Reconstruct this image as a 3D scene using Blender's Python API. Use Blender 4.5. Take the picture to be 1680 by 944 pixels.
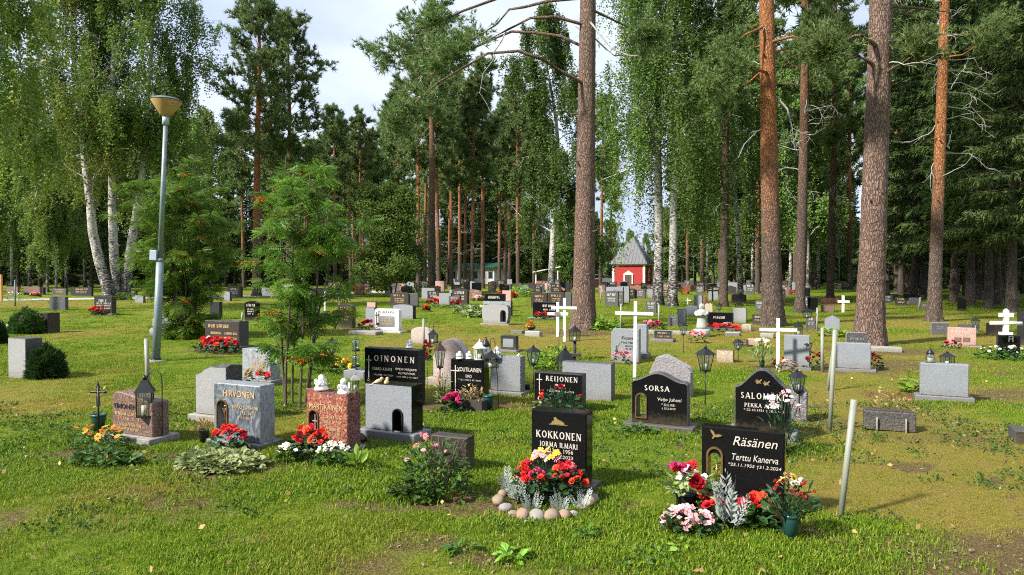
import bpy, bmesh, math, random
import numpy as np
from mathutils import Vector, Matrix, noise
from mathutils.geometry import tessellate_polygon

for o in list(bpy.data.objects):
    bpy.data.objects.remove(o, do_unlink=True)
SC = bpy.context.scene
COL = SC.collection
R = math.radians

# ------------------------------------------------------------------ camera, sky, sun, exposure
CAM_H, FPX, HORIZON = 1.65, 1165.0, 448.0          # eye height, focal length and horizon row of the 1680x944 photograph
PITCH = math.atan((472.0 - HORIZON) / FPX)
cam = bpy.data.objects.new('camera', bpy.data.cameras.new('camera'))
COL.objects.link(cam)
cam.location = (0, 0, CAM_H)
cam.rotation_euler = (math.pi / 2 - PITCH, 0, 0)
cam.data.sensor_width = 36.0
cam.data.lens = 36.0 * FPX / 1680.0
cam.data.clip_end = 3000
SC.camera = cam
SC.render.resolution_x, SC.render.resolution_y = 1024, 575

SUN_EL = R(40)
SUN_DIR = Vector((-0.85, -0.53, 0)).normalized()    # horizontal direction towards the sun: from the left, a little behind the camera
W = bpy.data.worlds.new('World')
SC.world = W
W.use_nodes = True
nt = W.node_tree
nt.nodes.clear()
out = nt.nodes.new('ShaderNodeOutputWorld')
bg = nt.nodes.new('ShaderNodeBackground')
sky = nt.nodes.new('ShaderNodeTexSky')
sky.sky_type = 'NISHITA'
sky.sun_disc = False
sky.sun_elevation = SUN_EL
sky.sun_rotation = math.atan2(SUN_DIR.x, SUN_DIR.y)
tc = nt.nodes.new('ShaderNodeTexCoord')
mp = nt.nodes.new('ShaderNodeMapping')
mp.inputs['Scale'].default_value = (1.0, 1.0, 2.4)
nz = nt.nodes.new('ShaderNodeTexNoise')
nz.inputs['Scale'].default_value = 2.3
nz.inputs['Detail'].default_value = 7
nz.inputs['Roughness'].default_value = 0.55
cr = nt.nodes.new('ShaderNodeValToRGB')              # broken cloud cover: grey undersides, white lit parts
cr.color_ramp.elements[0].position, cr.color_ramp.elements[0].color = 0.34, (2.4, 2.9, 4.1, 1)
cr.color_ramp.elements[1].position, cr.color_ramp.elements[1].color = 0.66, (4.1, 4.5, 5.3, 1)
cov = nt.nodes.new('ShaderNodeMapRange')
cov.inputs['From Min'].default_value, cov.inputs['From Max'].default_value = 0.30, 0.42
cov.inputs['To Min'].default_value, cov.inputs['To Max'].default_value = 0.7, 1.0
mx = nt.nodes.new('ShaderNodeMix')
mx.data_type = 'RGBA'
nt.links.new(tc.outputs['Generated'], mp.inputs['Vector'])
nt.links.new(mp.outputs['Vector'], nz.inputs['Vector'])
nt.links.new(nz.outputs['Fac'], cr.inputs['Fac'])
nt.links.new(nz.outputs['Fac'], cov.inputs['Value'])
nt.links.new(cov.outputs['Result'], mx.inputs[0])
nt.links.new(sky.outputs['Color'], mx.inputs[6])
nt.links.new(cr.outputs['Color'], mx.inputs[7])
nt.links.new(mx.outputs[2], bg.inputs['Color'])
bg.inputs['Strength'].default_value = 0.125
nt.links.new(bg.outputs['Background'], out.inputs['Surface'])

sun = bpy.data.objects.new('sun', bpy.data.lights.new('sun', 'SUN'))
COL.objects.link(sun)
sun.data.energy = 4.6
sun.data.angle = R(4)
sun.data.color = (1.0, 0.94, 0.84)
d_sun = Vector((-SUN_DIR.x * math.cos(SUN_EL), -SUN_DIR.y * math.cos(SUN_EL), -math.sin(SUN_EL)))
sun.rotation_euler = d_sun.to_track_quat('-Z', 'Y').to_euler()

SC.view_settings.view_transform = 'Standard'
SC.view_settings.look = 'None'
SC.view_settings.exposure = 1.0
SC.view_settings.gamma = 1.0
SC.view_settings.use_curve_mapping = False
SC.render.engine = 'CYCLES'
SC.cycles.use_denoising = False
SC.cycles.filter_width = 1.1
SC.cycles.use_adaptive_sampling = True
SC.cycles.adaptive_threshold = 0.025
SC.cycles.use_light_tree = False
SC.cycles.max_bounces = 4
SC.cycles.diffuse_bounces = 2
SC.cycles.glossy_bounces = 2
SC.cycles.transmission_bounces = 4
SC.cycles.transparent_max_bounces = 6

# ------------------------------------------------------------------ survey helpers: a row/column of the photograph -> a place on the level ground
def ray(px, py):
    x, y = (px - 840.0) / FPX, (472.0 - py) / FPX
    return Vector((x, math.cos(PITCH) + y * math.sin(PITCH), -math.sin(PITCH) + y * math.cos(PITCH)))
def at(px, py, z=0.0):
    d = ray(px, py)
    t = (z - CAM_H) / d.z
    return Vector((d.x * t, d.y * t, z))
def pt(px, py, Y):
    d = ray(px, py)
    t = Y / d.y
    return Vector((d.x * t, Y, CAM_H + d.z * t))
ROW = R(25)                                          # the grave rows run 25 degrees off the picture plane

# ------------------------------------------------------------------ object helpers
KIDS = {}
def link(name, mesh, parent=None, mats=None):
    o = bpy.data.objects.new(name, mesh)
    COL.objects.link(o)
    if parent is not None:
        o.parent = parent
        KIDS.setdefault(parent.name, []).append(o)
    if mats is not None:
        for m in (mats if isinstance(mats, (list, tuple)) else [mats]):
            if m.name not in [x.name for x in o.data.materials if x]:
                o.data.materials.append(m)
    return o
def tag(o, label, cat, group=None, kind=None):
    o['label'] = label
    o['category'] = cat
    if group: o['group'] = group
    if kind: o['kind'] = kind
    return o
def thing(name, label, cat, loc=(0, 0, 0), rz=0.0, group=None):
    o = bpy.data.objects.new(name, None)
    o.empty_display_size = 0.1
    COL.objects.link(o)
    o.location = loc
    o.rotation_euler = (0, 0, rz)
    return tag(o, label, cat, group)
def struct(o, label=None):
    o['kind'] = 'structure'
    if label: o['label'] = label
    return o
def copy_tree(o, parent=None):
    c = o.copy()
    COL.objects.link(c)
    c.parent = parent
    if parent is not None: KIDS.setdefault(parent.name, []).append(c)
    for ch in list(KIDS.get(o.name, [])):
        copy_tree(ch, c)
    return c

def mesh_np(name, V, F, mats=None, smooth=False, mi=None, tint=None):
    """V (n,3); F (m,k) array with k 3 or 4, or a list of index lists."""
    me = bpy.data.meshes.new(name)
    V = np.asarray(V, dtype=np.float32)
    if isinstance(F, np.ndarray):
        m, k = F.shape
        me.vertices.add(len(V)); me.vertices.foreach_set('co', V.ravel())
        me.loops.add(m * k); me.loops.foreach_set('vertex_index', F.astype(np.int32).ravel())
        me.polygons.add(m); me.polygons.foreach_set('loop_start', np.arange(0, m * k, k, dtype=np.int32))
        me.polygons.foreach_set('loop_total', np.full(m, k, dtype=np.int32))
        me.update(calc_edges=True)
    else:
        me.from_pydata([tuple(v) for v in V], [], F)
    if mi is not None: me.polygons.foreach_set('material_index', np.asarray(mi, dtype=np.int32))
    if smooth: me.polygons.foreach_set('use_smooth', np.ones(len(me.polygons), dtype=bool))
    if tint is not None:
        a = me.attributes.new('tint', 'FLOAT', 'FACE')
        a.data.foreach_set('value', np.asarray(tint, dtype=np.float32))
    for m in (mats if isinstance(mats, (list, tuple)) else [mats] if mats else []):
        me.materials.append(m)
    return me

class MB:
    """collects simple shapes; build() makes one mesh object"""
    def __init__(s): s.v, s.f, s.sm = [], [], []
    def add(s, v, f, smooth=False):
        n = len(s.v)
        s.v += [tuple(x) for x in v]; s.f += [[i + n for i in q] for q in f]; s.sm += [smooth] * len(f)
        return s
    def box(s, c, d, rz=0.0, taper=1.0, M=None):
        hx, hy, hz = d[0] / 2, d[1] / 2, d[2] / 2
        vs = []
        for sz in (-1, 1):
            t = taper if sz > 0 else 1.0
            for sx, sy in ((-1, -1), (1, -1), (1, 1), (-1, 1)):
                p = Vector((sx * hx * t, sy * hy * t, sz * hz))
                if rz: p = Matrix.Rotation(rz, 3, 'Z') @ p
                if M is not None: p = M @ p
                vs.append(p + Vector(c))
        return s.add(vs, [[3, 2, 1, 0], [4, 5, 6, 7], [0, 1, 5, 4], [1, 2, 6, 5], [2, 3, 7, 6], [3, 0, 4, 7]])
    def tube(s, pts, rad, seg=8, cap=True, smooth=True):
        pts = [Vector(p) for p in pts]
        n = len(pts)
        if not hasattr(rad, '__len__'): rad = [rad] * n
        vs, fs = [], []
        up = Vector((0, 0, 1))
        for i, p in enumerate(pts):
            t = (pts[min(i + 1, n - 1)] - pts[max(i - 1, 0)])
            t = t.normalized() if t.length > 1e-9 else up
            a = t.cross(Vector((1, 0, 0)) if abs(t.x) < 0.8 else Vector((0, 1, 0))).normalized()
            b = t.cross(a)
            for k in range(seg):
                w = 2 * math.pi * k / seg
                vs.append(p + (a * math.cos(w) + b * math.sin(w)) * rad[i])
        for i in range(n - 1):
            for k in range(seg):
                k2 = (k + 1) % seg
                fs.append([i * seg + k, i * seg + k2, (i + 1) * seg + k2, (i + 1) * seg + k])
        s.add(vs, fs, smooth)
        if cap:
            m = len(s.v) - n * seg
            s.f.append([m + k for k in range(seg)][::-1]); s.sm.append(False)
            s.f.append([m + (n - 1) * seg + k for k in range(seg)]); s.sm.append(False)
        return s
    def lathe(s, prof, c=(0, 0, 0), seg=14, smooth=True, sq=None, rz=0):
        """prof [(r,z)]; sq=(sx,sy) squash"""
        vs, fs = [], []
        sx, sy = sq or (1, 1)
        for r, z in prof:
            for k in range(seg):
                w = 2 * math.pi * k / seg + rz
                vs.append((c[0] + r * math.cos(w) * sx, c[1] + r * math.sin(w) * sy, c[2] + z))
        n = len(prof)
        for i in range(n - 1):
            for k in range(seg):
                k2 = (k + 1) % seg
                fs.append([i * seg + k, i * seg + k2, (i + 1) * seg + k2, (i + 1) * seg + k])
        s.add(vs, fs, smooth)
        m = len(s.v) - n * seg
        s.f.append([m + k for k in range(seg)][::-1]); s.sm.append(False)
        s.f.append([m + (n - 1) * seg + k for k in range(seg)]); s.sm.append(False)
        return s
    def blob(s, c, r, seg=10, rings=7, jit=0.0, rs=None, M=None):
        vs, fs = [], []
        r = r if hasattr(r, '__len__') else (r, r, r)
        for i in range(rings + 1):
            th = math.pi * i / rings
            for k in range(seg):
                w = 2 * math.pi * k / seg
                j = 1 + (rs.uniform(-jit, jit) if rs is not None and 0 < i < rings else 0)
                p = Vector((math.sin(th) * math.cos(w) * r[0] * j, math.sin(th) * math.sin(w) * r[1] * j, -math.cos(th) * r[2] * j))
                if M is not None: p = M @ p
                vs.append(p + Vector(c))
        for i in range(rings):
            for k in range(seg):
                k2 = (k + 1) % seg
                fs.append([i * seg + k, i * seg + k2, (i + 1) * seg + k2, (i + 1) * seg + k])
        return s.add(vs, fs, True)
    def mesh(s, name, mat=None):
        me = bpy.data.meshes.new(name)
        me.from_pydata(s.v, [], s.f)
        me.polygons.foreach_set('use_smooth', np.array(s.sm, dtype=bool))
        if mat: me.materials.append(mat)
        me.update()
        return me
    def build(s, name, mat, parent=None):
        return link(name, s.mesh(name, mat), parent)

# ------------------------------------------------------------------ procedural materials
def hexc(h):
    c = [int(h[i:i + 2], 16) / 255 for i in (0, 2, 4)]
    return tuple((x / 12.92 if x < .04045 else ((x + .055) / 1.055) ** 2.4) for x in c) + (1,)
def c4(c): return tuple(c) + (1,) if len(c) == 3 else tuple(c)
class NT:
    def __init__(s, name):
        s.m = bpy.data.materials.new(name); s.m.use_nodes = True
        s.t = s.m.node_tree; s.t.nodes.clear()
        s.out = s.n('OutputMaterial')
    def n(s, t, **kw):
        nd = s.t.nodes.new('ShaderNode' + t)
        for k, v in kw.items(): setattr(nd, k, v)
        return nd
    def l(s, a, b): s.t.links.new(a, b)
    def coord(s, which='Object', scale=(1, 1, 1)):
        c = s.n('TexCoord'); m = s.n('Mapping'); m.inputs['Scale'].default_value = scale
        s.l(c.outputs[which], m.inputs['Vector']); return m.outputs['Vector']
    def noise(s, vec, scale, detail=4, rough=.55, dist=0.0):
        n = s.n('TexNoise'); n.inputs['Scale'].default_value = scale; n.inputs['Detail'].default_value = detail
        n.inputs['Roughness'].default_value = rough; n.inputs['Distortion'].default_value = dist
        if vec is not None: s.l(vec, n.inputs['Vector'])
        return n.outputs['Fac']
    def voro(s, vec, scale, out='Distance', feature='F1'):
        n = s.n('TexVoronoi'); n.feature = feature; n.inputs['Scale'].default_value = scale
        s.l(vec, n.inputs['Vector']); return n.outputs[out]
    def ramp(s, fac, stops, interp='LINEAR'):
        r = s.n('ValToRGB'); e = r.color_ramp.elements; r.color_ramp.interpolation = interp
        while len(e) < len(stops): e.new(0.5)
        for i, (p, c) in enumerate(stops): e[i].position = p; e[i].color = c4(c)
        s.l(fac, r.inputs['Fac']); return r.outputs['Color']
    def mix(s, fac, a, b, mode='MIX'):
        m = s.n('Mix', data_type='RGBA', blend_type=mode)
        if isinstance(fac, float): m.inputs[0].default_value = fac
        else: s.l(fac, m.inputs[0])
        for i, x in ((6, a), (7, b)):
            if isinstance(x, tuple): m.inputs[i].default_value = c4(x)
            else: s.l(x, m.inputs[i])
        return m.outputs[2]
    def mr(s, v, a, b, c=0.0, d=1.0):
        m = s.n('MapRange'); s.l(v, m.inputs['Value'])
        for k, x in zip(('From Min', 'From Max', 'To Min', 'To Max'), (a, b, c, d)): m.inputs[k].default_value = x
        return m.outputs['Result']
    def attr(s, name, inst=False):
        a = s.n('Attribute'); a.attribute_name = name
        if inst: a.attribute_type = 'INSTANCER'
        return a
    def bsdf(s, color, rough=.6, metal=0.0, bump=None, bstr=.3, bdist=.01, spec=.5, coat=0.0, trans=0.0, emit=None):
        b = s.n('BsdfPrincipled')
        if isinstance(color, tuple): b.inputs['Base Color'].default_value = c4(color)
        else: s.l(color, b.inputs['Base Color'])
        if isinstance(rough, (int, float)): b.inputs['Roughness'].default_value = rough
        else: s.l(rough, b.inputs['Roughness'])
        b.inputs['Metallic'].default_value = metal
        b.inputs['Specular IOR Level'].default_value = spec
        b.inputs['Coat Weight'].default_value = coat
        b.inputs['Transmission Weight'].default_value = trans
        if bump is not None:
            u = s.n('Bump'); u.inputs['Strength'].default_value = bstr; u.inputs['Distance'].default_value = bdist
            s.l(bump, u.inputs['Height']); s.l(u.outputs['Normal'], b.inputs['Normal'])
        s.l(b.outputs['BSDF'], s.out.inputs['Surface'])
        s.b = b
        return s.m

MAT = {}
def simple(name, col, rough=.6, metal=0.0, var=.12, scale=30, bump=.1, bdist=.004, spec=.5, coat=0.0):
    n = NT(name); v = n.coord()
    f = n.noise(v, scale, 5)
    lo = tuple(max(0, x * (1 - var)) for x in col[:3]); hi = tuple(min(1, x * (1 + var)) for x in col[:3])
    MAT[name] = n.bsdf(n.ramp(f, [(.3, lo), (.7, hi)]), rough, metal, f, bump, bdist, spec, coat)
    return MAT[name]
def granite(name, cols, scale=160, rough=.35, bump=0.0, bdist=.004, big=None, spec=.5):
    """cols: dark, mid, light grains"""
    n = NT(name); v = n.coord()
    cell = n.voro(v, scale, 'Color')
    sep = n.n('SeparateColor'); n.l(cell, sep.inputs['Color'])
    g = n.ramp(sep.outputs['Red'], [(0, cols[0]), (.33, cols[1]), (.62, cols[1]), (.9, cols[2])], 'LINEAR')
    f = n.noise(v, 3.5, 4)
    g = n.mix(n.mr(f, .35, .7, 0, .35), g, tuple(x * .72 for x in cols[1][:3]))
    bz = n.noise(v, big or 60, 6)
    zz = n.n('SeparateXYZ'); n.l(v, zz.inputs[0]); sp_ = n.noise(v, 22, 6, .7)
    dz = n.n('Math', operation='MULTIPLY_ADD'); n.l(sp_, dz.inputs[0]); dz.inputs[1].default_value = -.30; n.l(zz.outputs['Z'], dz.inputs[2])
    g = n.mix(n.mr(dz.outputs[0], -.14, .02, .55, 0), g, (.105, .085, .055))      # earth splashed on the foot
    if rough > .3:
        g = n.mix(n.mr(n.noise(v, 13, 7, .75), .60, .70, 0, .45), g, (.15, .155, .125))      # lichen blotches
    MAT[name] = n.bsdf(g, rough, 0, bz if bump else None, bump, bdist, spec)
    return MAT[name]
simple('soil', (.075, .050, .030), .95, var=.45, scale=45, bump=.9, bdist=.03)
granite('black_polished', ((.004, .004, .0045), (.006, .006, .007), (.012, .012, .014)), 300, .08, spec=.2)
granite('black_honed', ((.010, .010, .011), (.020, .020, .022), (.034, .035, .037)), 260, .42, spec=.4)
granite('black_rough', ((.018, .018, .018), (.05, .05, .048), (.12, .12, .115)), 150, .75, .9, .02, 35)
granite('grey_honed', ((.10, .108, .12), (.21, .222, .24), (.32, .333, .35)), 240, .55)
granite('grey_blue', ((.11, .125, .145), (.215, .235, .26), (.30, .32, .345)), 260, .5)
granite('grey_light', ((.16, .16, .162), (.265, .265, .268), (.37, .37, .37)), 230, .65, .3, .004, 90)
granite('grey_dark', ((.028, .029, .031), (.065, .066, .07), (.12, .12, .125)), 240, .5)
granite('grey_rough', ((.07, .07, .072), (.17, .168, .17), (.30, .295, .29)), 130, .85, 1.0, .03, 28)
granite('lilac_rough', ((.13, .12, .125), (.23, .215, .225), (.33, .315, .32)), 120, .85, .8, .02, 30)
granite('red_granite', ((.05, .018, .015), (.27, .085, .058), (.47, .235, .17)), 75, .3)
granite('red_granite_rough', ((.03, .012, .01), (.17, .055, .042), (.36, .17, .13)), 75, .8, 1.0, .02, 40)
granite('brown_granite', ((.045, .024, .02), (.15, .085, .068), (.30, .20, .165)), 110, .42)
granite('brown_dark', ((.012, .009, .008), (.032, .024, .020), (.075, .055, .045)), 170, .4)
granite('pink_granite', ((.25, .18, .16), (.40, .32, .295), (.52, .46, .44)), 150, .6, .2, .004, 90)
granite('pink_warm', ((.28, .14, .11), (.43, .26, .21), (.55, .40, .35)), 160, .55)
granite('concrete', ((.26, .25, .23), (.36, .35, .325), (.46, .45, .42)), 170, .85, .4, .006, 70)
granite('tan_stone', ((.26, .20, .14), (.40, .32, .235), (.52, .44, .35)), 60, .8, .6, .01, 40)
granite('white_marble', ((.62, .62, .61), (.74, .74, .73), (.80, .80, .79)), 60, .45)
def gneiss(name, a, b, c):
    n = NT(name); v = n.coord('Object', (1, 1, .55))
    f = n.noise(v, 9, 8, .62, 1.6)
    g = n.noise(v, 60, 3)
    col = n.ramp(f, [(.33, a), (.46, b), (.54, c), (.6, b), (.72, a)])
    MAT[name] = n.bsdf(n.mix(n.mr(g, .3, .7, 0, .4), col, a), .3, 0)
gneiss('blue_gneiss', (.045, .056, .072), (.115, .135, .16), (.24, .26, .285))
gneiss('pale_gneiss', (.13, .155, .18), (.25, .275, .30), (.37, .385, .40))
simple('gold', (.62, .43, .20), .38, .85, .1, 60, .05)
simple('gold_paint', (.55, .38, .20), .5, .2, .12, 60, .05)
simple('silver_letter', (.66, .60, .54), .45, .35, .1, 60, .05)
simple('bronze', (.28, .17, .075), .42, .8, .25, 40, .2)
simple('letter_dark', (.02, .02, .022), .6)
simple('black_metal', (.012, .013, .014), .45, .2, .3, 50, .2)
simple('brown_metal', (.055, .024, .016), .6, .2, .4, 40, .3)
simple('zinc', (.20, .255, .265), .5, .35, .16, 7, .1)
simple('zinc_dark', (.12, .165, .175), .6, .3, .2, 9, .15)
simple('box_grey', (.36, .42, .50), .55, 0, .05)
simple('lamp_bowl', (.40, .25, .095), .5, 0, .08, 6)
simple('white_paint', (.66, .67, .64), .55, 0, .12, 9)
simple('porcelain', (.78, .78, .76), .35, 0, .04, 30)
simple('pole_white', (.25, .265, .215), .55, 0, .10, 10)
simple('pot_green', (.012, .062, .05), .4, 0, .15)
simple('pot_black', (.010, .011, .012), .35, 0, .2)
simple('candle', (.78, .74, .66), .5, 0, .04)
simple('candle_red', (.45, .03, .02), .4, 0, .1)
simple('statue_stone', (.33, .36, .33), .8, 0, .22, 26, .5, .008)
simple('chapel_red', (.34, .020, .016), .75, 0, .10, 5)
simple('chapel_white', (.74, .73, .70), .7, 0, .05)
simple('door_brown', (.085, .045, .03), .7, 0, .25, 12)
simple('roof_metal', (.13, .135, .145), .7, 0, .12, 3)
simple('house_white', (.62, .63, .62), .8, 0, .06, 3)
simple('roof_green', (.016, .085, .055), .5, .1, .12, 3)
simple('house_glass', (.025, .035, .04), .12, 0, .2)
simple('wood_grey', (.20, .17, .14), .85, 0, .3, 8, .4)
simple('wood_dark', (.038, .030, .026), .85, 0, .35, 16, .6, .01)
simple('wood_fresh', (.50, .25, .09), .7, 0, .15, 10)
simple('car_paint', (.70, .72, .74), .25, 0, .03, 4, 0, .001, .5, .6)
simple('tyre', (.012, .012, .012), .8)
simple('pebble', (.24, .18, .12), .8, 0, .28, 14, .3, .006)
simple('pebble_pink', (.27, .18, .125), .8, 0, .25, 14, .3, .006)
simple('pebble_grey', (.25, .23, .20), .8, 0, .25, 14, .3, .006)
simple('twig', (.085, .062, .045), .9, 0, .35, 20, .4)
simple('dead_limb', (.33, .32, .30), .9, 0, .25, 12, .4)
simple('chips', (.26, .18, .105), .9, 0, .5, 30, .5, .01)
def glass(name, col=(.9, .95, .95), alpha=.25):
    n = NT(name)
    g = n.n('BsdfGlossy'); g.inputs['Roughness'].default_value = .05; g.inputs['Color'].default_value = (.8, .85, .85, 1)
    t = n.n('BsdfTransparent'); t.inputs['Color'].default_value = c4(col)
    v = n.coord(); f = n.noise(v, 12, 4)
    m = n.n('MixShader'); n.l(n.mr(f, .3, .7, alpha * .6, alpha * 1.3), m.inputs[0])
    n.l(t.outputs[0], m.inputs[1]); n.l(g.outputs[0], m.inputs[2]); n.l(m.outputs[0], n.out.inputs['Surface'])
    MAT[name] = n.m
glass('glass', (.82, .87, .86), .22)
glass('glass_frosted', (.72, .74, .72), .35)

def leafmat(name, a, b, c=None, trans=.3, rough=.55, scale=None, instrand=True):
    """leaf colours a..b vary by face (tint attribute), c is an occasional off-colour; light passes through"""
    n = NT(name)
    t = n.attr('tint').outputs['Fac']
    stops = [(0, a), (.85, b)] + ([(.93, c), (1, c)] if c else [])
    col = n.ramp(t, stops)
    oi = n.n('ObjectInfo')
    hs = n.n('HueSaturation'); n.l(col, hs.inputs['Color'])
    n.l(n.mr(oi.outputs['Random'], 0, 1, .84, 1.16), hs.inputs['Value'])
    n.l(n.mr(oi.outputs['Random'], 0, 1, .488, .512), hs.inputs['Hue'])
    d = n.n('BsdfPrincipled'); d.inputs['Roughness'].default_value = rough; d.inputs['Specular IOR Level'].default_value = .25
    tr = n.n('BsdfTranslucent')
    n.l(hs.outputs['Color'], d.inputs['Base Color'])
    n.l(hs.outputs['Color'], tr.inputs['Color'])
    m = n.n('MixShader'); m.inputs[0].default_value = trans
    n.l(d.outputs[0], m.inputs[1]); n.l(tr.outputs[0], m.inputs[2]); n.l(m.outputs[0], n.out.inputs['Surface'])
    MAT[name] = n.m
    return n.m
leafmat('birch_leaf', (.078, .138, .024), (.158, .232, .046), (.34, .32, .05), .42)
leafmat('birch_leaf_light', (.10, .165, .024), (.20, .275, .046), (.38, .36, .06), .42)
leafmat('birch_leaf_dark', (.056, .112, .022), (.12, .19, .040), None, .40)
leafmat('far_leaf', (.10, .175, .034), (.20, .285, .062), None, .35)
leafmat('pine_needle', (.092, .158, .050), (.200, .272, .090), None, .34)
leafmat('pine_needle_light', (.088, .155, .045), (.195, .275, .085), None, .34)
leafmat('spruce_needle', (.042, .080, .020), (.095, .148, .036), None, .15)
leafmat('rowan_leaf', (.075, .170, .020), (.16, .285, .034), (.30, .34, .06), .48, .45)
leafmat('shrub_leaf', (.028, .075, .014), (.075, .15, .026), None, .25, .45)
leafmat('shrub_dark', (.016, .042, .012), (.045, .095, .022), None, .2, .5)
leafmat('plant_leaf', (.030, .085, .016), (.085, .175, .030), None, .25, .4)
leafmat('plant_dark', (.018, .05, .018), (.045, .10, .032), None, .2, .35)
leafmat('pale_leaf', (.19, .27, .085), (.34, .40, .17), (.45, .46, .26), .25, .5)
leafmat('bright_leaf', (.13, .26, .025), (.25, .40, .05), None, .3, .45)
leafmat('silver_leaf', (.27, .31, .285), (.46, .50, .465), None, .15, .7)
leafmat('dry_flower', (.28, .17, .07), (.45, .33, .17), (.20, .10, .05), .15, .8)
leafmat('fallen_leaf', (.25, .15, .06), (.42, .30, .14), (.52, .42, .10), .1, .8)
for nm, a, b in (('petal_red', (.52, .010, .012), (.78, .03, .03)), ('petal_crimson', (.30, .006, .012), (.50, .012, .022)),
                 ('petal_magenta', (.42, .012, .085), (.70, .04, .18)), ('petal_pink', (.72, .29, .32), (.86, .50, .50)),
                 ('petal_rosy', (.75, .16, .20), (.85, .33, .34)), ('petal_white', (.74, .73, .66), (.85, .85, .82)),
                 ('petal_cream', (.62, .60, .44), (.80, .78, .66)), ('petal_yellow', (.80, .46, .02), (.86, .62, .06)),
                 ('petal_orange', (.80, .19, .012), (.86, .34, .03)), ('petal_lilac', (.40, .26, .52), (.56, .42, .66)),
                 ('petal_wine', (.12, .006, .014), (.26, .014, .026)), ('berry', (.70, .10, .010), (.84, .20, .02))):
    leafmat(nm, a, b, None, .2, .5)

def barkmat(name, low, high, z0, z1, cell=(11, 11, 3.2), light=None, dist=.03):
    """pine bark: thick grey-brown plates low on the stem, thin flaky orange bark above"""
    n = NT(name); v0 = n.coord('Object', cell)
    wn = n.n('TexNoise'); wn.inputs['Scale'].default_value = 3.0; wn.inputs['Detail'].default_value = 5; n.l(n.coord(), wn.inputs['Vector'])
    va = n.n('VectorMath', operation='MULTIPLY_ADD'); n.l(wn.outputs['Color'], va.inputs[0]); va.inputs[1].default_value = (1.6, 1.6, 1.6); n.l(v0, va.inputs[2]); v = va.outputs[0]
    w = n.noise(n.coord(), 2.0, 3)
    e = n.voro(v, 2.2, 'Distance', 'DISTANCE_TO_EDGE')
    pc = n.voro(v, 2.2, 'Color'); sp = n.n('SeparateColor'); n.l(pc, sp.inputs['Color'])
    f = n.noise(n.coord('Object', (1, 1, .35)), 26, 6, .65)
    lo = n.ramp(f, [(.28, tuple(x * .5 for x in low)), (.5, low), (.74, light or tuple(min(1, x * 1.6) for x in low))])
    hi = n.ramp(f, [(.25, tuple(x * .55 for x in high)), (.5, high), (.8, tuple(min(1, x * 1.35) for x in high))])
    sx = n.n('SeparateXYZ'); c = n.n('TexCoord'); n.l(c.outputs['Object'], sx.inputs[0])
    ad = n.n('Math', operation='MULTIPLY_ADD'); n.l(w, ad.inputs[0]); ad.inputs[1].default_value = 3.0; n.l(sx.outputs['Z'], ad.inputs[2])
    col = n.mix(n.mr(ad.outputs[0], z0, z1), lo, hi)
    col = n.mix(n.mr(sp.outputs['Red'], 0, 1, 0, .22), col, tuple(x * 1.25 for x in low))
    crack = n.mr(e, .0, .16, 1, 0)
    col = n.mix(n.mr(crack, 0, 1, 0, .75), col, (.026, .018, .015))
    MAT[name] = n.bsdf(col, .92, 0, n.mr(e, 0, .22), .8, dist, .2)
barkmat('pine_bark_big', (.205, .138, .108), (.22, .145, .105), 12, 20)
barkmat('pine_bark_orange', (.135, .100, .080), (.43, .172, .060), 4.0, 7.5)
barkmat('pine_bark_mid', (.13, .095, .076), (.24, .125, .070), 6.0, 11.0)
barkmat('pine_bark_far', (.13, .095, .078), (.44, .185, .075), 4.0, 9.0)
barkmat('spruce_bark', (.115, .090, .078), (.10, .08, .07), 8, 20)
n = NT('birch_bark')
v = n.coord('Object', (1, 1, 1))
vs = n.coord('Object', (3, 3, 9.0))
f1 = n.noise(vs, 2.4, 5, .7)
f2 = n.noise(n.coord('Object', (2, 2, 1.2)), 1.6, 4, .6)
sx = n.n('SeparateXYZ'); n.l(v, sx.inputs[0])
lowb = n.mr(sx.outputs['Z'], 0.3, 3.5, .14, 0.0)
ad = n.n('Math', operation='ADD'); n.l(f1, ad.inputs[0]); n.l(lowb, ad.inputs[1])
ad2 = n.n('Math', operation='MULTIPLY_ADD'); n.l(f2, ad2.inputs[0]); ad2.inputs[1].default_value = .35; n.l(ad.outputs[0], ad2.inputs[2])
MAT['birch_bark'] = n.bsdf(n.ramp(ad2.outputs[0], [(.60, (.50, .485, .46)), (.70, (.36, .345, .325)), (.76, (.055, .048, .043)), (.9, (.02, .018, .017))]), .8, 0, f1, .5, .02, .3)
MAT['birch_bark'].name = 'birch_bark'
# ------------------------------------------------------------------ ground
def smooth_noise(X, Y, s, seed=0):
    """cheap tileable value noise on arrays"""
    rs = np.random.RandomState(seed)
    T = rs.rand(64, 64)
    gx, gy = X / s, Y / s
    ix, iy = np.floor(gx).astype(int), np.floor(gy).astype(int)
    fx, fy = gx - ix, gy - iy
    fx, fy = fx * fx * (3 - 2 * fx), fy * fy * (3 - 2 * fy)
    g = lambda i, j: T[i % 64, j % 64]
    return (g(ix, iy) * (1 - fx) + g(ix + 1, iy) * fx) * (1 - fy) + (g(ix, iy + 1) * (1 - fx) + g(ix + 1, iy + 1) * fx) * fy
def fbm(X, Y, s, seed=0, oct=4):
    v, a, t = 0, 1.0, 0
    for k in range(oct):
        v = v + a * smooth_noise(X, Y, s, seed + k); t += a; a *= .55; s *= .47
    return v / t
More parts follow.
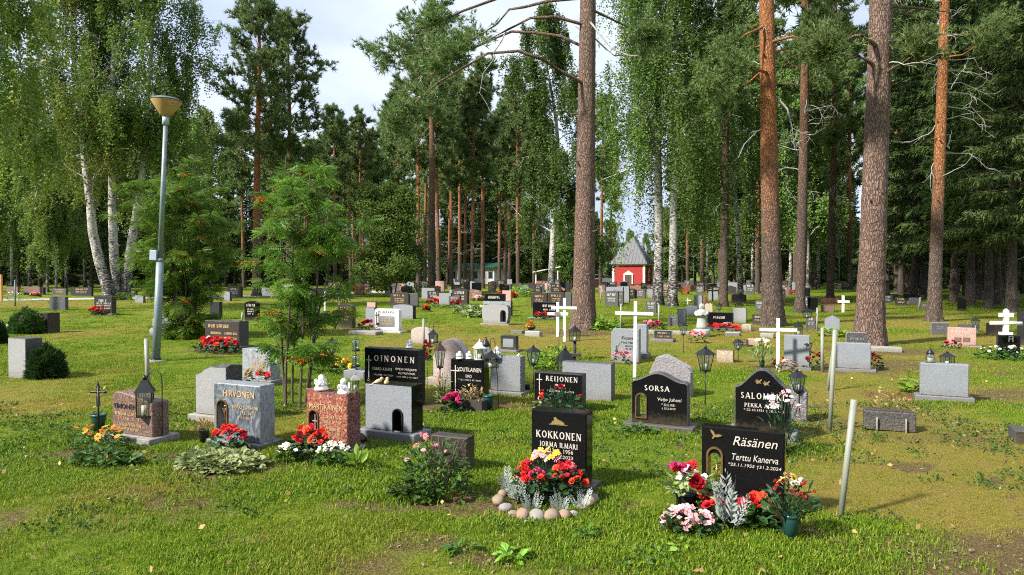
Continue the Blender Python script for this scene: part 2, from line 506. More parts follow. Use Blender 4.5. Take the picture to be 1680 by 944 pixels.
# bare spots: (column, row, radius in m, how bare, stretch)
BARE = [(930, 915, .34, .85, 1.6), (985, 900, .22, .65, 1.6), (1250, 876, .30, 1.0, 2.0), (1200, 878, .26, .9, 1.8), (1330, 880, .18, .5, 1.5), (1640, 918, .45, .65, 2.2), (1480, 905, .40, .55, 2.2), (1555, 935, .35, .8, 2.2),
        (225, 805, .30, .55, 2.2), (285, 820, .24, .5, 2.2), (170, 845, .35, .35, 2), (700, 888, .20, .6, 1.5), (800, 915, .20, .75, 1.5), (620, 928, .22, .5, 1.5), (60, 752, .4, .4, 2.2), (175, 742, .3, .95, 2.0), (700, 815, .28, .9, 1.8),
        (370, 765, .40, .9, 2.0), (510, 770, .35, .9, 2.0), (900, 835, .36, 1.2, 1.5), (1555, 720, .5, .35, 2.4), (770, 668, .5, .7, 1.6), (1640, 650, .6, .5, 2.5), (1180, 705, .4, .4, 2.0),
        (1450, 575, .9, .5, 2.0), (960, 545, 1.1, .55, 1.8), (1480, 600, 1.2, .5, 2.5), (1275, 540, 1.0, .6, 2.0), (355, 575, .6, .8, 1.6), (1350, 690, .5, .45, 2.0)]
DRY = [(960, 552, 3.2), (780, 560, 2.5), (700, 540, 2.5), (1460, 585, 2.8), (1280, 545, 2.5), (1420, 640, 1.6), (1600, 560, 3.0), (1560, 720, 1.5), (1450, 760, 1.4), (130, 545, 2.5), (250, 500, 4), (80, 500, 5), (1190, 560, 2.5), (1340, 600, 2), (1560, 640, 1.6), (870, 540, 2.5), (1600, 820, 1.0), (1000, 560, 1.6), (1600, 525, 4), (1500, 530, 4), (1390, 800, .7)]
BAREP = [(at(a, b), r, w, s) for a, b, r, w, s in BARE]
DRYP = [(at(a, b), r) for a, b, r in DRY]
def masks(X, Y):
    b = np.zeros_like(X); d = np.zeros_like(X)
    wob = fbm(X, Y, .5, 11, 4) - .5
    for p, r, w, s in BAREP:
        q = np.sqrt(((X - p.x) / s) ** 2 + (Y - p.y) ** 2 * 1.0) / r + wob * 1.9
        b = np.maximum(b, w * np.clip(1.45 - q, 0, 1))
    wob2 = fbm(X, Y, 2.2, 31, 4) - .5
    for p, r in DRYP:
        q = np.sqrt((X - p.x) ** 2 + (Y - p.y) ** 2) / r + wob2 * 2.6
        d = np.maximum(d, np.clip(1.35 - q, 0, 1) * .9)
    d = np.maximum(d, np.clip((fbm(X, Y, 3.1, 5, 5) - .54) * 4.0, 0, .75))
    b = np.maximum(b, np.clip((fbm(X, Y, .55, 201, 4) - .66) * 5.5, 0, .5) * (np.abs(Y) < 9))
    return np.clip(b, 0, 1), np.clip(d, 0, 1)
def ground_z(X, Y):
    a = np.clip(1 - np.abs(Y) / 70, 0.05, 1)
    return (fbm(X, Y, .9, 3, 3) - .5) * .045 * a - .01
def axis(spans):
    r = []
    for a, b, s in spans: r += list(np.arange(a, b - 1e-6, s))
    return np.array(r + [spans[-1][1]])
gx = axis([(-900, -120, 60), (-120, -40, 5), (-40, -8, .8), (-8, 8, .1), (8, 40, .8), (40, 120, 5), (120, 900, 60)])
gy = axis([(-400, -40, 60), (-40, 2, 3), (2, 9, .09), (9, 20, .3), (20, 70, 1.2), (70, 160, 6), (160, 1500, 60)])
GX, GY = np.meshgrid(gx, gy)
GZ = ground_z(GX, GY)
V = np.stack([GX, GY, GZ], -1).reshape(-1, 3)
nx, ny = len(gx), len(gy)
I = (np.arange(ny - 1)[:, None] * nx + np.arange(nx - 1)[None, :]).ravel()
F = np.stack([I, I + 1, I + nx + 1, I + nx], 1)
gb, gd = masks(GX, GY)
n = NT('lawn')
cw = n.n('TexCoord')
wv = n.n('Mapping'); n.l(cw.outputs['Object'], wv.inputs['Vector'])
v = wv.outputs['Vector']
f0 = n.noise(v, .55, 6, .6); f1 = n.noise(v, 3.2, 9, .78); f2 = n.noise(v, 60, 4, .7)
green = n.ramp(f1, [(.28, (.060, .110, .006)), (.5, (.14, .225, .011)), (.72, (.24, .31, .018))])
yel = n.ramp(f1, [(.28, (.145, .15, .012)), (.5, (.285, .28, .022)), (.72, (.38, .34, .045))])
bare = n.ramp(f2, [(.25, (.075, .050, .022)), (.5, (.17, .115, .050)), (.75, (.30, .22, .11))])
col = n.mix(n.mr(f0, .40, .70, 0, .5), green, yel)
col = n.mix(n.attr('dry').outputs['Fac'], col, n.mix(n.mr(f1, .35, .62, .15, .85), yel, (.29, .175, .060)))
bm_ = n.n('Math', operation='MULTIPLY_ADD'); n.l(f1, bm_.inputs[0]); bm_.inputs[1].default_value = .5; n.l(n.attr('bare').outputs['Fac'], bm_.inputs[2])
col = n.mix(n.mr(bm_.outputs[0], .45, .75), col, bare)
col = n.mix(n.mr(f2, .3, .62, .6, 0), col, (.022, .032, .006))
ad = n.n('Math', operation='ADD'); n.l(f1, ad.inputs[0]); n.l(f2, ad.inputs[1])
MAT['lawn'] = n.bsdf(col, .95, 0, ad.outputs[0], .8, .05, .15)
me = mesh_np('ground', V, F, MAT['lawn'], True)
for nm, arr in (('bare', gb), ('dry', gd)):
    a = me.attributes.new(nm, 'FLOAT', 'POINT'); a.data.foreach_set('value', arr.ravel().astype(np.float32))
struct(link('ground', me), 'mown cemetery lawn, yellow-green with dry and bare patches')

# gravel drive across the back of the lawn on the left
simple('gravel', (.42, .40, .36), .95, 0, .2, 9, .5, .02)
def strip(name, pts, wid, z, mat):
    vs, fs = [], []
    for i, p in enumerate(pts):
        q = pts[min(i + 1, len(pts) - 1)] - pts[max(i - 1, 0)]
        s = Vector((-q.y, q.x, 0)).normalized() * wid / 2
        vs += [(p.x - s.x, p.y - s.y, z), (p.x + s.x, p.y + s.y, z)]
        if i: fs.append([2 * i - 2, 2 * i, 2 * i + 1, 2 * i - 1])
    return link(name, mesh_np(name, vs, fs, mat))
struct(strip('path', [Vector((-95, 29, 0)), Vector((-60, 35, 0)), Vector((-42, 39.5, 0)), Vector((-30, 43.5, 0)), Vector((-20, 49, 0)), Vector((-13, 58, 0)), Vector((-8, 74, 0))], 3.6, .014, MAT['gravel']), 'pale gravel drive crossing behind the lawn')

# ------------------------------------------------------------------ grass: real blades, scattered as clumps over the lawn
def clump(name, nb, h, spread, w, rs, mat):
    vs, fs, tn = [], [], []
    for k in range(nb):
        a = rs.uniform(0, 6.283); r = spread * math.sqrt(rs.rand())
        bx, by = r * math.cos(rs.uniform(0, 6.283)), r * math.sin(rs.uniform(0, 6.283))
        hh = h * rs.uniform(.55, 1.15); lean = hh * rs.uniform(.25, 1.0)
        dx, dy = math.cos(a), math.sin(a); px, py = -dy * w / 2, dx * w / 2
        m = (bx + dx * lean * .35, by + dy * lean * .35, hh * .6)
        t = (bx + dx * lean, by + dy * lean, hh * rs.uniform(.75, 1))
        i = len(vs)
        vs += [(bx - px, by - py, -.01), (bx + px, by + py, -.01), (m[0] + px * .8, m[1] + py * .8, m[2]), (m[0] - px * .8, m[1] - py * .8, m[2]), t]
        fs += [[i, i + 1, i + 2, i + 3], [i + 3, i + 2, i + 4]]
        g = rs.rand(); tn += [g, g]
    return mesh_np(name, vs, fs, mat, False, None, tn)
n = NT('grass_blade')
t = n.attr('tint').outputs['Fac']; dr = n.attr('dry_i', True).outputs['Fac']
gr = n.ramp(t, [(0, (.060, .145, .006)), (.55, (.145, .260, .010)), (.9, (.260, .345, .020)), (1, (.40, .37, .09))])
ye = n.ramp(t, [(0, (.175, .195, .012)), (.5, (.31, .275, .030)), (1, (.44, .31, .11))])
gcol = n.mix(dr, gr, ye)
d = n.n('BsdfPrincipled'); d.inputs['Roughness'].default_value = .5; d.inputs['Specular IOR Level'].default_value = .25
tr = n.n('BsdfTranslucent'); n.l(gcol, d.inputs['Base Color']); n.l(gcol, tr.inputs['Color'])
m = n.n('MixShader'); m.inputs[0].default_value = .35
n.l(d.outputs[0], m.inputs[1]); n.l(tr.outputs[0], m.inputs[2]); n.l(m.outputs[0], n.out.inputs['Surface'])
MAT['grass_blade'] = n.m
rs = np.random.RandomState(7)
clumps = bpy.data.collections.new('grass_clumps')
for k in range(5):
    co = bpy.data.objects.new('grass_clump', clump('grass_clump', 36, .031, .090, .0046, rs, MAT['grass_blade']))
    clumps.objects.link(co)
def scatter_pts(rs, y0, y1, dens, side=1.0):
    m = int(dens * (.76 * (y1 * y1 - y0 * y0) + 2.6 * (y1 - y0)))
    Y = np.sqrt(rs.uniform(y0 * y0, y1 * y1, m)); X = rs.uniform(-1, 1, m) * (.76 * Y + 1.3)
    return X, Y
GP = []
for y0, y1, dens, sc in ((2.9, 6, 400, 1.0), (6, 9, 270, 1.1), (9, 14, 130, 1.25), (14, 22, 46, 1.6), (22, 38, 14, 2.0), (38, 60, 3, 2.3)):
    X, Y = scatter_pts(rs, y0, y1, dens)
    b, dd = masks(X, Y)
    keep = (b * 1.3 < rs.uniform(.1, 1.0, len(X))) & (dd * .55 < rs.uniform(0, 1, len(X)))
    lush = np.clip((fbm(X, Y, 1.4, 71, 4) - .42) * 3.4, 0, 1)
    keep &= rs.uniform(0, 1, len(X)) < .55 + .5 * lush
    X, Y, dd, b, lush = X[keep], Y[keep], dd[keep], b[keep], lush[keep]
    s = sc * rs.uniform(.65, 1.2, len(X)) * (1 - .35 * dd) * (.65 + .55 * lush)
    dv = np.clip(dd * .9 + (fbm(X, Y, 1.1, 91, 4) - .50) * 1.7 + rs.normal(0, .13, len(X)), 0, 1)
    GP.append(np.stack([X, Y, ground_z(X, Y), s, dv], 1))
# longer uncut grass round the feet of stones and beds
TUFTS = [(905, 862, .5, .18, 1.9), (900, 905, .35, .2, 1.6), (600, 740, .5, .3, 1.7), (470, 790, .45, .3, 1.6), (560, 780, .4, .3, 1.6), (690, 725, .3, .15, 1.8), (1300, 905, .5, .25, 1.6), (1160, 900, .6, .2, 1.6), (1010, 865, .4, .3, 1.6),
         (1000, 790, .3, .3, 1.5), (1400, 865, .4, .25, 1.5), (745, 775, .3, .15, 2.0), (650, 810, .3, .2, 1.8), (1090, 715, .5, .12, 1.6), (1560, 662, .5, .12, 1.7), (830, 648, .4, .12, 1.7), (970, 668, .5, .12, 1.7), (250, 735, .35, .15, 1.6), (1310, 735, .3, .15, 1.7), (950, 825, .2, .3, 1.7), (850, 790, .25, .3, 1.6), (800, 680, .5, .2, 1.6), (420, 745, .3, .15, 1.8), (1240, 925, .9, .12, 1.4), (1050, 915, .4, .2, 1.6)]
for px, py, rx, ry, sc in TUFTS:
    p = at(px, py); m = int(900 * rx * ry) + 25
    X, Y = p.x + rs.normal(0, rx * .6, m), p.y + rs.normal(0, ry * .8, m)
    GP.append(np.stack([X, Y, ground_z(X, Y), sc * .85 * rs.uniform(.6, 1.2, m), np.clip(rs.normal(.02, .12, m), 0, 1)], 1))
GP = np.concatenate(GP)
me = bpy.data.meshes.new('grass')
me.vertices.add(len(GP)); me.vertices.foreach_set('co', GP[:, :3].astype(np.float32).ravel())
for nm, arr in (('size', GP[:, 3]), ('dry_i', GP[:, 4]), ('turn', rs.uniform(0, 6.283, len(GP)))):
    a = me.attributes.new(nm, 'FLOAT', 'POINT'); a.data.foreach_set('value', arr.astype(np.float32))
grass = link('grass', me, None, MAT['grass_blade'])
tag(grass, 'short mown grass of the cemetery lawn', 'grass', None, 'stuff')
ng = bpy.data.node_groups.new('scatter_grass', 'GeometryNodeTree')
ng.interface.new_socket('Geometry', in_out='INPUT', socket_type='NodeSocketGeometry')
ng.interface.new_socket('Geometry', in_out='OUTPUT', socket_type='NodeSocketGeometry')
gi, go = ng.nodes.new('NodeGroupInput'), ng.nodes.new('NodeGroupOutput')
ci = ng.nodes.new('GeometryNodeCollectionInfo'); ci.inputs['Collection'].default_value = clumps; ci.inputs['Separate Children'].default_value = True; ci.inputs['Reset Children'].default_value = True
ip = ng.nodes.new('GeometryNodeInstanceOnPoints'); ip.inputs['Pick Instance'].default_value = True
def named(nm):
    a = ng.nodes.new('GeometryNodeInputNamedAttribute'); a.data_type = 'FLOAT'; a.inputs['Name'].default_value = nm
    return a.outputs['Attribute']
cx = ng.nodes.new('ShaderNodeCombineXYZ'); ng.links.new(named('turn'), cx.inputs['Z'])
ng.links.new(gi.outputs[0], ip.inputs['Points']); ng.links.new(ci.outputs[0], ip.inputs['Instance'])
ng.links.new(cx.outputs[0], ip.inputs['Rotation']); ng.links.new(named('size'), ip.inputs['Scale'])
ng.links.new(ip.outputs[0], go.inputs[0])
mod = grass.modifiers.new('scatter', 'NODES'); mod.node_group = ng
# ------------------------------------------------------------------ trees
def rand_rot(rs, n):
    q = rs.normal(size=(n, 4)); q /= np.linalg.norm(q, axis=1)[:, None]
    w, x, y, z = q.T
    return np.stack([np.stack([1 - 2 * (y * y + z * z), 2 * (x * y - w * z), 2 * (x * z + w * y)], 1),
                     np.stack([2 * (x * y + w * z), 1 - 2 * (x * x + z * z), 2 * (y * z - w * x)], 1),
                     np.stack([2 * (x * z - w * y), 2 * (y * z + w * x), 1 - 2 * (x * x + y * y)], 1)], 1)
def unit(v): return v / np.maximum(np.linalg.norm(v, axis=-1, keepdims=True), 1e-9)
def leaves_at(P, rs, L, Wd, down=0.0):
    """a rhombic leaf at each point; down: how much blades hang"""
    n = len(P)
    ax = rs.normal(size=(n, 3)); ax[:, 2] = ax[:, 2] * (1 - down) - down * 1.6
    ax = unit(ax); sd = unit(np.cross(ax, rs.normal(size=(n, 3))))
    l = L * rs.uniform(.7, 1.25, (n, 1)); w = Wd * rs.uniform(.7, 1.2, (n, 1))
    V = np.stack([P, P + ax * l * .45 + sd * w * .5, P + ax * l, P + ax * l * .45 - sd * w * .5], 1).reshape(-1, 3)
    F = np.arange(n * 4).reshape(n, 4)
    return V, F
def tufts_at(P, D, rs, L, Wd, k=6, fan=.8):
    """a spray of k needles (thin triangles) at each point round direction D"""
    n = len(P)
    d = np.repeat(D, k, 0) + rs.normal(size=(n * k, 3)) * fan
    d = unit(d); b = np.repeat(P, k, 0)
    sd = unit(np.cross(d, rs.normal(size=(n * k, 3)))) * Wd * .5
    l = L * rs.uniform(.65, 1.2, (n * k, 1))
    V = np.stack([b - sd, b + sd, b + d * l], 1).reshape(-1, 3)
    F = np.arange(n * k * 3).reshape(-1, 3)
    return V, F
def tint_of(n, rs, clump=None):
    t = rs.beta(2, 2, n)
    return t
def limb(p0, d0, L, rs, bend=.1, up=.0, n=7, sag=0.0):
    """a crooked limb as a list of points"""
    pts = [np.array(p0, float)]; d = np.array(d0, float)
    for i in range(n):
        d = d + rs.normal(size=3) * bend + np.array([0, 0, up - sag * (i / n)])
        d = d / np.linalg.norm(d)
        pts.append(pts[-1] + d * L / n)
    return np.array(pts)
def along(pts, t):
    """points and directions at fractions t along polyline"""
    t = np.asarray(t) * (len(pts) - 1)
    i = np.minimum(t.astype(int), len(pts) - 2); f = (t - i)[:, None]
    return pts[i] * (1 - f) + pts[i + 1] * f, unit(pts[i + 1] - pts[i])
def finish_tree(root, tr, trunk_mat, V, F, leaf_mat, rs, tint=None):
    me = tr.mesh('trunk', MAT[trunk_mat]); link('trunk', me, root)
    if V is not None:
        me = mesh_np('crown', V, F, MAT[leaf_mat], False, None, tint if tint is not None else tint_of(len(F), rs))
        link('crown', me, root)

def trunk_path(H, lean, rs, n=14, wob=.12):
    ph = rs.uniform(0, 6.28, 4)
    return [Vector((lean[0] * t + wob * math.sin(3.1 * t + ph[0]) * t + .5 * wob * math.sin(8 * t + ph[1]) * t, lean[1] * t + wob * math.sin(3.4 * t + ph[2]) * t, H * t)) for t in np.linspace(0, 1, n)]
def bark_trunk(tr, path, r0, rtop, seg, rings, amp, flare=.5, seed=0):
    """a trunk with modelled bark plates: rings along the path, radius broken by cells"""
    P = np.array([list(p) for p in path]); H = P[-1, 2]
    zs = np.concatenate([np.linspace(-.1, 9.5, int(rings * .8)), np.linspace(9.6, H, int(rings * .2))])
    vs, fs = [], []
    for i, z in enumerate(zs):
        t = max(0, z) / H
        q, _ = along(P, np.array([min(t, .999)])); q = q[0]
        r = r0 + (rtop - r0) * t ** .85
        r *= 1 + flare * math.exp(-max(z, 0) / .32) + .12 * math.exp(-max(z, 0) / 1.4)
        for k in range(seg):
            w = 2 * math.pi * k / seg
            c = noise.voronoi(Vector((math.cos(w) * r0 * 9, math.sin(w) * r0 * 9, z * 3.2 + seed)), distance_metric='DISTANCE')[0]
            a = amp * max(.25, 1 - z / 14) * min(1, (c[1] - c[0]) * 2.6)
            root = 1 + .10 * math.sin(5 * w + seed) * math.exp(-max(z, 0) / .35)
            rr = (r * root) - amp * .6 + a
            vs.append((q[0] + rr * math.cos(w), q[1] + rr * math.sin(w), z))
    n = len(zs)
    for i in range(n - 1):
        for k in range(seg):
            k2 = (k + 1) % seg
            fs.append([i * seg + k, i * seg + k2, (i + 1) * seg + k2, (i + 1) * seg + k])
    tr.add(vs, fs, True)

def pine_crown(rs, branches, L, Wd, per=9, tpt=5, k=7):
    """needle sprays on twigs of the given branches"""
    VS, FS, off = [], [], 0
    P, D = [], []
    for pts, t0 in branches:
        t = rs.uniform(t0, 1.0, per)
        p, d = along(pts, t)
        for a, b in zip(p, d):
            tw = rs.uniform(.25, .8)
            e = b * .6 + rs.normal(size=3) * .7; e[2] += .35; e /= np.linalg.norm(e)
            s = np.linspace(.25, 1, tpt)[:, None] * tw
            P.append(a + e * s + rs.normal(size=(tpt, 3)) * .06); D.append(np.repeat(e[None] + [0, 0, .35], tpt, 0))
    P, D = np.concatenate(P), np.concatenate(D)
    return tufts_at(P, D, rs, L, Wd, k, .75)

def make_pine(root, seed, H, r0, crown0, bark, needle='pine_needle', nbr=44, brl=2.6, lean=(0, 0), L=.30, Wd=.05, per=10, tpt=5, k=7, dead=12, detail=False, extra=None, rtop=.06, top=True, deadmat=None):
    rs = np.random.RandomState(seed)
    tr = MB(); path = trunk_path(H, lean, rs)
    P = np.array([list(p) for p in path])
    if detail: bark_trunk(tr, path, r0, rtop, 40, 230, .018, .24, seed)
    else:
        rad = [r0 * (1 + .35 * math.exp(-p.z / .4)) * (1 - .8 * (p.z / H) ** 1.1) + .02 for p in path]
        tr.tube([Vector((path[0].x, path[0].y, -.1))] + path[0:1] + [path[0].lerp(path[1], .25)] + path[1:], [rad[0]] * 2 + [r0 * 1.02] + rad[1:], 12, False)
    br = []
    for i in range(nbr):
        t = crown0 + (1 - crown0) * (i + rs.rand()) / nbr
        u = (t - crown0) / (1 - crown0)
        az = i * 2.399 + rs.uniform(-.4, .4)
        Lb = brl * rs.uniform(.6, 1.15) * (math.sqrt(max(.02, 1 - u ** 1.6)) * (.75 + .5 * u) + .12)
        p, _ = along(P, np.array([min(t, .995)]))
        el = rs.uniform(-.05, .35) + .5 * u
        d = np.array([math.cos(az) * math.cos(el), math.sin(az) * math.cos(el), math.sin(el)])
        b = limb(p[0], d, Lb, rs, .16, .06, 6)
        br.append((b, .3)); tr.tube(b, np.linspace(max(.018, r0 * .16 * (1.1 - u)), .008, 7), 5, False)
    dm = MB()
    for i in range(dead):
        t = rs.uniform(crown0 * .35, crown0 * 1.02); p, _ = along(P, np.array([t])); az = rs.uniform(0, 6.28)
        b = limb(p[0], [math.cos(az), math.sin(az), rs.uniform(-.3, .2)], rs.uniform(.6, 2.0), rs, .32, -.06, 9)
        dm.tube(b, np.linspace(.020, .003, 10), 4, False)
        for j in range(3):
            q, dd = along(b, np.array([rs.uniform(.3, .85)])); e = limb(q[0], dd[0] + rs.normal(size=3) * .8, rs.uniform(.2, .6), rs, .35, -.08, 5); dm.tube(e, np.linspace(.009, .002, 6), 4, False)
    if detail:
        for i in range(10):
            p, _ = along(P, np.array([rs.uniform(.08, .5)])); az = rs.uniform(0, 6.28); q = p[0]; dd = np.array([math.cos(az), math.sin(az), rs.uniform(-.1, .4)])
            tr.tube([q, q + dd * (r0 + .02), q + dd * (r0 + rs.uniform(.05, .16))], [.035, .026, .014], 6, True)
    if extra:
        for b, r, t0 in extra:
            m = dm if (t0 is None and r < .04) else tr
            if t0 is None and r < .04:
                b = np.concatenate([[b[0]], b[1:] + rs.normal(size=(len(b) - 1, 3)) * .06])
                for j in range(4):
                    q, dd = along(b, np.array([rs.uniform(.35, .95)])); e = limb(q[0], dd[0] + rs.normal(size=3) * .7, rs.uniform(.25, .8), rs, .35, -.05, 6); dm.tube(e, np.linspace(.010, .002, 7), 4, False)
            m.tube(b, np.linspace(r, .008, len(b)), 7, False)
            if t0 is not None: br += [(b, t0)] * 3
    V, F = pine_crown(rs, br, L, Wd, per, tpt, k)
    finish_tree(root, tr, bark, V, F, needle, rs)
    if dm.v: link('dead_twigs', dm.mesh('dead_twigs', MAT['dead_limb']), root)['kind'] = 'stuff'

def make_spruce(root, seed, H, r0, clear, width, nbr=95, k=6, needle='spruce_needle', L=.36, Wd=.085):
    rs = np.random.RandomState(seed)
    tr = MB(); path = trunk_path(H, (0, 0), rs, 10, .05)
    tr.tube([(0, 0, -.1)] + path[0:], [r0 * 1.35, r0 * 1.3] + [r0 * (1 - .93 * p.z / H) for p in path[1:]], 10, False)
    P, D = [], []
    for i in range(nbr):
        u = (i + rs.rand()) / nbr; z = clear + (H - clear) * u ** .9
        Lb = width * (1 - u) ** .8 * rs.uniform(.75, 1.1) + .25
        az = i * 2.399 + rs.uniform(-.3, .3)
        b = limb((0, 0, z), [math.cos(az), math.sin(az), -.18 + .7 * u], Lb, rs, .05, .02, 6, .05)
        tr.tube(b, np.linspace(.03, .006, 7), 4, False)
        m = int(12 + 44 * Lb / width)
        p, d = along(b, rs.uniform(.12, 1, m) ** .8)
        sd = unit(np.cross(d, np.array([0, 0, 1.0]))) * rs.choice([-1, 1], (m, 1))
        sp = rs.uniform(.05, .55, (m, 1)) * min(1, Lb * .5)
        P.append(p + sd * sp + np.array([0, 0, -1.0]) * sp * rs.uniform(.15, .7, (m, 1)))
        D.append(d * .6 + sd * .5 + np.array([0, 0, -.7]))
    for i in range(16):
        az = rs.uniform(0, 6.28); z = rs.uniform(.8, max(1.2, clear))
        b = limb((0, 0, z), [math.cos(az), math.sin(az), -.25], rs.uniform(.6, 1.7), rs, .15, -.04, 5)
        tr.tube(b, np.linspace(.018, .004, 6), 4, False)
    P, D = np.concatenate(P), np.concatenate(D)
    V, F = tufts_at(P, D, rs, L, Wd, k, .45)
    finish_tree(root, tr, 'spruce_bark', V, F, needle, rs)

def make_birch(root, seed, H, r0, crown0, crad, path=None, leaf='birch_leaf', nlimb=26, strands=420, per=34, L=.12, Wd=.085, hang=2.4, wob=.5, nodes=26):
    rs = np.random.RandomState(seed)
    tr = MB(); path = path or trunk_path(H, (rs.uniform(-.6, .6), rs.uniform(-.6, .6)), rs, 16, wob)
    P = np.array([list(p) for p in path]); H = P[-1, 2]
    rad = [max(.02, r0 * (1 + .5 * math.exp(-max(p.z, 0) / .5)) * (1 - .9 * max(0, p.z) / H)) for p in path]
    q0 = path[0].lerp(path[1], .3)
    tr.tube([path[0] - Vector((0, 0, .15)), path[0], q0] + path[1:], [rad[0] * 1.1, rad[0], r0 * 1.08] + rad[1:], 12, False)
    limbs = []
    for i in range(nlimb):
        t = crown0 * .85 + (1 - crown0 * .85) * (i + rs.rand()) / nlimb
        p, _ = along(P, np.array([min(t, .98)])); az = i * 2.399 + rs.uniform(-.5, .5)
        u = (t - crown0) / (1 - crown0)
        Lb = crad * rs.uniform(.65, 1.15) * math.sqrt(max(.1, 1 - max(0, u) ** 2.2))
        b = limb(p[0], [math.cos(az) * .8, math.sin(az) * .8, .65], Lb * 1.15, rs, .16, -.05, 8, .10)
        tr.tube(b, np.linspace(max(.02, r0 * .3 * (1.05 - t)), .008, 9), 5, False)
        limbs.append(b)
        for j in range(2):
            q, dd = along(b, np.array([rs.uniform(.3, .8)]))
            c = limb(q[0], dd[0] * .6 + rs.normal(size=3) * .6, Lb * .5, rs, .18, .0, 6, .12)
            tr.tube(c, np.linspace(.02, .006, 7), 4, False); limbs.append(c)
    PS, TN = [], []
    for s in range(strands):
        b = limbs[rs.randint(len(limbs))]
        q, _ = along(b, np.array([rs.uniform(.25, 1)])); q = q[0] + rs.normal(size=3) * .18
        hl = hang * rs.uniform(.25, 1.0); sway = rs.normal(size=2) * .28
        u = rs.rand(per)
        pp = q[None] + np.stack([sway[0] * u, sway[1] * u, -hl * u], 1) + rs.normal(size=(per, 3)) * .09
        PS.append(pp); TN.append(np.clip(np.full(per, rs.beta(2, 2)) + rs.normal(0, .12, per), 0, .9) if rs.rand() > .012 else np.full(per, .96))
    PS = np.concatenate(PS); ok = PS[:, 2] > 1.2; PS = PS[ok]; TN = np.concatenate(TN)[ok]
    V, F = leaves_at(PS, rs, L, Wd, .35)
    finish_tree(root, tr, 'birch_bark', V, F, leaf, rs, TN)

def make_leafy(root, seed, H, crad, leaf, bark='twig', n=9000, L=.13, Wd=.10, clear=.2, nstem=3, cone=False, nb=0):
    """small bushy broadleaf tree"""
    rs = np.random.RandomState(seed); tr = MB(); limbs = []
    for s in range(nstem):
        a = rs.uniform(0, 6.28)
        b = limb((.1 * math.cos(a), .1 * math.sin(a), 0), [math.cos(a) * .13, math.sin(a) * .13, 1], H * rs.uniform(.8, .98), rs, .06, .05, 9)
        tr.tube(b, np.linspace(.05, .01, 10), 7, False)
        for j in range(nb or int(24 / nstem) + 7):
            t = rs.uniform(clear, .97); q, _ = along(b, np.array([t])); az = rs.uniform(0, 6.28)
            Lb = crad * rs.uniform(.6, 1.1) * ((1.05 - t) * 1.25 if cone else math.sqrt(max(.06, 1 - (2 * t - .9) ** 2)))
            c = limb(q[0], [math.cos(az), math.sin(az), .35], Lb, rs, .14, .02, 6, .06)
            tr.tube(c, np.linspace(.016, .005, 7), 4, False); limbs.append(c)
    PS, TN = [], []
    m = n // (len(limbs) * 4)
    for b in limbs:
        for j in range(4):
            q, d = along(b, np.array([rs.uniform(.3, 1)]))
            PS.append(q[0] + rs.normal(size=(m, 3)) * np.array([.30, .30, .20])); TN.append(np.clip(rs.beta(2, 2) + rs.normal(0, .12, m), 0, .84))
    PS = np.concatenate(PS); TN = np.concatenate(TN); ok = PS[:, 2] > .15; PS, TN = PS[ok], TN[ok]
    V, F = leaves_at(PS, rs, L, Wd, .15)
    finish_tree(root, tr, bark, V, F, leaf, rs, TN)

def pinnate_template(pairs=6):
    """one rowan leaf, unit length: leaflets in pairs on a drooping stalk; x along, y across, z up"""
    vs = []
    for i in range(pairs + 1):
        t = .22 + .78 * i / pairs; p = np.array([t, 0, -.35 * t * t]); ll = .34 * (1.0 - .35 * abs(t - .6))
        for s in ((-1, 1) if i < pairs else (0,)):
            a = unit(np.array([.55, s * .85, -.22]) if s else np.array([1, 0, -.5]))
            w = unit(np.cross(a, [0, 0, 1.0])) * ll * .15
            vs += [p, p + a * ll * .5 + w, p + a * ll, p + a * ll * .5 - w]
    return np.array(vs)
LEAF = pinnate_template()
def berry_mesh():
    rs = np.random.RandomState(4); b = MB()
    for i in range(26):
        c = (rs.normal(0, .036), rs.normal(0, .036), -abs(rs.normal(0, .03)) - .02)
        r = .0105
        b.add([(c[0] + r, c[1], c[2]), (c[0] - r, c[1], c[2]), (c[0], c[1] + r, c[2]), (c[0], c[1] - r, c[2]), (c[0], c[1], c[2] + r), (c[0], c[1], c[2] - r)],
              [[0, 2, 4], [2, 1, 4], [1, 3, 4], [3, 0, 4], [2, 0, 5], [1, 2, 5], [3, 1, 5], [0, 3, 5]], True)
    return b.mesh('berry_cluster', MAT['berry'])
BERRY = berry_mesh()
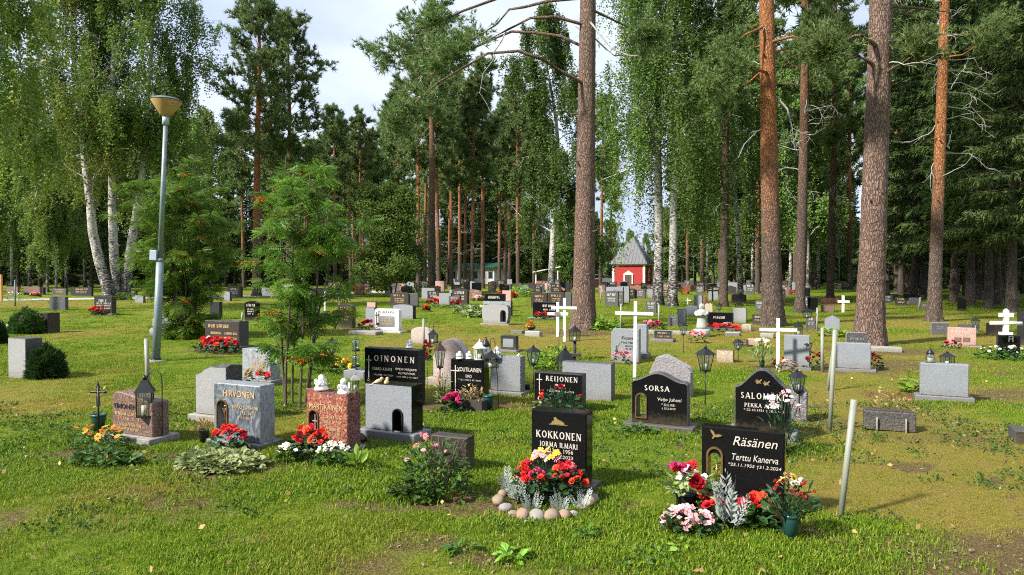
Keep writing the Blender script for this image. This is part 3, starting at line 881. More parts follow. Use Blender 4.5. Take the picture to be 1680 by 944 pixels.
def make_rowan(root, seed, H, crad, stems, nleaf, L=.2, berries=10, low=.25, spread=.16, leaf='rowan_leaf', dens_low=.5):
    rs = np.random.RandomState(seed); tr = MB(); tips = []
    for s in range(stems):
        a = 6.283 * s / stems + rs.uniform(-.3, .3)
        b = limb((.16 * math.cos(a), .16 * math.sin(a), -.05), [math.cos(a) * spread, math.sin(a) * spread, 1], H * rs.uniform(.72, .96), rs, .05, .03, 10)
        tr.tube(b, np.linspace(.017, .006, 11), 7, False)
        for j in range(14):
            t = rs.uniform(low, 1) ** dens_low if dens_low != 1 else rs.uniform(low, 1)
            q, _ = along(b, np.array([min(t, .99)])); az = rs.uniform(0, 6.28)
            Lb = crad * rs.uniform(.35, 1.0) * math.sqrt(max(.1, 1 - abs(2 * t - 1.15) ** 2))
            c = limb(q[0], [math.cos(az), math.sin(az), .45], Lb, rs, .14, .0, 6, .07)
            tr.tube(c, np.linspace(.010, .0035, 7), 4, False); tips.append(c)
    B, D = [], []
    for i in range(nleaf):
        b = tips[rs.randint(len(tips))]
        q, d = along(b, np.array([rs.uniform(.25, 1)])); B.append(q[0]); D.append(d[0])
    B, D = np.array(B), np.array(D); az = rs.uniform(0, 6.283, nleaf)
    X = unit(D * .6 + np.stack([np.cos(az), np.sin(az), rs.uniform(-.9, .35, nleaf)], 1))
    Yv = unit(np.cross(X, np.array([0, 0, 1.0]))); Z = np.cross(X, Yv) * -1
    Z = np.where(Z[:, 2:3] < 0, -Z, Z); ro = rs.uniform(-1.4, 1.4, (nleaf, 1))
    Yv, Z = Yv * np.cos(ro) + Z * np.sin(ro), Z * np.cos(ro) - Yv * np.sin(ro)
    sc = (L * rs.uniform(.75, 1.15, nleaf))[:, None, None]
    V = (B[:, None, :] + sc * (LEAF[None, :, 0:1] * X[:, None, :] + LEAF[None, :, 1:2] * Yv[:, None, :] + LEAF[None, :, 2:3] * Z[:, None, :])).reshape(-1, 3)
    F = np.arange(len(V)).reshape(-1, 4)
    g = np.where(rs.rand(nleaf) > .02, rs.beta(2, 2, nleaf) * .9, .97)
    finish_tree(root, tr, 'twig', V, F, leaf, rs, np.repeat(g, len(LEAF) // 4))
    for i in range(berries):
        b = tips[rs.randint(len(tips))]; q, _ = along(b, np.array([rs.uniform(.8, 1)]))
        o = link('berry_cluster', BERRY, root); o['kind'] = 'stuff'; o.location = q[0]; s = rs.uniform(1.0, 1.7); o.scale = (s, s, s)

def lit(points): return [Vector(p) for p in points]
# --- the big pines standing among the graves
PINE_Y = at(957, 540).y
p = at(957, 540)
t = thing('pine_tree', 'big grey-brown pine in the middle with long arched limbs reaching left', 'pine', p)
def local(pts, Y, org): return np.array([list(pt(a, b, Y + c) - org) for a, b, c in pts])
ex = [(local([(963, 140, 0), (925, 120, -.5), (890, 98, -1), (850, 84, -1.2), (800, 88, -1.4), (760, 112, -1.6), (720, 135, -1.8), (690, 160, -1.8), (668, 188, -1.8), (650, 210, -1.8)], p.y, p), 0.058, .75),
      (local([(963, 80, 0), (920, 60, .4), (880, 54, .6), (840, 52, .8), (815, 62, 1), (780, 78, 1), (740, 80, 1.1), (690, 88, 1.2), (640, 92, 1.2), (610, 84, 1.2)], p.y, p), 0.054, .55),
      (local([(963, 42, 0), (910, 28, -.3), (870, 30, -.5), (835, 48, -.7), (800, 66, -1), (770, 82, -1), (735, 98, -1.2), (712, 110, -1.2)], p.y, p), 0.051, .7),
      (local([(963, -4, 0), (900, 2, .3), (860, 12, .5), (835, 16, .6), (815, 40, .6), (790, 56, .6), (760, 72, .6), (740, 78, .6)], p.y, p), 0.054, .7),
      (local([(955, -30, 0), (880, -25, -.5), (810, 0, -.8), (760, 18, -1), (720, 36, -1), (690, 48, -1), (665, 70, -1), (640, 95, -1)], p.y, p), 0.054, .45),
      (local([(830, 52, .8), (824, 66, .6), (812, 88, .5), (806, 104, .4), (795, 122, .4), (788, 150, .4), (792, 175, .4), (808, 188, .4)], p.y, p), 0.020, None),
      (local([(962, 12, 0), (1000, 30, .5), (1030, 45, .7), (1050, 58, .8), (1070, 64, 1)], p.y, p), 0.041, .7),
      (local([(962, 28, 0), (990, 60, -.5), (1005, 78, -.7), (1030, 92, -.8), (1050, 96, -1)], p.y, p), 0.034, None),
      (local([(962, 50, 0), (990, 78, .6), (1010, 86, .7), (1035, 94, .8), (1060, 96, 1)], p.y, p), 0.027, None)]
make_pine(t, 1, 26, .325, .62, 'pine_bark_big', 'pine_needle', 34, 3.2, (.35, .1), L=.19, Wd=.030, per=16, tpt=7, k=10, dead=3, detail=True, extra=ex, rtop=.12)
p = at(1426, 566)
t = thing('pine_tree', 'thickest pine, grey-brown trunk beside the pale blue-grey stone', 'pine', p)
ex = [(local([(1440, 78, 0), (1425, 66, -.4), (1412, 58, -.6), (1400, 60, -.7), (1388, 66, -.8), (1372, 76, -.9), (1358, 84, -1)], p.y, p), .06, .75),
      (local([(1440, 112, 0), (1420, 98, -.3), (1408, 92, -.5), (1396, 96, -.7), (1380, 105, -.8), (1368, 112, -.8)], p.y, p), .05, None),
      (local([(1440, 24, 0), (1462, 10, .3), (1485, 12, .5), (1510, 14, .6), (1540, 18, .7), (1575, 22, .8)], p.y, p), .06, None),
      (local([(1440, 44, 0), (1465, 26, .4), (1485, 22, .5), (1500, 28, .6), (1515, 40, .7), (1530, 55, .7)], p.y, p), .045, None),
      (local([(1440, 128, 0), (1465, 112, -.3), (1480, 104, -.4), (1500, 90, -.5)], p.y, p), .04, .8), (local([(1440, 80, 0), (1470, 68, .3), (1490, 60, .4), (1515, 54, .5)], p.y, p), .035, None)]
make_pine(t, 2, 27, .295, .52, 'pine_bark_big', 'pine_needle', 34, 3.2, (.7, .2), L=.19, Wd=.030, per=16, tpt=7, k=10, dead=3, detail=True, extra=ex, rtop=.14)
p = at(1268, 534)
t = thing('pine_tree', 'orange-barked pine behind the white cross, twin limbs hanging', 'pine', p)
ex = [(local([(1257, 42, 0), (1245, 48, -.3), (1225, 56, -.5), (1205, 72, -.7), (1190, 88, -.8), (1175, 105, -.9)], p.y, p), .05, .6),
      (local([(1270, 150, 0), (1258, 200, .4), (1240, 215, .6), (1225, 235, .7), (1212, 260, .7)], p.y, p), .03, None),
      (local([(1275, 160, 0), (1290, 175, -.4), (1296, 205, -.5), (1302, 240, -.5)], p.y, p), .03, None),
      (local([(1262, 120, 0), (1230, 112, -1), (1200, 112, -1.3), (1180, 128, -1.5), (1165, 150, -1.5)], p.y, p), .05, .25), (local([(1262, 105, 0), (1235, 130, 1), (1210, 150, 1.4), (1195, 170, 1.6), (1180, 195, 1.6)], p.y, p), .045, .3), (local([(1262, 70, 0), (1300, 60, -.8), (1335, 70, -1.2), (1360, 85, -1.4), (1385, 105, -1.5)], p.y, p), .05, .25),
      (local([(1262, 90, 0), (1290, 80, .6), (1315, 80, 1), (1340, 90, 1), (1360, 100, 1)], p.y, p), .05, .3)]
make_pine(t, 3, 26, .31, .50, 'pine_bark_orange', 'pine_needle_light', 36, 3.0, (-.6, .1), L=.19, Wd=.030, per=16, tpt=7, k=10, dead=8, detail=True, extra=ex, rtop=.12)
p = at(1532, 527)
t = thing('pine_tree', 'slim pine at the edge of the dark wood with bare grey twigs', 'pine', p)
ex = [(local([(1540, a, 0), (1555, a - 5 + b, .3), (1575, a - 8 + b, .5), (1595, a - 4 + b, .6), (1612, a + 6 + b, .7), (1628, a + 18, .8)], p.y, p), .022, None) for a, b in ((255, 2), (205, -2), (180, 3), (160, -3), (142, 2), (122, 0), (108, -4))]
ex += [(local([(1545, 95, 0), (1580, 90, -.8), (1610, 70, -1), (1635, 62, -1.1)], p.y, p), .035, .55), (local([(1548, 60, 0), (1590, 58, .8), (1625, 40, 1), (1650, 42, 1.1)], p.y, p), .035, .55)]
make_pine(t, 5, 25, .215, .56, 'pine_bark_orange', 'pine_needle_light', 34, 2.8, (.55, .1), L=.19, Wd=.030, per=16, tpt=7, k=10, dead=14, detail=True, extra=ex, rtop=.09)
for (px, py, dia, H, c0, bark, seed, lab) in (
        (1312, 513, .40, 25, .36, 'pine_bark_mid', 11, 'dark slender pine standing just right of the orange-barked pine'),
        (1362, 494, .42, 23, .34, 'pine_bark_mid', 12, 'grey-stemmed pine with tangled dead twigs, left of the thickest pine'),
        (1187, 503, .40, 23, .50, 'pine_bark_mid', 13, 'dark straight pine behind the stone robed statue'),
        (708, 480, .62, 28, .50, 'pine_bark_mid', 14, 'tall pine between the young leafy tree and the white building'),
        (421, 486, .58, 20.4, .44, 'pine_bark_orange', 15, 'orange-stemmed pine rising above the rowan, its top against the sky'),
        (474, 484, .48, 20.2, .42, 'pine_bark_mid', 16, 'dark-crowned pine against the sky, just right of the orange-stemmed one')):
    p = at(px, py); t = thing('pine_tree', lab, 'pine', p)
    make_pine(t, seed, H, dia / 2, c0, bark, 'pine_needle', 60, 3.1 if px > 600 else 3.7, (.2, 0), L=.34, Wd=.07, per=13, tpt=6, k=8, dead=22, rtop=.05)

# --- birches on the left, three stems from one foot
BY = at(190, 492).y
for i, (pts, r, lab) in enumerate((
        ([(181, 492), (176, 470), (163, 430), (152, 380), (148, 330), (140, 270), (132, 200), (122, 110), (116, 20), (112, -60)], .32, 'white birch stem leaning left from the triple clump beyond the drive'),
        ([(192, 492), (189, 460), (186, 400), (184, 340), (184, 260), (184, 190), (185, 110), (188, 30), (190, -40), (192, -80)], .30, 'upright middle birch of the triple clump beyond the drive'),
        ([(204, 492), (207, 460), (214, 410), (224, 350), (233, 290), (238, 230), (243, 150), (249, 80), (254, 0), (258, -60)], .30, 'white birch stem leaning right from the triple clump beyond the drive'))):
    org = pt(pts[0][0], pts[0][1], BY); org.z = 0
    t = thing('birch_tree', lab, 'birch', org)
    path = [pt(a, b, BY + (i - 1) * .3 + (0.5 if j > 6 else 0)) - org for j, (a, b) in enumerate(pts)]
    path[0].z = 0
    make_birch(t, 40 + i, 22, r, .52, 4.6, path, 'birch_leaf' if i != 0 else 'birch_leaf_light', 34, 940, 46, .15, .11, 2.8)
def birch(px, py, dia, H, c0, crad, seed, lab, leaf='birch_leaf', strands=560, hang=3.2, nl=30, per=46, wob=.5, group=None, L=.145):
    p = at(px, py) if py > 455 else None
    t = thing('birch_tree', lab, 'birch', p, 0, group)
    make_birch(t, seed, H, dia / 2, c0, crad, None, leaf, nl, strands, per, L, L * .72, hang, wob)
    return t
birch(-45, 512, .4, 18, .42, 4.4, 51, 'yellow-green birch whose crown hangs in at the left edge', 'birch_leaf_light', 1000, 3.0)
birch(904, 480, .62, 24, .20, 4.4, 52, 'stout forked birch behind the twin white crosses', 'birch_leaf_dark', 1250, 3.4, wob=1.0, L=.19)
birch(1079, 501, .52, 23, .30, 3.6, 53, 'left of two birches standing together right of the red chapel', 'birch_leaf', 980, 4.6, L=.118, per=62)
birch(1103, 503, .46, 22, .30, 3.6, 54, 'right of two birches standing together right of the red chapel', 'birch_leaf_dark', 980, 4.6, wob=.8, L=.118, per=62)
birch(1215, 494, .34, 19, .30, 3.6, 55, 'birch with a long green curtain left of the orange-barked pine', 'birch_leaf_dark', 980, 4.4, L=.118, per=58)

# --- smaller trees in the middle distance
t = thing('rowan_tree', 'dense rowan thicket with orange berries behind the lamp post', 'rowan', at(305, 555))
make_rowan(t, 61, 4.7, 1.5, 16, 8200, .21, 34, .02, .09, 'rowan_leaf', 1)
t = thing('rowan_tree', 'slender many-stemmed rowan with orange berries beside the red granite stone', 'rowan', at(487, 664))
make_rowan(t, 62, 3.4, .74, 6, 2300, .17, 22, .14, .07, 'rowan_leaf', .85)
t = thing('young_tree', 'young bushy light-green tree left of the tall pine', 'tree', at(645, 487))
make_leafy(t, 63, 9.3, 2.5, 'birch_leaf', 'twig', 42000, .15, .11, .03, 3, True, 34)

# --- woods: prototypes reused as separate trees
def proto(fn, *a, **k):
    r = bpy.data.objects.new('prototype', None); fn(r, *a, **k); ks = KIDS.pop(r.name); bpy.data.objects.remove(r)
    return [(o.name.split('.')[0], o.data, o) for o in ks]
PR = {'pine': [proto(make_pine, 70 + i, 24, .23, (.5, .58, .45)[i], 'pine_bark_far', 'pine_needle', 48, 2.9, ((.3, 0), (-.3, .2), (0, 0))[i], L=.46, Wd=.11, per=11, tpt=6, k=7, dead=16) for i in range(3)],
      'spruce': [proto(make_spruce, 80 + i, (21, 18, 23)[i], .19, (3.2, 2.6, 4.0)[i], (2.7, 2.4, 2.9)[i], 115) for i in range(3)],
      'birch': [proto(make_birch, 90 + i, (19, 21)[i], .15, .28, 3.2, None, 'far_leaf', 28, 640, 36, .22, .16, 3.0, .6) for i in range(2)],
      'youngspruce': [proto(make_spruce, 88, 9, .09, .3, 1.9, 80)],
      'leafy': [proto(make_leafy, 95 + i, 7, 2.2, 'far_leaf', 'twig', 9000, .26, .19, .05, 3) for i in range(2)]}
for ps in PR.values():
    for q in ps:
        for nm, me, o in q: bpy.data.objects.remove(o)
KINDS = {'pine': ('pine_tree', 'pine'), 'spruce': ('spruce_tree', 'spruce'), 'birch': ('birch_tree', 'birch'), 'leafy': ('leafy_tree', 'tree'), 'youngspruce': ('spruce_tree', 'spruce')}
RT = random.Random(5)
def wood(kind, loc, s, label, group, thick=1.0, v=None):
    nm, cat = KINDS[kind]
    t = thing(nm, label, cat, loc, RT.uniform(0, 6.28), group)
    t.scale = (s * thick, s * thick, s * RT.uniform(.94, 1.06))
    for part, me, _ in PR[kind][(RT.randrange(99) if v is None else v) % len(PR[kind])]:
        q = link(part, me, t)
        if part == 'dead_twigs': q['kind'] = 'stuff'
    return t
def P2(px, Y): return Vector(((px - 840) / FPX * Y, Y, 0))
ORD = ['first', 'second', 'third', 'fourth', 'fifth', 'sixth', 'seventh', 'eighth', 'ninth', 'tenth', 'eleventh', 'twelfth', 'thirteenth', 'fourteenth', 'fifteenth', 'sixteenth', 'seventeenth', 'eighteenth']
def row_of(kind, spots, tail, group):
    for i, (px, Y, s) in enumerate(sorted(spots)):
        wood(kind, P2(px, Y), s, ORD[i] + ' from the left of the ' + tail, group)
# slim far pines whose stems can be picked out one by one: (column, distance, scale)
row_of('pine', ((575, 88, .8), (592, 84, .8), (655, 92, 1.05), (686, 70, .95), (697, 98, 1.1), (720, 72, 1.0), (762, 96, 1.05), (774, 74, .92), (792, 76, .95), (836, 92, 1.0), (876, 98, 1.0), (886, 110, 1.05), (985, 88, .98), (1003, 118, 1.0), (550, 80, .8), (538, 96, .85), (612, 100, .85), (640, 108, 1.1)), 'slim far pine stems between the rowan and the chapel', 'slim pines before the white building')
row_of('pine', ((1243, 62, .95), (1305, 66, 1.0), (1330, 84, .95), (1152, 78, 1.0), (1128, 90, .9), (1395, 70, 1.0), (1472, 58, 1.05), (1490, 60, 1.0)), 'slim far pines seen between the big pine trunks', 'slim pines behind the big pines')
row_of('birch', ((1296, 58, .9), (1262, 70, .95), (1325, 62, .9), (1235, 74, 1), (1342, 72, .95), (1160, 66, .9), (1375, 92, 1.0)), 'thin white birches between the big pine trunks', 'birches behind the big pines')
row_of('birch', ((20, 62, .9), (78, 60, .72), (92, 60, .7), (108, 66, .8), (48, 74, 1.0), (-20, 66, 1.0), (270, 70, .9), (315, 66, .9), (345, 84, 1.0), (140, 82, 1.1), (240, 86, 1.0)), 'thin birches at the wood edge beyond the drive', 'birches beyond the drive')
for px, Y, s in ((1565, 40, .95), (1592, 36, 1.0), (1622, 33, .9), (1636, 37, .95), (1660, 30, 1.0), (1700, 27, .9), (1740, 33, 1), (1500, 46, 1.0), (1515, 50, 1.1), (1478, 55, 1.0), (1540, 47, .9), (1605, 45, 1.05), (1645, 44, 1.0), (1690, 40, 1.0), (1455, 60, 1.0), (1490, 70, 1.1), (1530, 62, 1.1), (1570, 60, 1.0), (1620, 58, 1.1), (1680, 56, 1.1), (1760, 50, 1.1), (1790, 40, 1), (1585, 52, 1.1), (1655, 62, 1.1), (1510, 80, 1.1), (1550, 78, 1.1), (1600, 76, 1.1), (1660, 78, 1.2)):
    wood('spruce', P2(px, Y), s, 'dark spruce in the dense wood on the right', 'spruces of the dark wood on the right')
for px, Y, s in ((-60, 72, 1.0), (-10, 76, 1.0), (30, 80, .9), (66, 78, 1.0), (105, 84, 1.0), (150, 78, .9), (215, 82, 1.0), (250, 90, 1.0), (290, 84, .9), (335, 92, 1.0), (370, 82, .9), (405, 98, 1.0), (445, 90, .85), (500, 96, .9), (525, 104, 1.0), (125, 96, 1.1), (180, 98, 1.1), (0, 96, 1.1), (60, 100, 1.1), (475, 108, 1.0), (-90, 60, 1.0)):
    wood('spruce', P2(px, Y), s, 'dark spruce in the wood beyond the drive', 'spruces beyond the drive')
row_of('pine', ((400, 78, .8), (385, 96, .85), (440, 76, .65), (500, 86, .72), (520, 92, .78), (450, 104, .85)), 'pines in the wood behind the rowan thicket', 'pines behind the rowans')
for px, Y, s in ((735, 112, .75), (760, 116, .85), (800, 112, .8), (815, 118, .9), (845, 120, .8), (785, 124, .95), (940, 118, .7), (1120, 92, .9), (1140, 98, 1.0), (1170, 88, .9), (1205, 84, .9), (1225, 92, 1.0), (1255, 96, .95), (1285, 92, 1.0), (1320, 100, 1.0), (1395, 96, .7), (1345, 110, 1.0)):
    wood('spruce', P2(px, Y), s, 'spruce standing far back behind the rows of graves', 'far spruces behind the graves')
for px, Y, s in ((860, 135, .95), (900, 140, 1.0), (935, 130, .8), (960, 138, .8), (985, 132, .62), (1010, 140, .62), (1035, 135, .45), (1060, 140, .5), (1095, 128, .7), (1120, 134, .8), (1185, 130, .8), (1240, 128, .7), (1290, 124, .6), (1340, 126, .6), (1370, 128, .55), (1400, 124, .6), (830, 140, .8), (790, 146, .9), (740, 142, .8), (690, 135, .9), (640, 140, .9), (590, 136, .9), (545, 140, .9)):
    wood('birch', P2(px, Y), s, 'light green broadleaf tree at the far edge of the cemetery', 'far broadleaf trees')
for px, Y, s in ((870, 118, 1.0), (895, 124, 1.0), (925, 120, .9), (970, 118, .9), (1000, 124, .8), (1090, 116, .9), (1125, 118, 1), (1180, 112, 1), (1225, 108, .9), (1275, 106, .9), (1325, 104, .8), (1350, 100, .8), (1385, 102, .8), (1405, 108, .9), (850, 114, .9), (1640, 84, 1.0), (1665, 88, 1.0), (1610, 92, 1)):
    wood('leafy', P2(px, Y), s, 'low sunlit green bush at the far edge of the cemetery', 'far low bushes')
RF = random.Random(17)
for px in range(-140, 1800, 22):
    Y = RF.uniform(120, 165); gap = 1000 < px < 1075 or 560 < px < 700 and RF.random() < .3
    kind = RF.choice(['birch', 'birch', 'spruce', 'pine', 'leafy', 'leafy'])
    s = RF.uniform(.75, 1.1) * (.5 if gap and kind != 'leafy' else 1)
    wood(kind, P2(px + RF.uniform(-9, 9), Y), s, {'birch': 'distant broadleaf tree in the last belt of wood', 'spruce': 'distant spruce in the last belt of wood', 'pine': 'distant pine in the last belt of wood', 'leafy': 'distant low bush in the last belt of wood'}[kind], 'last belt of wood, ' + kind)
for px in list(range(-120, 560, 24)) + list(range(1440, 1800, 26)):
    Y = RF.uniform(98, 118)
    wood('leafy', P2(px + RF.uniform(-9, 9), Y), RF.uniform(.6, 1.0), 'undergrowth bush between the stems on the %s' % ('left' if px < 800 else 'right'), 'undergrowth bushes on the %s' % ('left' if px < 800 else 'right'))
for px in list(range(-150, 560, 21)) + list(range(1440, 1800, 30)):
    wood('youngspruce', P2(px + RF.uniform(-9, 9), RF.uniform(84, 112) if px < 800 else RF.uniform(66, 95)), RF.uniform(.55, 1.1), 'young spruce filling the wood edge on the %s' % ('left' if px < 800 else 'right'), 'young spruces on the %s' % ('left' if px < 800 else 'right'))
for px in range(-160, 1810, 17):
    lf = px < 520 or px > 1430
    if 985 < px < 1090: continue
    wood('leafy' if RF.random() < (.35 if lf else 1.1) else 'youngspruce', P2(px + RF.uniform(-8, 8), RF.uniform(114, 128)), RF.uniform(.85, 1.3), 'bush or young tree in the hedge-like thicket closing the view %s' % ('left' if px < 520 else 'right' if px > 1430 else 'centre'), 'thicket closing the view, ' + ('left' if px < 520 else 'right' if px > 1430 else 'centre'))
for i in range(20):
    px = RF.uniform(480, 860)
    wood('pine', P2(px, RF.uniform(84, 118)), RF.uniform(.85, 1.1) * (.78 if px < 640 else 1), 'pine crowded in the far stand behind the slim stems', 'pines crowded in the far stand')
for i in range(16):
    px = RF.uniform(1110, 1420)
    wood(RF.choice(['pine', 'birch', 'birch', 'spruce']), P2(px, RF.uniform(78, 112)), RF.uniform(.85, 1.1), 'tree crowded far behind the big pine trunks', 'trees crowded behind the big pines')
# the wood behind the photographer, which the polished stones mirror
for x, y, s in ((-24, -26, 1.0), (-17, -30, 1.1), (-10, -24, .95), (-4, -28, 1.05), (2, -23, 1.0), (8, -27, 1.1), (14, -24, 1.0), (20, -29, 1.0), (-30, -34, 1.1), (-13, -36, 1.1), (5, -35, 1.1), (26, -25, 1), (-7, -19, .9), (11, -18, .9), (-1, -40, 1.2), (-21, -40, 1.2), (17, -38, 1.1)):
    wood('spruce', Vector((x, y, 0)), s, 'spruce of the wood behind the camera, mirrored in black stones', 'wood behind the camera')
# ------------------------------------------------------------------ gravestones
def outline(kind, w, h, seed=0):
    rs = random.Random(seed); a = w / 2; top = []
    T = [i / 20 for i in range(21)]                    # t runs right -> left along the top
    if kind == 'rect': top = [(a, h), (-a, h)]
    elif kind == 'wave': top = [(a - w * t, h * (.885 - .075 * math.cos(math.pi * 1.05 * t ** .8) + .04 * t - (.10 * max(0, (t - .86) / .14) ** 2))) for t in T]
    elif kind == 'dip': top = [(a - w * t, h * (.90 + .035 * math.cos(2 * math.pi * (1 - t) * .9) + .04 * t)) for t in T]
    elif kind == 'arch': top = [(a * math.cos(math.pi * t), h * .72 + h * .28 * math.sin(math.pi * t)) for t in T]
    elif kind == 'lowarch': top = [(a * math.cos(math.pi * t), h * .86 + h * .14 * math.sin(math.pi * t)) for t in T]
    elif kind == 'bullet': top = [(a * (1 - 2 * t), h * (.52 + .48 * (max(0, 1 - abs(1 - 2 * t) ** 1.9)) ** .85)) for t in T]
    elif kind == 'ogee': top = [(a * (1 - 2 * t), h * (.70 + .30 * (.5 + .5 * math.cos(math.pi * min(1, abs(1 - 2 * t) * 1.06))) ** .8)) for t in T]
    elif kind == 'peak': top = [(a * (1 - 2 * t), h * (.835 + .165 * (.5 + .5 * math.cos(math.pi * min(1, abs(.53 - t) * 2.2))) - .05 * max(0, abs(1 - 2 * t) - .9) * 10 * .6)) for t in T]
    elif kind == 'gable': top = [(a, h * .8), (a * .05, h), (-a, h * .8)]
    elif kind == 'soft': top = [(a, h * .9), (a * .93, h * .97), (a * .82, h), (-a * .82, h), (-a * .93, h * .97), (-a, h * .9)]
    elif kind == 'tub': return [(-a * .86, 0), (a * .86, 0), (a * .97, h * .3), (a, h * .6), (a * .95, h * .84), (a * .86, h * .93), (a * .4, h * .985), (0, h), (-a * .4, h * .985), (-a * .86, h * .93), (-a * .95, h * .84), (-a, h * .6), (-a * .97, h * .3)]
    elif kind == 'leftround': top = [(a, h)] + [(-a * .62 - a * .38 * math.sin(k * math.pi / 10), h - a * .38 * (1 - math.cos(k * math.pi / 10))) for k in range(6)]
    elif kind == 'slant': top = [(a, h * .78), (a * .3, h * .93), (-a * .5, h), (-a, h * .97)]
    elif kind == 'skew': top = [(a, h * .62), (a * .86, h * .72), (a * .2, h * .9), (-a * .25, h), (-a * .62, h * .96), (-a * .95, h * .58)]
    elif kind == 'jag': top = [(a, h * .98)] + [(a - w * (i + .5) / 14, h * (1 - .03 * (i % 2) - rs.uniform(0, .02))) for i in range(14)] + [(-a, h * .98)]
    elif kind == 'broken': top = [(a, h), (a * .35, h * .985), (0, h * .99), (-a * .22, h * .95), (-a * .45, h * .92), (-a * .6, h * .86), (-a, h * .80)]
    elif kind == 'heart': top = [(a, h * .7), (a * .8, h * .9), (a * .35, h), (0, h * .93), (-a * .5, h * .99), (-a, h * .75)]
    return [(-a, 0), (a, 0)] + top
def arch_hole(cx, z0, w, h, n=9):
    r = w / 2
    return [(cx - r, z0), (cx + r, z0)] + [(cx + r * math.cos(math.pi * k / n), z0 + h - r + r * math.sin(math.pi * k / n)) for k in range(n + 1)]
def slab_mesh(name, O, dep, mats, holes=(), ch=.006, jag=0.0, seed=0, taper=0.0):
    rs = random.Random(seed); n = len(O); zt = max(p[1] for p in O)
    ctr = Vector((0, zt * .45))
    ins = []
    for i in range(n):
        p0, p1, p2 = Vector(O[i - 1]), Vector(O[i]), Vector(O[(i + 1) % n])
        e1, e2 = (p1 - p0).normalized(), (p2 - p1).normalized()
        nn = Vector((-e1.y - e2.y, e1.x + e2.x)); nn = nn.normalized() if nn.length > 1e-6 else Vector((-e1.y, e1.x))
        k = ch / max(.45, nn.dot(Vector((-e1.y, e1.x))))
        ins.append(p1 + nn * k)
    layers = [(ins, 0.0, 0), (O, ch, 0)]
    for k in range(1, 4 if jag else 1): layers.append((O, ch + (dep - 2 * ch) * k / 4, jag))
    layers += [(O, dep - ch, jag * .6), (ins, dep, 0)]
    V, F, MI = [], [], []
    for L, y, j in layers:
        for p in L:
            V.append((p[0] + (rs.uniform(-j, j) if j else 0), y + taper * 0, max(0, p[1] + (rs.uniform(-j, j) if j and p[1] > .02 else 0))))
    m = len(layers)
    for l in range(m - 1):
        for i in range(n):
            i2 = (i + 1) % n
            F.append([l * n + i, (l + 1) * n + i, (l + 1) * n + i2, l * n + i2]); MI.append(1)
    base = len(V)
    for H in holes:
        for y in (0.0, dep):
            V += [(p[0], y, p[1]) for p in H]
    polys = [[Vector((p[0], p[1], 0)) for p in ins]] + [[Vector((p[0], p[1], 0)) for p in H] for H in holes]
    tri = tessellate_polygon(polys)
    def idx(q, back):
        if q < n: return (m - 1) * n + q if back else q
        q -= n; off = base
        for H in holes:
            if q < len(H): return off + (len(H) if back else 0) + q
            q -= len(H); off += 2 * len(H)
    for t3 in tri:
        a, b, c = [Vector(V[idx(q, False)]) for q in t3]
        f = [idx(q, False) for q in t3]; g = [idx(q, True) for q in t3]
        if (b - a).cross(c - a).y > 0: f = f[::-1]; g = g[::-1]
        F.append(f); MI.append(0); F.append(g[::-1]); MI.append(2 if len(mats) > 2 else 0)
    off = base
    for H in holes:
        k = len(H)
        for i in range(k):
            i2 = (i + 1) % k
            F.append([off + i, off + i2, off + k + i2, off + k + i]); MI.append(1)
        off += 2 * k
    return mesh_np(name, V, F, [MAT[x] for x in mats], False, MI)
TEXTS = []
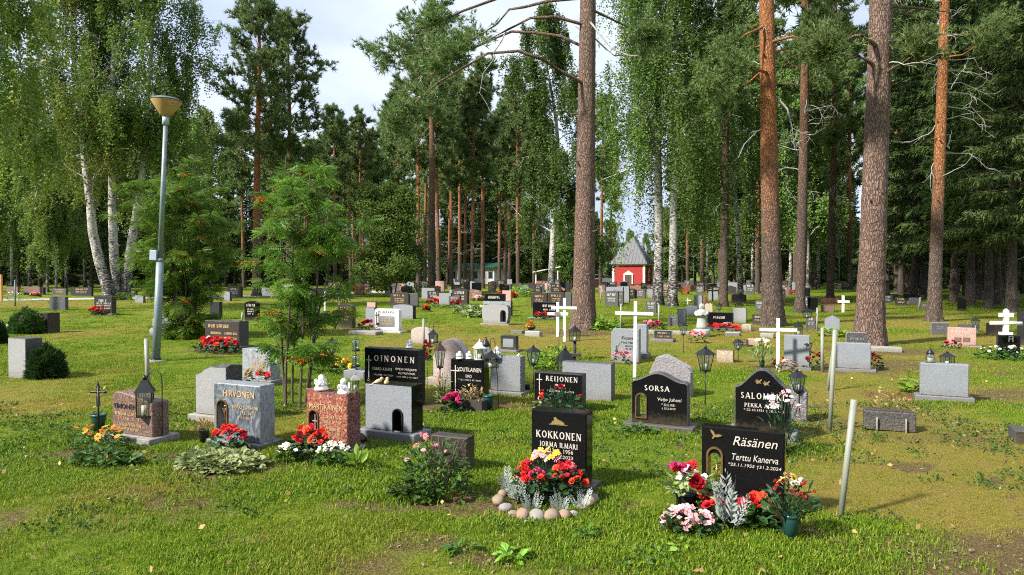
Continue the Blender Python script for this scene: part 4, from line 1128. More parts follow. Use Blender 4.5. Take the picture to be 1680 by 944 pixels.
# a seriffed capital alphabet cut as strokes (unit cap height): lines (x0, y0, x1, y1, width) and arcs ('o', cx, cy, rx, ry, from, to)
TK, TN_ = .185, .105
GLY = {'I': (.30, [(.15, 0, .15, 1, TK)], [(.15, 0), (.15, 1)]), 'N': (.86, [(.14, 0, .14, 1, TN_), (.14, 1, .72, 0, TK), (.72, 0, .72, 1, TN_)], [(.14, 0), (.12, 1), (.72, 1)]),
       'K': (.84, [(.15, 0, .15, 1, TK), (.18, .42, .66, 1, TN_), (.34, .58, .74, 0, TK)], [(.15, 0), (.15, 1), (.66, 1), (.74, 0)]), 'E': (.66, [(.15, 0, .15, 1, TK), (.15, .965, .56, .965, TN_), (.15, .5, .46, .5, TN_), (.15, .035, .58, .035, TN_), (.56, .84, .56, 1, .05), (.58, 0, .58, .18, .05)], [(.15, 0), (.15, 1)]),
       'O': (.96, [('o', .48, .5, .42, .5, 0, 360)], []), 'R': (.80, [(.15, 0, .15, 1, TK), ('o', .32, .73, .27, .27, -90, 90), (.15, .965, .34, .965, TN_), (.15, .49, .34, .49, TN_), (.38, .5, .72, 0, TK)], [(.15, 0), (.15, 1), (.72, 0)]),
       'J': (.42, [(.26, .05, .26, 1, TK), ('o', .10, .02, .18, .20, -80, 20)], [(.26, 1)]), 'S': (.62, [('o', .31, .745, .23, .255, 20, 270), ('o', .31, .255, .25, .255, -160, 90)], []),
       'A': (.86, [(.08, 0, .43, 1, TN_), (.43, 1, .78, 0, TK), (.2, .34, .66, .34, TN_)], [(.08, 0), (.78, 0)]), 'L': (.66, [(.15, 0, .15, 1, TK), (.15, .035, .58, .035, TN_), (.58, 0, .58, .2, .05)], [(.15, 0), (.15, 1)]),
       'M': (1.02, [(.12, 0, .16, 1, TN_), (.16, 1, .5, .05, TK), (.5, .05, .84, 1, TN_), (.84, 1, .88, 0, TK)], [(.12, 0), (.88, 0), (.16, 1), (.84, 1)]), 'P': (.70, [(.15, 0, .15, 1, TK), ('o', .32, .72, .28, .28, -90, 90), (.15, .965, .34, .965, TN_), (.15, .46, .34, .46, TN_)], [(.15, 0), (.15, 1)]),
       'V': (.84, [(.08, 1, .42, 0, TK), (.42, 0, .76, 1, TN_)], [(.08, 1), (.76, 1)]), 'U': (.84, [(.15, .3, .15, 1, TK), (.70, .3, .70, 1, TN_), ('o', .425, .3, .31, .3, 180, 360)], [(.15, 1), (.70, 1)]), 'T': (.78, [(.39, 0, .39, 1, TK), (.06, .965, .72, .965, TN_), (.06, .82, .06, 1, .05), (.72, .82, .72, 1, .05)], [(.39, 0)]),
       'Y': (.8, [(.08, 1, .4, .5, TK), (.4, .5, .74, 1, TN_), (.4, 0, .4, .5, TK)], [(.08, 1), (.74, 1), (.4, 0)]), ' ': (.42, [], [])}
GLY['\u00c4'] = (.86, GLY['A'][1] + [(.24, 1.14, .34, 1.14, .1), (.52, 1.14, .62, 1.14, .1)], GLY['A'][2])
def carved(root, s, x, z, w, cap, mat, gap=.12):
    b = MB(); cur = 0.0
    def line(x0, y0, x1, y1, wd, k=0):
        d = Vector((x1 - x0, y1 - y0)); n = Vector((-d.y, d.x)).normalized() * wd / 2
        q = [(x0 - n.x, y0 - n.y), (x1 - n.x, y1 - n.y), (x1 + n.x, y1 + n.y), (x0 + n.x, y0 + n.y)]
        b.add([(cur + a, -k * .0002, c) for a, c in q], [[0, 1, 2, 3]])
    for ch in s:
        adv, st, sf = GLY[ch]
        for k, t_ in enumerate(st):
            if t_[0] == 'o':
                _, cx, cy, rx, ry, a0, a1 = t_; m = max(5, int(abs(a1 - a0) / 18)); vs = []
                for i in range(m + 1):
                    a = R(a0 + (a1 - a0) * i / m); th = TN_ + (TK - TN_) * abs(math.cos(a))
                    for f in (0, 1): vs.append((cur + cx + math.cos(a) * (rx - f * th), -k * .0002, cy + math.sin(a) * (ry - f * TN_ * 1.2)))
                b.add(vs, [[2 * i, 2 * i + 2, 2 * i + 3, 2 * i + 1] for i in range(m)])
            else: line(*t_, k)
        for sx, sy in sf: line(sx - .14, sy + (.025 if sy < .5 else -.025), sx + .14, sy + (.025 if sy < .5 else -.025), .05, 6)
        cur += adv + gap
    W_ = cur - gap
    o = b.build('inscription', MAT[mat], root); o.location = (x - w / 2, -.002, z - cap / 2); o.scale = (w / W_, 1, cap)
    return o
def text(root, s, x, z, w, cap, mat='silver_letter', y=-.004, shear=0.0, spacing=1.0, bold=.0):
    c = bpy.data.curves.new('inscription', 'FONT'); c.body = s; c.align_x = 'CENTER'; c.align_y = 'CENTER'
    c.extrude = .0015; c.resolution_u = 3; c.shear = shear; c.space_character = spacing; c.offset = bold
    c.materials.append(MAT[mat])
    o = link('inscription', c, root); o.location = (x, y, z); o.rotation_euler = (math.pi / 2, 0, 0)
    TEXTS.append((o, w, cap)); return o
def bars(root, rows, w, h, mat, rs, y=-.003):
    """lettering too far off to read: rows of separate letter-sized strokes. rows: (x centre, z, width, cap height) as shares"""
    b = MB()
    for cx, z, rw, cap in rows:
        x = (cx - rw / 2 - .5) * w; end = (cx + rw / 2 - .5) * w; hh = cap * h
        while x < end:
            lw = hh * rs.uniform(.35, .75)
            if rs.random() > .12:
                k = rs.random(); zz = z * h
                b.box((x + lw * .12, y, zz), (hh * .16, .003, hh))
                if k < .4: b.box((x + lw * .5, y, zz + hh * .42), (lw * .6, .003, hh * .15)); 
                if k > .3: b.box((x + lw * .5, y, zz - hh * .42), (lw * .6, .003, hh * .15))
                if .25 < k < .8: b.box((x + lw * .85, y, zz), (hh * .16, .003, hh))
                if k < .6: b.box((x + lw * .5, y, zz), (lw * .6, .003, hh * .14))
            x += lw * 1.45
    o = b.build('inscription', MAT[mat], root); o['kind'] = 'stuff'
def latin_cross(root, x, z0, h, w, mat='silver_letter', th=.012, y=-.006, name='cross_emblem', zc=.72):
    b = MB(); b.box((x, y, z0 + h / 2), (th, .010, h)); b.box((x, y - .0015, z0 + h * zc), (w, .010, th))
    return b.build(name, MAT[mat], root)
def niche(root, cx, z0, w, h, dep, frame='bronze', back=None, fw=.018):
    o, i = arch_hole(cx, z0 - fw, w + 2 * fw, h + 2 * fw), arch_hole(cx, z0, w, h)
    V = [(p[0], -.014, p[1]) for p in o] + [(p[0], -.014, p[1]) for p in i] + [(p[0], .004, p[1]) for p in o] + [(p[0], .02, p[1]) for p in i]
    n = len(o); F = []
    for k in range(n):
        k2 = (k + 1) % n
        F += [[k, k2, n + k2, n + k], [2 * n + k, 2 * n + k2, k2, k], [n + k, n + k2, 3 * n + k2, 3 * n + k]]
    link('niche_frame', mesh_np('niche_frame', V, F, MAT[frame]), root)
    if back:
        link('niche_back', mesh_np('niche_back', [(p[0], dep * .85, p[1]) for p in i], [list(range(n))], MAT[back]), root)
SRS = random.Random(3)
STONE = {}
def S(key, px, py, wpx, hpx, kind, front, side, label, dep=.14, plinth=None, rows=None, lmat='gold_paint', hole=None, jag=0.0, group=None, rz=None, back=None, tilt=0.0, pl=(.08, .07, .07)):
    rot = -ROW if rz is None else rz
    p = at(px, py); k = p.y / FPX
    w = wpx * k / (math.cos(rot) - (p.x / p.y) * math.sin(rot)); h = hpx * k
    t = thing('gravestone', label, 'gravestone', p, rot, group)
    O = outline(kind, w, h, len(label))
    if tilt: O = [(x + z * tilt, z) for x, z in O]
    holes = []
    if hole: holes = [arch_hole(hole[0] * w - w / 2, hole[1] * h, hole[2] * w, hole[3] * h)]
    z0 = 0
    if plinth:
        z0 = pl[2]
        b = MB(); b.box((0, dep / 2, z0 / 2 - .03), (w + 2 * pl[0], dep + 2 * pl[1], z0 + .06))
        m = b.mesh('plinth', MAT[plinth]); bmv(m, .006); link('plinth', m, t)
    me = slab_mesh('slab', [(x, z + (z0 if z > 1e-6 else z0)) for x, z in [(x, z * (h - z0) / h) for x, z in O]], dep, (front, side) if back is None else (front, side, back), [[(x, z) for x, z in H] for H in holes], .009, jag, len(label))
    o = link('slab', me, t)
    if not plinth:
        o.location.z = -.03
    if rows: bars(t, rows, w, h, lmat, SRS)
    STONE[key] = (t, w, h, dep, p)
    return t, w, h
def bmv(me, wdt):
    bm = bmesh.new(); bm.from_mesh(me); bmesh.ops.bevel(bm, geom=bm.edges[:], offset=wdt, segments=1, affect='EDGES'); bm.to_mesh(me); bm.free()
def tc(t, w, h, s, u, v, wf, cap, mat='silver_letter', gap=.12): return carved(t, s, (u - .5) * w, v * h, wf * w, cap * h, mat, gap)
def tx(t, w, h, s, u, v, wf, cap, mat='silver_letter', **k): return text(t, s, (u - .5) * w, v * h, wf * w, cap * h, mat, **k)

# ---- nearest row
t, w, h = S('koko', 916, 802, 91, 128, 'rect', 'black_polished', 'black_polished', 'narrow black stone with a small golden lamb, white pebble-ringed flower bed before it', .15, 'grey_dark', pl=(.05, .06, .045))
tc(t, w, h, 'KOKKONEN', .5, .69, .82, .092); tc(t, w, h, 'JORMA ILMARI', .5, .565, .69, .066); tx(t, w, h, '* 13. 3. 1956', .52, .485, .50, .054); tx(t, w, h, '† 31.10.2023', .52, .412, .50, .054)
b = MB(); L0 = [(-.055, 0), (.055, 0), (.05, .012), (.03, .026), (.0, .036), (-.012, .046), (-.02, .056), (-.034, .05), (-.03, .03), (-.05, .018)]
b.add([(x, -.003, z) for x, z in L0] + [(x, -.012, z * .96) for x, z in L0], [list(range(10, 20))] + [[i, (i + 1) % 10, 10 + (i + 1) % 10, 10 + i] for i in range(10)])
b.box((0, -.006, -.004), (.15, .006, .005)); o = b.build('lamb_emblem', MAT['gold'], t); o.location = (0, 0, .835 * h)
t, w, h = S('rasa', 1217, 846, 137, 150, 'rect', 'black_polished', 'black_polished', 'wide black stone with gilt bird and arched see-through niche at the front', .11, None, hole=(.165, .27, .155, .44))
tx(t, w, h, 'Räsänen', .645, .815, .53, .10, shear=.28); tx(t, w, h, 'Terttu Kanerva', .645, .64, .55, .072, shear=.22); tx(t, w, h, '*25.11.1955 †31.3.2024', .645, .555, .63, .046, shear=.15)
niche(t, (.165 - .5) * w, .27 * h, .155 * w, .44 * h, .11, 'bronze', None, .014)
b = MB(); b.tube([(-.05 * w, .05, .28 * h), (-.05 * w, .05, .52 * h)], .006, 6); b.tube([(-.05 * w - .022, .05, .46 * h), (-.05 * w + .022, .05, .46 * h)], .006, 6)
o = b.build('niche_cross', MAT['bronze'], t); o.location.x = (.175 - .45) * w
b = MB(); b.box((0, .055, .27 * h + .012), (.15 * w, .09, .024)); o = b.build('niche_shelf', MAT['grey_honed'], t); o.location.x = (.165 - .5) * w
b = MB(); q = [(0, 0), (.012, .006), (.03, .004), (.04, .0), (.03, -.006), (.014, -.012), (-.004, -.012), (-.016, -.026), (-.022, -.02), (-.012, -.006), (-.028, .018), (-.03, .034), (-.012, .022)]
b.add([(x, -.004, z) for x, z in q] + [(x * .96, -.012, z * .96) for x, z in q], [list(range(13, 26))] + [[i, (i + 1) % 13, 13 + (i + 1) % 13, 13 + i] for i in range(13)])
o = b.build('bird_emblem', MAT['gold'], t); o.location = ((.175 - .5) * w, 0, .865 * h); o.scale = (1.15, 1, 1.15)
t, w, h = S('sorsa', 1081, 704, 93, 92, 'peak', 'black_polished', 'grey_dark', 'black stone with an arched peaked top and a gilt-framed niche', .16, 'grey_dark', hole=(.18, .19, .17, .42), jag=.006, pl=(.07, .08, .05))
tc(t, w, h, 'SORSA', .46, .725, .45, .095); tx(t, w, h, 'Veijo Juhani', .68, .535, .42, .075, shear=.12); tx(t, w, h, '* 22.5.1951', .67, .44, .24, .042); tx(t, w, h, '† 25.2.2019', .67, .375, .24, .042)
niche(t, (.18 - .5) * w, .19 * h, .17 * w, .42 * h, .16, 'bronze', None, .012); latin_cross(t, (.18 - .5) * w, .22 * h, .27 * h, .06 * w, 'bronze', .008, .06, 'niche_cross')
t, w, h = S('salo', 1250, 720, 92, 114, 'ogee', 'black_polished', 'black_rough', 'black bell-topped stone with two golden birds behind white flowers', .16, 'grey_honed', jag=.008, pl=(.06, .08, .08))
tc(t, w, h, 'SALOM\u00c4KI', .5, .615, .78, .088, gap=.2); tc(t, w, h, 'PEKKA AARNE', .52, .475, .68, .058); tx(t, w, h, '* 22.10.1951 † 30.5.2020', .54, .405, .74, .044)
for k, (u, v, s) in enumerate(((.42, .815, 1), (.56, .795, 1))):
    b = MB(); q = [(-.02, .012), (-.005, .004), (-.012, .022), (.008, .01), (.02, .022), (.028, .018), (.014, .002), (.024, -.01), (.008, -.004), (-.004, -.012)]
    b.add([(x, -.004, z) for x, z in q] + [(x, -.010, z) for x, z in q], [list(range(10, 20))] + [[i, (i + 1) % 10, 10 + (i + 1) % 10, 10 + i] for i in range(10)])
    o = b.build('bird_emblem', MAT['gold'], t); o.location = ((u - .5) * w, 0, v * h); o.scale = (1.5, 1, 1.5)
t, w, h = S('hirv', 388, 732, 76, 102, 'rect', 'blue_gneiss', 'pale_gneiss', 'blue-grey swirled stone with gold lettering and a gilt rose niche', .20, 'grey_honed', hole=(.20, .26, .20, .46), pl=(.04, .06, .05))
tx(t, w, h, 'HIRVONEN', .56, .84, .66, .10, 'gold_paint', bold=.006); tx(t, w, h, 'EERO JUHANI', .70, .635, .54, .066, 'gold_paint'); tx(t, w, h, '* 27.2.1941', .70, .54, .32, .048, 'gold_paint'); tx(t, w, h, '† 1.6.2021', .70, .465, .30, .048, 'gold_paint')
niche(t, (.20 - .5) * w, .26 * h, .20 * w, .46 * h, .12, 'bronze', 'pot_green', .012)
b = MB(); b.tube([(0, 0, 0), (.006, 0, .06), (-.004, 0, .12), (.008, 0, .17)], .005, 6); b.tube([(0, 0, .09), (-.02, 0, .13), (-.022, 0, .15)], .004, 5); b.tube([(.002, 0, .13), (.022, 0, .165), (.03, 0, .16)], .004, 5); b.blob((.008, 0, .185), .016, 8, 5); b.blob((.03, 0, .165), .01, 6, 4); b.blob((-.022, 0, .155), .011, 6, 4)
o = b.build('rose_emblem', MAT['bronze'], t); o.location = ((.20 - .5) * w, .03, .30 * h)
t, w, h = S('timo', 217, 724, 66, 80, 'wave', 'brown_granite', 'brown_granite', 'brown granite stone with a wavy top behind orange marigolds', .19, 'concrete', pl=(.05, .08, .06))
tx(t, w, h, 'TIMONEN', .33, .70, .58, .10, 'letter_dark', bold=.012); bars(t, [(.4, .55, .62, .06), (.42, .45, .5, .05), (.42, .33, .6, .06), (.42, .24, .5, .05)], w, h, 'gold_paint', SRS)
t, w, h = S('mart', 536, 742, 68, 105, 'dip', 'red_granite', 'red_granite_rough', 'speckled red granite stone with two white angels on its wavy top', .20, 'concrete', hole=(.19, .22, .20, .42), jag=.012, pl=(.02, .05, .04))
tx(t, w, h, 'MARTIKAINEN', .49, .705, .80, .075, 'gold_paint', bold=.004); bars(t, [(.62, .56, .44, .05), (.62, .48, .4, .045), (.66, .37, .4, .045), (.62, .30, .4, .045)], w, h, 'gold_paint', SRS)
niche(t, (.19 - .5) * w, .22 * h, .20 * w, .42 * h, .12, 'bronze', 'pot_black', .010); latin_cross(t, (.19 - .5) * w, .24 * h, .33 * h, .12 * w, 'grey_light', .008, .02, 'niche_cross', .68)
# ---- second row
t, w, h = S('greyback', 637, 722, 78, 92, 'rect', 'grey_blue', 'black_polished', 'plain blue-grey back of a stone with a small arched black lantern door', .20, 'grey_blue', hole=(.70, .14, .17, .42), pl=(.06, .06, .09))
niche(t, (.70 - .5) * w, .14 * h, .17 * w, .42 * h, .14, 'black_metal', 'pot_black', .012)
t, w, h = S('oino', 642, 660, 90, 92, 'rect', 'black_polished', 'black_honed', 'wide black stone with spaced name, slim cross and silver roses', .15)
tc(t, w, h, 'OINONEN', .55, .775, .74, .105, gap=.34); tc(t, w, h, 'VEIKKO KALEVI', .33, .585, .36, .05); tx(t, w, h, 'SYLVI MIRJAMI', .77, .60, .37, .05); tx(t, w, h, 'O.S. MUSTONEN', .78, .53, .30, .035); tx(t, w, h, '* 10.6.1952 † 24.12.2020', .35, .475, .37, .034); tx(t, w, h, '* 29.4.1955 † 10.1.2024', .78, .465, .39, .034)
latin_cross(t, -.41 * w, .42 * h, .40 * h, .10 * w, 'silver_letter', .010, zc=.78)
b = MB(); b.tube([(0, -.006, 0), (.004, -.006, .06), (0, -.006, .1)], .006, 6); b.blob((0, -.008, .105), .016, 8, 5); b.blob((.018, -.008, .09), .012, 8, 5); b.blob((-.016, -.008, .085), .012, 8, 5)
o = b.build('rose_emblem', MAT['bronze'], t); o.location = (-.41 * w, 0, .24 * h)
t, w, h = S('vout', 766, 664, 54, 78, 'rect', 'black_polished', 'black_polished', 'small black stone with tall slim cross between magenta flowers and green pot', .16)
tx(t, w, h, 'VOUTILAINEN', .58, .735, .72, .088, bold=.008); tx(t, w, h, 'EINO', .56, .60, .18, .06); tx(t, w, h, '* 13.11.1932 † 27.1.2018', .58, .52, .68, .042)
latin_cross(t, -.34 * w, .24 * h, .58 * h, .26 * w, 'silver_letter', .012, zc=.80)
t, w, h = S('reij', 915, 676, 79, 68, 'rect', 'black_polished', 'black_honed', 'black stone with slim cross behind a rose bush with few red blooms', .15)
tc(t, w, h, 'REIJONEN', .58, .80, .66, .12, gap=.2); tc(t, w, h, 'IRMA', .55, .625, .22, .10); tx(t, w, h, '* 22.9.1936 † 12.3.2016', .56, .50, .56, .055)
latin_cross(t, -.38 * w, .40 * h, .50 * h, .12 * w, 'silver_letter', .010, zc=.72)
S('paleback', 346, 690, 51, 90, 'broken', 'grey_light', 'black_rough', 'pale smooth back of a stone with rough chipped top', .24, 'concrete', jag=.02, pl=(.06, .06, .06))
t, w, h = S('gneiss', 420, 630, 46, 57, 'rect', 'pale_gneiss', 'pale_gneiss', 'streaky pale blue stone with worn gold lettering beside the hanging lantern', .22, 'grey_honed', [(.62, .78, .5, .10), (.6, .60, .5, .08), (.6, .5, .5, .08)])
S('arched', 738, 632, 56, 76, 'bullet', 'pink_granite', 'pink_granite', 'tall pinkish stone with pointed arch top behind the brown stake lantern', .16, 'pink_granite', pl=(.08, .07, .10))
S('greyb2', 829, 648, 50, 64, 'rect', 'grey_honed', 'grey_rough', 'grey stone back with white figurines on top, beside the green pot', .16, 'grey_honed', pl=(.04, .06, .05))
S('wideb', 962, 657, 82, 66, 'rect', 'grey_honed', 'grey_dark', 'wide plain grey stone back right of the black stone with the rose bush', .15)
S('skew', 1098, 648, 70, 68, 'skew', 'lilac_rough', 'lilac_rough', 'rough lilac-grey boulder-like stone behind the arched peaked black stone', .22, jag=.015)
S('column', 1310, 690, 27, 64, 'slant', 'grey_rough', 'grey_rough', 'narrow rough grey stone behind the bell-topped black stone', .22, jag=.012)
S('box', 28, 620, 29, 68, 'rect', 'grey_light', 'grey_dark', 'tall light grey granite block at the left edge beside a dark round shrub', .26)
S('rough', 736, 772, 60, 62, 'rect', 'brown_dark', 'brown_dark', 'dark weathered low stone behind the leafy pink-flowered bush', .14, jag=.008)
S('rback', 1549, 658, 80, 61, 'rect', 'grey_blue', 'grey_honed', 'grey stone back on a plinth with two lanterns on top', .15, 'grey_honed', pl=(.06, .06, .06))
S('rback2', 1400, 609, 57, 46, 'rect', 'grey_blue', 'grey_honed', 'pale blue-grey stone back in front of the thickest pine', .14, 'grey_honed', pl=(.08, .06, .04))
S('rdark', 1405, 586, 35, 43, 'soft', 'black_rough', 'grey_rough', 'mottled dark stone with faded lettering against the thickest pine', .15, None, [(.5, .7, .6, .08), (.5, .55, .5, .06)], 'grey_honed', jag=.01)
S('rback3', 1307, 606, 42, 56, 'rect', 'grey_blue', 'grey_honed', 'grey stone back beside the white cross, lantern on top', .14, 'grey_honed', pl=(.03, .05, .04))
t, w, h = S('clef', 1025, 594, 46, 57, 'leftround', 'grey_honed', 'grey_honed', 'grey stone with rounded shoulder and a treble clef, pink flowers before it', .14)
tx(t, w, h, 'Kosunen', .62, .69, .5, .09, 'letter_dark', shear=.3); tx(t, w, h, 'Timo Matti', .60, .56, .5, .055, 'letter_dark', shear=.2); bars(t, [(.66, .46, .3, .04), (.68, .38, .3, .04)], w, h, 'letter_dark', SRS)
b = MB(); cl = [(0, -.30), (.10, -.28), (.10, -.18), (0, -.2), (.06, .3), (.0, .48), (-.08, .3), (.08, .02), (.18, -.12), (.10, -.26), (-.10, -.24), (-.16, -.08), (-.06, .04), (.04, -.02), (.06, -.12)]
b.tube([(x * .17, -.004, z * .17) for x, z in cl], .005, 5); b.tube([(.015, -.004, .06), (.05, -.004, .1), (.06, -.004, .14)], .003, 5)
o = b.build('treble_clef', MAT['letter_dark'], t); o.location = (-.3 * w, 0, .34 * h)
S('clef2', 1050, 588, 22, 56, 'rect', 'grey_blue', 'grey_honed', 'plain grey stone partly behind the treble clef stone', .14, 'grey_honed', pl=(.03, .05, .10))
# ---- third rows and beyond
G3 = [(.5, .76, .6, .12), (.5, .56, .5, .07), (.5, .45, .5, .07), (.5, .33, .45, .07)]
G2 = [(.30, .62, .36, .09), (.74, .62, .36, .09), (.30, .50, .36, .07), (.74, .50, .36, .07), (.30, .36, .34, .07), (.74, .36, .34, .07)]
NM = [(.5, .76, .62, .14)]
S('pell', 364, 572, 56, 46, 'jag', 'brown_dark', 'black_rough', 'broad brown-black stone with rough top above a bed of red begonias', .28, 'grey_dark', [(.42, .80, .62, .12), (.32, .55, .34, .08), (.75, .55, .34, .08), (.34, .38, .34, .06), (.76, .38, .36, .06)], jag=.012)
S('barch', 411, 526, 20, 33, 'lowarch', 'black_polished', 'black_polished', 'slim black arched stone with white flower emblem, right of the dense rowan', .16, None, G3, 'silver_letter')
S('bern', 169, 517, 29, 31, 'rect', 'black_honed', 'brown_dark', 'black stone with two columns of lettering and red begonias by the drive', .2, 'grey_dark', NM + G2, 'silver_letter')
S('dgrey', 94, 509, 26, 23, 'rect', 'grey_dark', 'grey_dark', 'low dark grey stone standing alone before the drive', .15, None, [(.4, .8, .5, .12), (.5, .6, .6, .08)], 'grey_light')
S('tilt', 72, 546, 12, 34, 'rect', 'brown_dark', 'brown_dark', 'narrow dark stone edge-on beside the round bright-green shrub', .35, rz=-R(25))
S('b555', 566, 538, 24, 41, 'lowarch', 'brown_dark', 'brown_dark', 'brown-black upright stone with gilt lettering left of the white stone', .17, None, G3)
t, w, h = S('sura', 634, 545, 40, 38, 'soft', 'white_marble', 'white_marble', 'white framed stone with black name and grey plate, red flowers before it', .15, 'white_marble', pl=(.12, .10, .04))
tx(t, w, h, 'SURAKKA', .52, .85, .62, .11, 'letter_dark'); b = MB(); b.box((0, -.006, 0), (.62 * w, .012, .46 * h)); o = b.build('plate', MAT['grey_honed'], t); o.location = (.02 * w, 0, .46 * h)
bars(t, [(.52, .6, .45, .06), (.52, .48, .4, .05), (.52, .37, .45, .05)], w, h, 'gold_paint', SRS, -.014)
latin_cross(t, -.40 * w, .35 * h, .5 * h, .12 * w, 'brown_metal', .02); latin_cross(t, -.31 * w, .30 * h, .62 * h, .08 * w, 'brown_metal', .015)
S('g600', 607, 534, 15, 31, 'rect', 'grey_blue', 'grey_dark', 'blue-grey stone tucked behind the left of the white stone', .14)
S('g662', 661, 523, 33, 25, 'lowarch', 'grey_blue', 'black_honed', 'low blue-grey arched stone back behind the white stone', .2)
S('br610', 609, 507, 14, 12, 'rect', 'pink_warm', 'brown_granite', 'small brown-pink stone above the blue-grey one, left of the arched back', .14)
S('bk657', 655, 504, 30, 25, 'lowarch', 'brown_dark', 'brown_dark', 'dark stone with pale lettering behind the low arched grey back', .16, None, G3)
S('bk680', 678, 503, 14, 22, 'rect', 'grey_dark', 'grey_rough', 'rough dark grey stone under the young leafy tree', .16)
t, w, h = S('tub', 812, 533, 44, 34, 'tub', 'grey_light', 'grey_rough', 'pale barrel-shaped stone back with an arched opening and candle', .22, 'concrete', hole=(.80, .18, .17, .52), pl=(.03, .05, .04))
niche(t, .30 * w, .18 * h, .17 * w, .52 * h, .2, 'black_metal', 'pot_black', .012)
S('bark', 815, 519, 46, 26, 'rect', 'pale_gneiss', 'black_honed', 'grey stone with a dark oval panel just behind the barrel-shaped stone', .16)
S('tirr', 811, 510, 33, 29, 'rect', 'black_polished', 'black_honed', 'black upright with pale name behind the barrel-shaped stone', .14, None, NM, 'silver_letter')
S('pk831', 831, 504, 14, 28, 'rect', 'pink_warm', 'pink_warm', 'pink granite stone right behind the black upright', .14)
S('bk892', 894, 523, 40, 27, 'rect', 'black_polished', 'black_honed', 'long black stone with red begonias left of the twin crosses', .16, 'grey_honed', [(.66, .78, .5, .14), (.66, .55, .5, .09)], 'silver_letter', pl=(.1, .25, .05))
S('bk880', 884, 506, 26, 26, 'rect', 'brown_dark', 'brown_dark', 'brown-black stone behind the long black stone with red begonias', .16, None, G3)
S('bk908', 912, 505, 26, 26, 'rect', 'brown_dark', 'grey_dark', 'dark stone left of the middle pine, with pale lettering', .16, None, G3)
S('gr925', 926, 503, 22, 23, 'rect', 'grey_dark', 'grey_dark', 'dark grey stone touching the left side of the middle pine', .16)
S('low1', 873, 552, 24, 10, 'rect', 'concrete', 'concrete', 'low pale block lying in dry grass beside a yellow-flowered pot', .22)
S('low2', 847, 547, 18, 6, 'rect', 'grey_rough', 'grey_rough', 'small flat grey block left of the yellow-flowered pot', .2)
t, w, h = S('plaq', 834, 576, 26, 25, 'rect', 'black_honed', 'black_honed', 'small black slanted plaque with a grey panel behind the row of lanterns', .12, 'grey_honed', tilt=.0, pl=(.05, .1, .03))
b = MB(); b.box((0, -.006, .52 * h), (.66 * w, .012, .56 * h)); b.build('plate', MAT['grey_blue'], t)
S('pinkround', 690, 563, 32, 28, 'arch', 'pink_granite', 'pink_granite', 'low rounded lilac-pink stone left of the tall pointed pink stone', .15)
S('sloped', 580, 622, 34, 20, 'gable', 'grey_blue', 'grey_blue', 'low sloped grey stone left of the wide black stone', .14)
S('pott', 1087, 560, 29, 18, 'rect', 'black_honed', 'grey_honed', 'little black tablet with gold lettering on a pinkish rock', .1, 'lilac_rough', [(.55, .75, .66, .16), (.55, .45, .7, .12)], pl=(.06, .12, .06))
S('taim', 1181, 542, 42, 29, 'rect', 'black_polished', 'black_honed', 'black stone with two white butterflies and a row of red flowers by the statue', .16, 'grey_dark', [(.46, .72, .42, .13), (.78, .42, .30, .09)], 'silver_letter')
S('w1213', 1213, 529, 22, 25, 'soft', 'grey_light', 'grey_honed', 'pale blue-white stone right of the butterfly stone', .14)
S('d1105', 1104, 535, 17, 19, 'rect', 'grey_dark', 'grey_dark', 'small dark slate tablet with pale lines left of the statue', .12, None, G3, 'grey_light')
S('g1113', 1118, 532, 14, 26, 'rect', 'grey_honed', 'grey_dark', 'grey stone peeking from behind the slate tablet', .14)
S('beige', 1224, 542, 17, 11, 'rect', 'tan_stone', 'tan_stone', 'low cream block with a dark wreath right of the butterfly stone', .16)
S('b1245', 1245, 532, 22, 17, 'rect', 'brown_dark', 'brown_dark', 'brown stone with pale lettering against the foot of the orange-barked pine', .14, None, [(.5, .7, .6, .18), (.5, .4, .6, .14)], 'silver_letter')
S('heart', 1162, 514, 14, 17, 'heart', 'tan_stone', 'tan_stone', 'tan lumpy stone behind the statue', .18, jag=.02)
S('lo1200', 1201, 552, 24, 8, 'rect', 'grey_rough', 'concrete', 'flat low grey slab in the grass below the butterfly stone', .3)
S('lo1258', 1258, 554, 22, 8, 'rect', 'concrete', 'concrete', 'flat pale slab above the left arm of the white cross', .3)
S('br1216', 1216, 569, 22, 13, 'rect', 'brown_dark', 'brown_dark', 'small brown tablet with gold lettering left of a pink block', .14, None, [(.5, .7, .7, .16), (.5, .4, .7, .14)])
S('pk1236', 1236, 568, 18, 14, 'rect', 'pink_warm', 'pink_warm', 'small pink block right beside the brown tablet', .14)
S('tan1189', 1189, 594, 28, 22, 'rect', 'tan_stone', 'brown_granite', 'low grey-tan block tapering down beside a lantern on a stake', .16)
S('gab', 1365, 547, 26, 32, 'gable', 'grey_blue', 'grey_dark', 'blue-grey gabled stone left of the thickest pine', .14)
S('bk1333', 1333, 513, 17, 26, 'rect', 'black_polished', 'black_honed', 'tall black stone right of the dark slender pine', .16)
S('rd1358', 1358, 512, 22, 12, 'rect', 'brown_granite', 'brown_dark', 'low reddish stone left of the small white cross', .14)
S('rd1350', 1362, 498, 30, 10, 'rect', 'red_granite', 'brown_dark', 'long red-brown stone at the foot of the grey-stemmed pine', .2)
S('d1541', 1542, 549, 29, 21, 'rect', 'grey_dark', 'grey_rough', 'dark slab with pale lines below the slim pine by the wood', .2, None, [(.6, .6, .5, .1), (.6, .45, .5, .1)], 'grey_honed')
S('g1585', 1590, 544, 34, 13, 'rect', 'grey_dark', 'grey_dark', 'low dark grey stone behind the pink stone on the right', .16)
